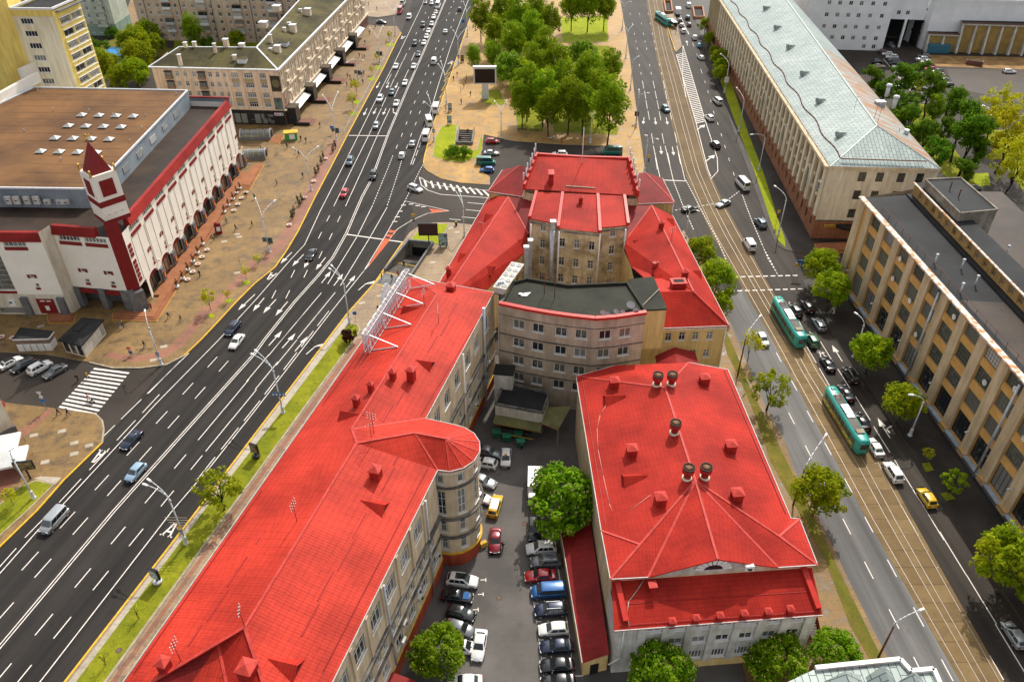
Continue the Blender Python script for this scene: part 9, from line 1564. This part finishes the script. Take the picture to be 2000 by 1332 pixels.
for i,(u,v) in enumerate(((463,458),(467,463),(438,472),(463,533),(121,842),(145,865),(145,886),(174,870),(88,902),(66,850),(300,703),(320,677),(880,446),(893,454),(845,513),(742,578),(707,592),(80,637))):put('service_hatch',hatm,None,(*g(u,v,.13),.136),R(20),'pale service hatch in the pavement, '+HAT[i],'hatch','pale service hatches')
man=MB();man.lathe((0,0,0),[(.42,0),(.42,.012)],16,0);man.lathe((0,0,.012),[(.3,0),(.3,.004)],12,1);manm=man.mesh('manhole_cover',[M['rust'],M['ledge']])
for u,v,z,l in ((975,1167,.012,'round manhole cover in the courtyard near the white sedan'),(233,1271,.175,'round manhole cover in the lower lawn strip'),(1024,1022,.012,'round manhole cover beside the courtyard chestnut')):put('manhole_cover',manm,None,(*g(u,v),z),0,l,'manhole')
bn=MB();[bn.box((0,-.2+.14*k,.45),(1.8,.1,.05)) for k in range(4)];sl=bn.mesh('seat',[plain('brown bench wood',(.16,.06,.03),.6)]);bk_=MB();[bk_.box((0,.3,.6+.16*k),(1.8,.05,.1)) for k in range(2)];bkm=bk_.mesh('backrest',[bpy.data.materials['brown bench wood']]);lg=MB();lg.box((0,0,0),(.08,.5,.45));lgm=lg.mesh('leg',[M['dark']])
for u,v,a,l in ((1020,256,0,'brown bench at the lower park lawn, left of two'),(1043,257,0,'brown bench at the lower park lawn, right of two'),(1093,48,95,'brown bench beside the bright lawn, upper'),(1092,60,95,'brown bench beside the bright lawn, lower')):
 o=thing('park_bench',l,'bench',(*g(u,v,.13),.13),R(a+180),'park benches');o.scale=(1.6,1.2,1.1);put('seat',sl,o);put('backrest',bkm,o);[put('leg',lgm,o,(q,0,0)) for q in (-.8,.8)]
db=MB();db.box((0,0,.15),(1.3,.95,1.0),0,0,1.08);dbm=db.mesh('bin_body',[plain('bin green',(.025,.14,.07),.55)]);dl_=MB();dl_.box((0,0,0),(1.45,1.08,.1));dlm=dl_.mesh('lid',[plain('bin lid green',(.04,.22,.12),.5)])
for u,v,a,l in ((990,856,5,'green waste bin nearest the loading dock'),(1012,851,-10,'green waste bin beside the bin cluster in the yard'),(1017,866,5,'green waste bin nearest the white hatchback'),(970,848,10,'dark green skip bin against the office wing')):o=thing('waste_bin',l,'bin',(*g(u,v,.5),.01),R(a),'courtyard waste bins');put('body',dbm,o);put('lid',dlm,o,(0,0,1.17));[put('caster',manm,o,(q,.4,.05),scale=.25) for q in (-.5,.5)]
mb=MB();mb.box((0,0,.1),(.5,.5,.9));mb.lathe((0,0,1.0),[(.3,0),(.2,.15)],8,1);o=put('litter_bin',mb.mesh('litter_bin',[M['dark'],M['line_yel']]),None,(*g(891,441,.13),.13),0,'black and yellow litter bin on the side street corner','bin');mb=MB();mb.box((0,0,0),(1.0,.6,.9));put('yellow_box',mb.mesh('yellow_box',[M['line_yel']]),None,(*g(944,1066),.01),R(30),'yellow grit box against the turret foot','box')
mb=MB();mb.box((0,0,0),(6.0,4.0,3.2));o=thing('blue_tank','bright blue flat-roofed hut among the courtyard trees','hut',(*g(226,118),0),R(-3));mb=MB();mb.box((0,0,0),(9,11,2.8));mb.build('wall',M['mint_dark'],o);mb=MB();mb.box((0,0,2.8),(9.6,11.6,.3));mb.build('roof',paint('tank blue',(.01,.25,.62),.6),o)
# railings along the avenue
def railing(px,label,n):
 o=thing('pavement_railing',label,'railing');P=gl(px,.13);Q=resample(P,sum(dist(a,b) for a,b in zip(P,P[1:]))/n)
 part_bar('top_rail',o,[Vector((*p,1.1)) for p in P],M['steel'],.06,.06);part_bar('bottom_rail',o,[Vector((*p,.45)) for p in P],M['steel'],.05,.05);m_=MB();m_.box((0,0,0),(.07,.07,1.0));mm=m_.mesh('rail_post',[M['steel']])
 for c,a in Q:put('rail_post',mm,o,(c[0],c[1],.13),a)
railing([(672,262),(708,197),(744,132),(768,82)],'grey railing along the west kerb below the peach house',40);railing([(889,135),(914,60),(931,10)],'grey railing along the park kerb',26)
o=thing('side_stair','red metal stair with black treads at the hall corner','stairs');mb=MB();p0_,p1_=g3(1603,1245,0.1),g3(1590,1206,5.2);
for k in (0,1):part_bar('stringer',o,[p0_+Vector((-k*1.5,0,0)),p1_+Vector((-k*1.5+.4,1,0))],M['red_wall'],.15,.4)
for k in range(10):t=(k+.5)/10;c=p0_+(p1_+Vector((.4,1,0))-p0_)*t;mb=MB();mb.box((c.x-.75,c.y,c.z),(1.5,.3,.06));mb.build('tread',M['dark'],o)
# ================================================================ PEOPLE
def person_mesh(pose):
 sw,ar,ben=dict(stand=(.05,.06,0),walk=(.34,.30,.03),walk2=(-.30,-.26,.03),push=(.25,0,.08))[pose]
 V=[(0,0,.96),(ben,0,1.2),(ben*1.5,0,1.42),(ben*1.7,0,1.53),(ben*2+.01,0,1.66)];E_=[(0,1),(1,2),(2,3),(3,4)];rad=[.155,.15,.16,.06,.105]
 def add(p,par,r):V.append(p);E_.append((par,len(V)-1));rad.append(r); return len(V)-1
 for s in (-1,1):
  h=add((0,s*.1,.9),0,.11);f=sw*s;k=add((f*.55+.03,s*.1,.5),h,.075);a=add((f*1.0-(.08 if f<0 else 0),s*.1,.09),k,.05);add((f*1.0+.15,s*.11,.04),a,.045)
  sh=add((ben*1.5,s*.19,1.40),2,.075)
  if pose=='push':e=add((.18,s*.24,1.15),sh,.05);add((.45,s*.2,1.08),e,.038)
  else :e=add((ben-ar*s*.45-.02,s*.26,1.13),sh,.052);w=add((ben-ar*s*1.0+.06,s*.27,.90),e,.038);add((ben-ar*s*1.05+.09,s*.27,.82),w,.036)
 me=bpy.data.meshes.new('p');me.from_pydata(V,E_,[]);ob=bpy.data.objects.new('p',me);COL.objects.link(ob);md=ob.modifiers.new('s','SKIN');sv=me.skin_vertices[0].data
 for i,r in enumerate(rad):sv[i].radius=(r*(.72 if i in (0,1,2) else 1),r)
 sv[0].use_root=True;md.use_smooth_shade=True;ms=ob.modifiers.new('b','SUBSURF');ms.levels=1;bpy.context.view_layer.update();out=bpy.data.meshes.new_from_object(ob.evaluated_get(bpy.context.evaluated_depsgraph_get()));bpy.data.objects.remove(ob);out.name='person_body'
 for m in ('pl_trousers','pl_jacket','pl_skin','pl_shoe'):out.materials.append(M[m])
 for p in out.polygons:
  c=p.center;p.use_smooth=True;hand=abs(c.y)>.2 and c.z<.9 or (pose=='push' and c.x>.4)
  p.material_index=3 if c.z<.1 else 2 if (c.z>1.5 or hand) else 0 if (c.z<.93 and abs(c.y)<.22) else 1
 return out
M['pl_skin']=plain('skin',(.5,.3,.2),.6);M['pl_shoe']=plain('shoe',(.03,.025,.02),.6)
CL={k:plain('cloth '+k,c,.9) for k,c in dict(black=(.014,.014,.016),navy=(.02,.03,.07),grey=(.16,.16,.17),white=(.7,.68,.65),red=(.5,.03,.03),blue=(.05,.15,.4),beige=(.45,.34,.22),green=(.03,.22,.14),pink=(.6,.2,.28),jeans=(.07,.10,.17),brown=(.12,.06,.03),yellow=(.65,.42,.05)).items()}
M['pl_trousers']=CL['jeans'];M['pl_jacket']=CL['navy']
PM={k:person_mesh(k) for k in ('stand','walk','walk2','push')}
hm=MB();hm.lathe((0,0,1.62),[(.115,0),(.118,.06),(.10,.12),(.05,.155),(.01,.165)],10);HAIR={c:hm.mesh('hair',[CL[c]]) for c in ('black','brown','beige')}
fcm=MB();[fcm.box((.103,s*.042,1.655),(.012,.026,.018),0) for s in (-1,1)];fcm.box((.112,0,1.615),(.03,.024,.045),1);fcm.box((.102,0,1.585),(.012,.05,.012),2);[fcm.box((.0,s*.108,1.62),(.035,.022,.05),1) for s in (-1,1)];FACE=fcm.mesh('face',[CL['black'],M['pl_skin'],CL['red']])
bag=MB();bag.box((.05,.34,.62),(.34,.12,.3));BAG=bag.mesh('bag',[CL['brown']])
def person(u,v,pose,top,bot,label,a=None,group=None,z=.13,hair='brown'):
 x,y=g(u,v,z);o=thing('person',label,'person',(x,y,z),_wr.random()*6.28 if a is None else R(a),group);b=put('body',PM[pose],o)
 for i,m in ((0,CL[bot]),(1,CL[top])):b.material_slots[i].link='OBJECT';b.material_slots[i].material=m
 put('hair',HAIR[hair],o);put('face',FACE,o); return o
WG='people walking on the west pavement'
PPL=[(153,744,'walk','black','black','person in black stepping onto the zebra crossing beside the parked cars',260,.01),(172,739,'walk2','yellow','black','person in yellow and black at the far end of the zebra crossing',255,.01),(115,810,'walk','black','black','person in black waiting at the near zebra corner, left one',20,.13),(134,811,'walk2','black','navy','person in black and navy at the near zebra corner, right one',30,.13),
(283,679,'walk','navy','jeans','person in navy walking by the brick pavement corner',60,.13),(236,643,'stand','grey','white','person in grey and white trousers standing in the shade beside the kiosk',90,.13),(242,640,'stand','black','jeans','person in black next to the shaded one beside the kiosk',200,.13),(330,622,'walk','black','jeans','person in black walking away from the corner steps, left one',40,.13),(354,628,'walk2','black','grey','person in black and grey walking near the corner steps, right one',20,.13),(296,604,'stand','red','black','person in red leaning on the step rail below the turret',90,.13),(391,541,'walk','black','black','person in black walking past the flower bowls',70,.13),(418,470,'stand','beige','brown','person in beige bending near the terrace shrubs',10,.13),(443,436,'stand','beige','grey','person in beige with a pram near the red booth',120,.13),(461,450,'walk','navy','navy','person in blue working at the hatches',40,.13),(493,443,'walk2','black','grey','person in dark clothes in the middle of the store pavement',60,.13),(498,390,'stand','green','jeans','person in green near the brown steps',250,.13),(481,386,'walk','navy','red','person in navy and red by the round bowls',250,.13),(541,361,'walk','beige','brown','person in light brown walking on the open store pavement',240,.13),(581,393,'stand','grey','black','person in grey beside the kerb shrubs',90,.13),(592,348,'walk','black','grey','person in black near the bowls lamp',80,.13),(505,305,'stand','black','jeans','person in black at the left of the metro crowd',0,.13),(512,300,'walk','red','black','person in red in the middle of the metro crowd',90,.13),(518,306,'stand','white','black','person in white at the right of the metro crowd',180,.13),(510,293,'walk2','navy','grey','person in navy behind the metro crowd',220,.13),(523,297,'stand','beige','jeans','person in beige close to the metro steps',150,.13),(541,302,'walk','white','beige','person in white and beige right of the metro steps',200,.13),(527,322,'walk2','white','white','person in white walking below the metro crowd',60,.13),(578,300,'walk','white','white','person in white beside the stall lamp',80,.13),(584,304,'walk2','black','black','person in black beside the person in white',80,.13),(588,275,'stand','black','black','person in black right of the market stall, nearer the stall',90,.13),(598,279,'walk','black','grey','person in black and grey right of the market stall, farther out',90,.13),(561,290,'stand','black','brown','person in black in front of the market stall',70,.13),(625,249,'walk','red','black','person in dark red below the peach house steps',80,.13),(678,169,'walk2','black','black','person in black at the left of the walking group',60,.13),(679,152,'stand','black','navy','person in black at the back of the walking group',240,.13),(684,155,'walk','red','jeans','person in red within the walking group',240,.13),(687,163,'walk2','red','grey','person in red and grey at the front of the walking group',240,.13),(692,163,'walk','green','black','person in green at the right of the walking group',250,.13),(707,150,'stand','black','black','person in black beside the group lamp, upper of two',90,.13),(711,148,'walk','black','grey','person in black and grey beside the group lamp',90,.13),(709,164,'walk2','navy','navy','person in navy below the group lamp',80,.13),(702,112,'stand','red','black','person in red among three walkers by the upper porch',60,.13),(708,114,'walk','white','jeans','person in white among three walkers by the upper porch',60,.13),(712,115,'walk2','black','black','person in black among three walkers by the upper porch',60,.13),(713,87,'walk','navy','jeans','person in navy alone by the upper steps',70,.13),(722,68,'walk','black','black','person in black near the top porch',70,.13),(733,56,'walk2','black','brown','person in black and brown at the side street',70,.13),(720,12,'walk','red','black','person in dark red on the far pink pavement',20,.13),(736,21,'walk','black','grey','person in black on the far pink pavement',20,.13)]
for u,v,p,t,b,l,a,z in PPL:person(u,v,p,t,b,l,a,WG,z,_wr.choice(['black','brown','beige']))
PP2=[(886,158,'stand','black','black','person in black waiting at the bus stop, left one',120),(893,150,'walk','black','grey','person in black and grey walking above the bus stop',70),(900,180,'stand','white','white','person in white by the bus stop stand',200),(906,172,'stand','black','red','person in black and red in the waiting line',200),(909,165,'stand','navy','black','person in navy in the waiting line',200),(911,157,'stand','red','black','person in red at the top of the waiting line',200),(919,188,'walk','navy','jeans','person in navy left of the LED column',80),(942,199,'stand','white','grey','person in white resting at the LED column foot',60),(901,203,'stand','red','black','person in red near the minibuses',250),(871,217,'walk','yellow','black','person in yellow beside the blue poster stand',250),(1082,274,'stand','white','grey','person in white with a pram at the lot edge',60),(1097,281,'walk','red','black','small person in red at the lot edge',60),(1206,107,'walk','black','black','person in black on the street footway, left of a pair',80),(1210,108,'walk2','black','grey','person in black on the street footway, right of a pair',80),(1407,38,'walk','black','black','person in black on the far east pavement',80),(1413,96,'walk','white','black','person in white near the stone building',80),(1435,170,'walk','black','black','person in black in the shade of the stone building',80),(1318,58,'stand','navy','black','person in navy waiting on the far tram platform',200),(1320,66,'stand','grey','black','person in grey waiting on the far tram platform',200),
(739,610,'walk','black','black','man in black walking before the rooftop sign',60),(746,546,'stand','black','black','person in black at the kerb by the underpass landing',200),(766,549,'walk','black','brown','person in black on the underpass landing',60),(778,541,'stand','red','grey','person in red on the underpass steps',60),(784,543,'stand','white','grey','person in white on the underpass steps',60)]
for u,v,p,t,b,l,a in PP2:person(u,v,p,t,b,l,a,'people around the park and stops',.13 if v not in (274,281) else .02)
person(982,1072,'walk','black','black','man in black standing beside the dark red sedan',250,None,.01);person(1019,878,'stand','jeans','black','person in blue beside the green waste bins',90,None,.01)
person(789,522,'walk2','black','black','person in black going down the underpass below the billboard',75,None,-.9);person(899,276,'walk','black','black','person in black on the oval lawn stairs, lower left',80,None,-1.6);person(914,262,'walk2','black','black','person in black on the oval lawn stairs, upper right',80,None,-.9)
P1=person(174,784,'push','pink','jeans','person in pink pushing a pram over the zebra crossing',335,None,.01);x,y=P1.location.x+.85*math.cos(R(335)),P1.location.y+.85*math.sin(R(335))
def pram(x,y,a,label,z=.01):
 o=thing('pram',label,'pram',(x,y,z),a);mb=MB();mb.box((0,0,.45),(.85,.42,.28),0,0,1.15);mb.build('basket',CL['white'],o);mb=MB();mb.lathe((.2,0,.72),[(.24,0),(.22,.2),(.1,.32)],8);mb.build('hood',CL['navy'],o);part_bar('handle',o,[(-.35,0,.6),(-.75,0,1.05)],M['steel'],.05,.4)
 w=MB();w.lathe((0,0,0),[(.16,-.03),(.16,.03)],10);wm=w.mesh('wheel',[M['black']])
 for q in (-.3,.3):
  for s in (-.22,.22):put('wheel',wm,o,(q,s,.16),rot=(R(90),0,0))
pram(x,y,R(335),'white pram pushed over the zebra crossing');q=g(1080,273);pram(q[0]-.9,q[1],R(150),'small dark-hooded pram at the edge of the parking lot',.02)
mb=MB();mb.path([(0,0,.5),(.0,0,1.0),(.3,0,.9),(-.3,0,.85)],.03,5)
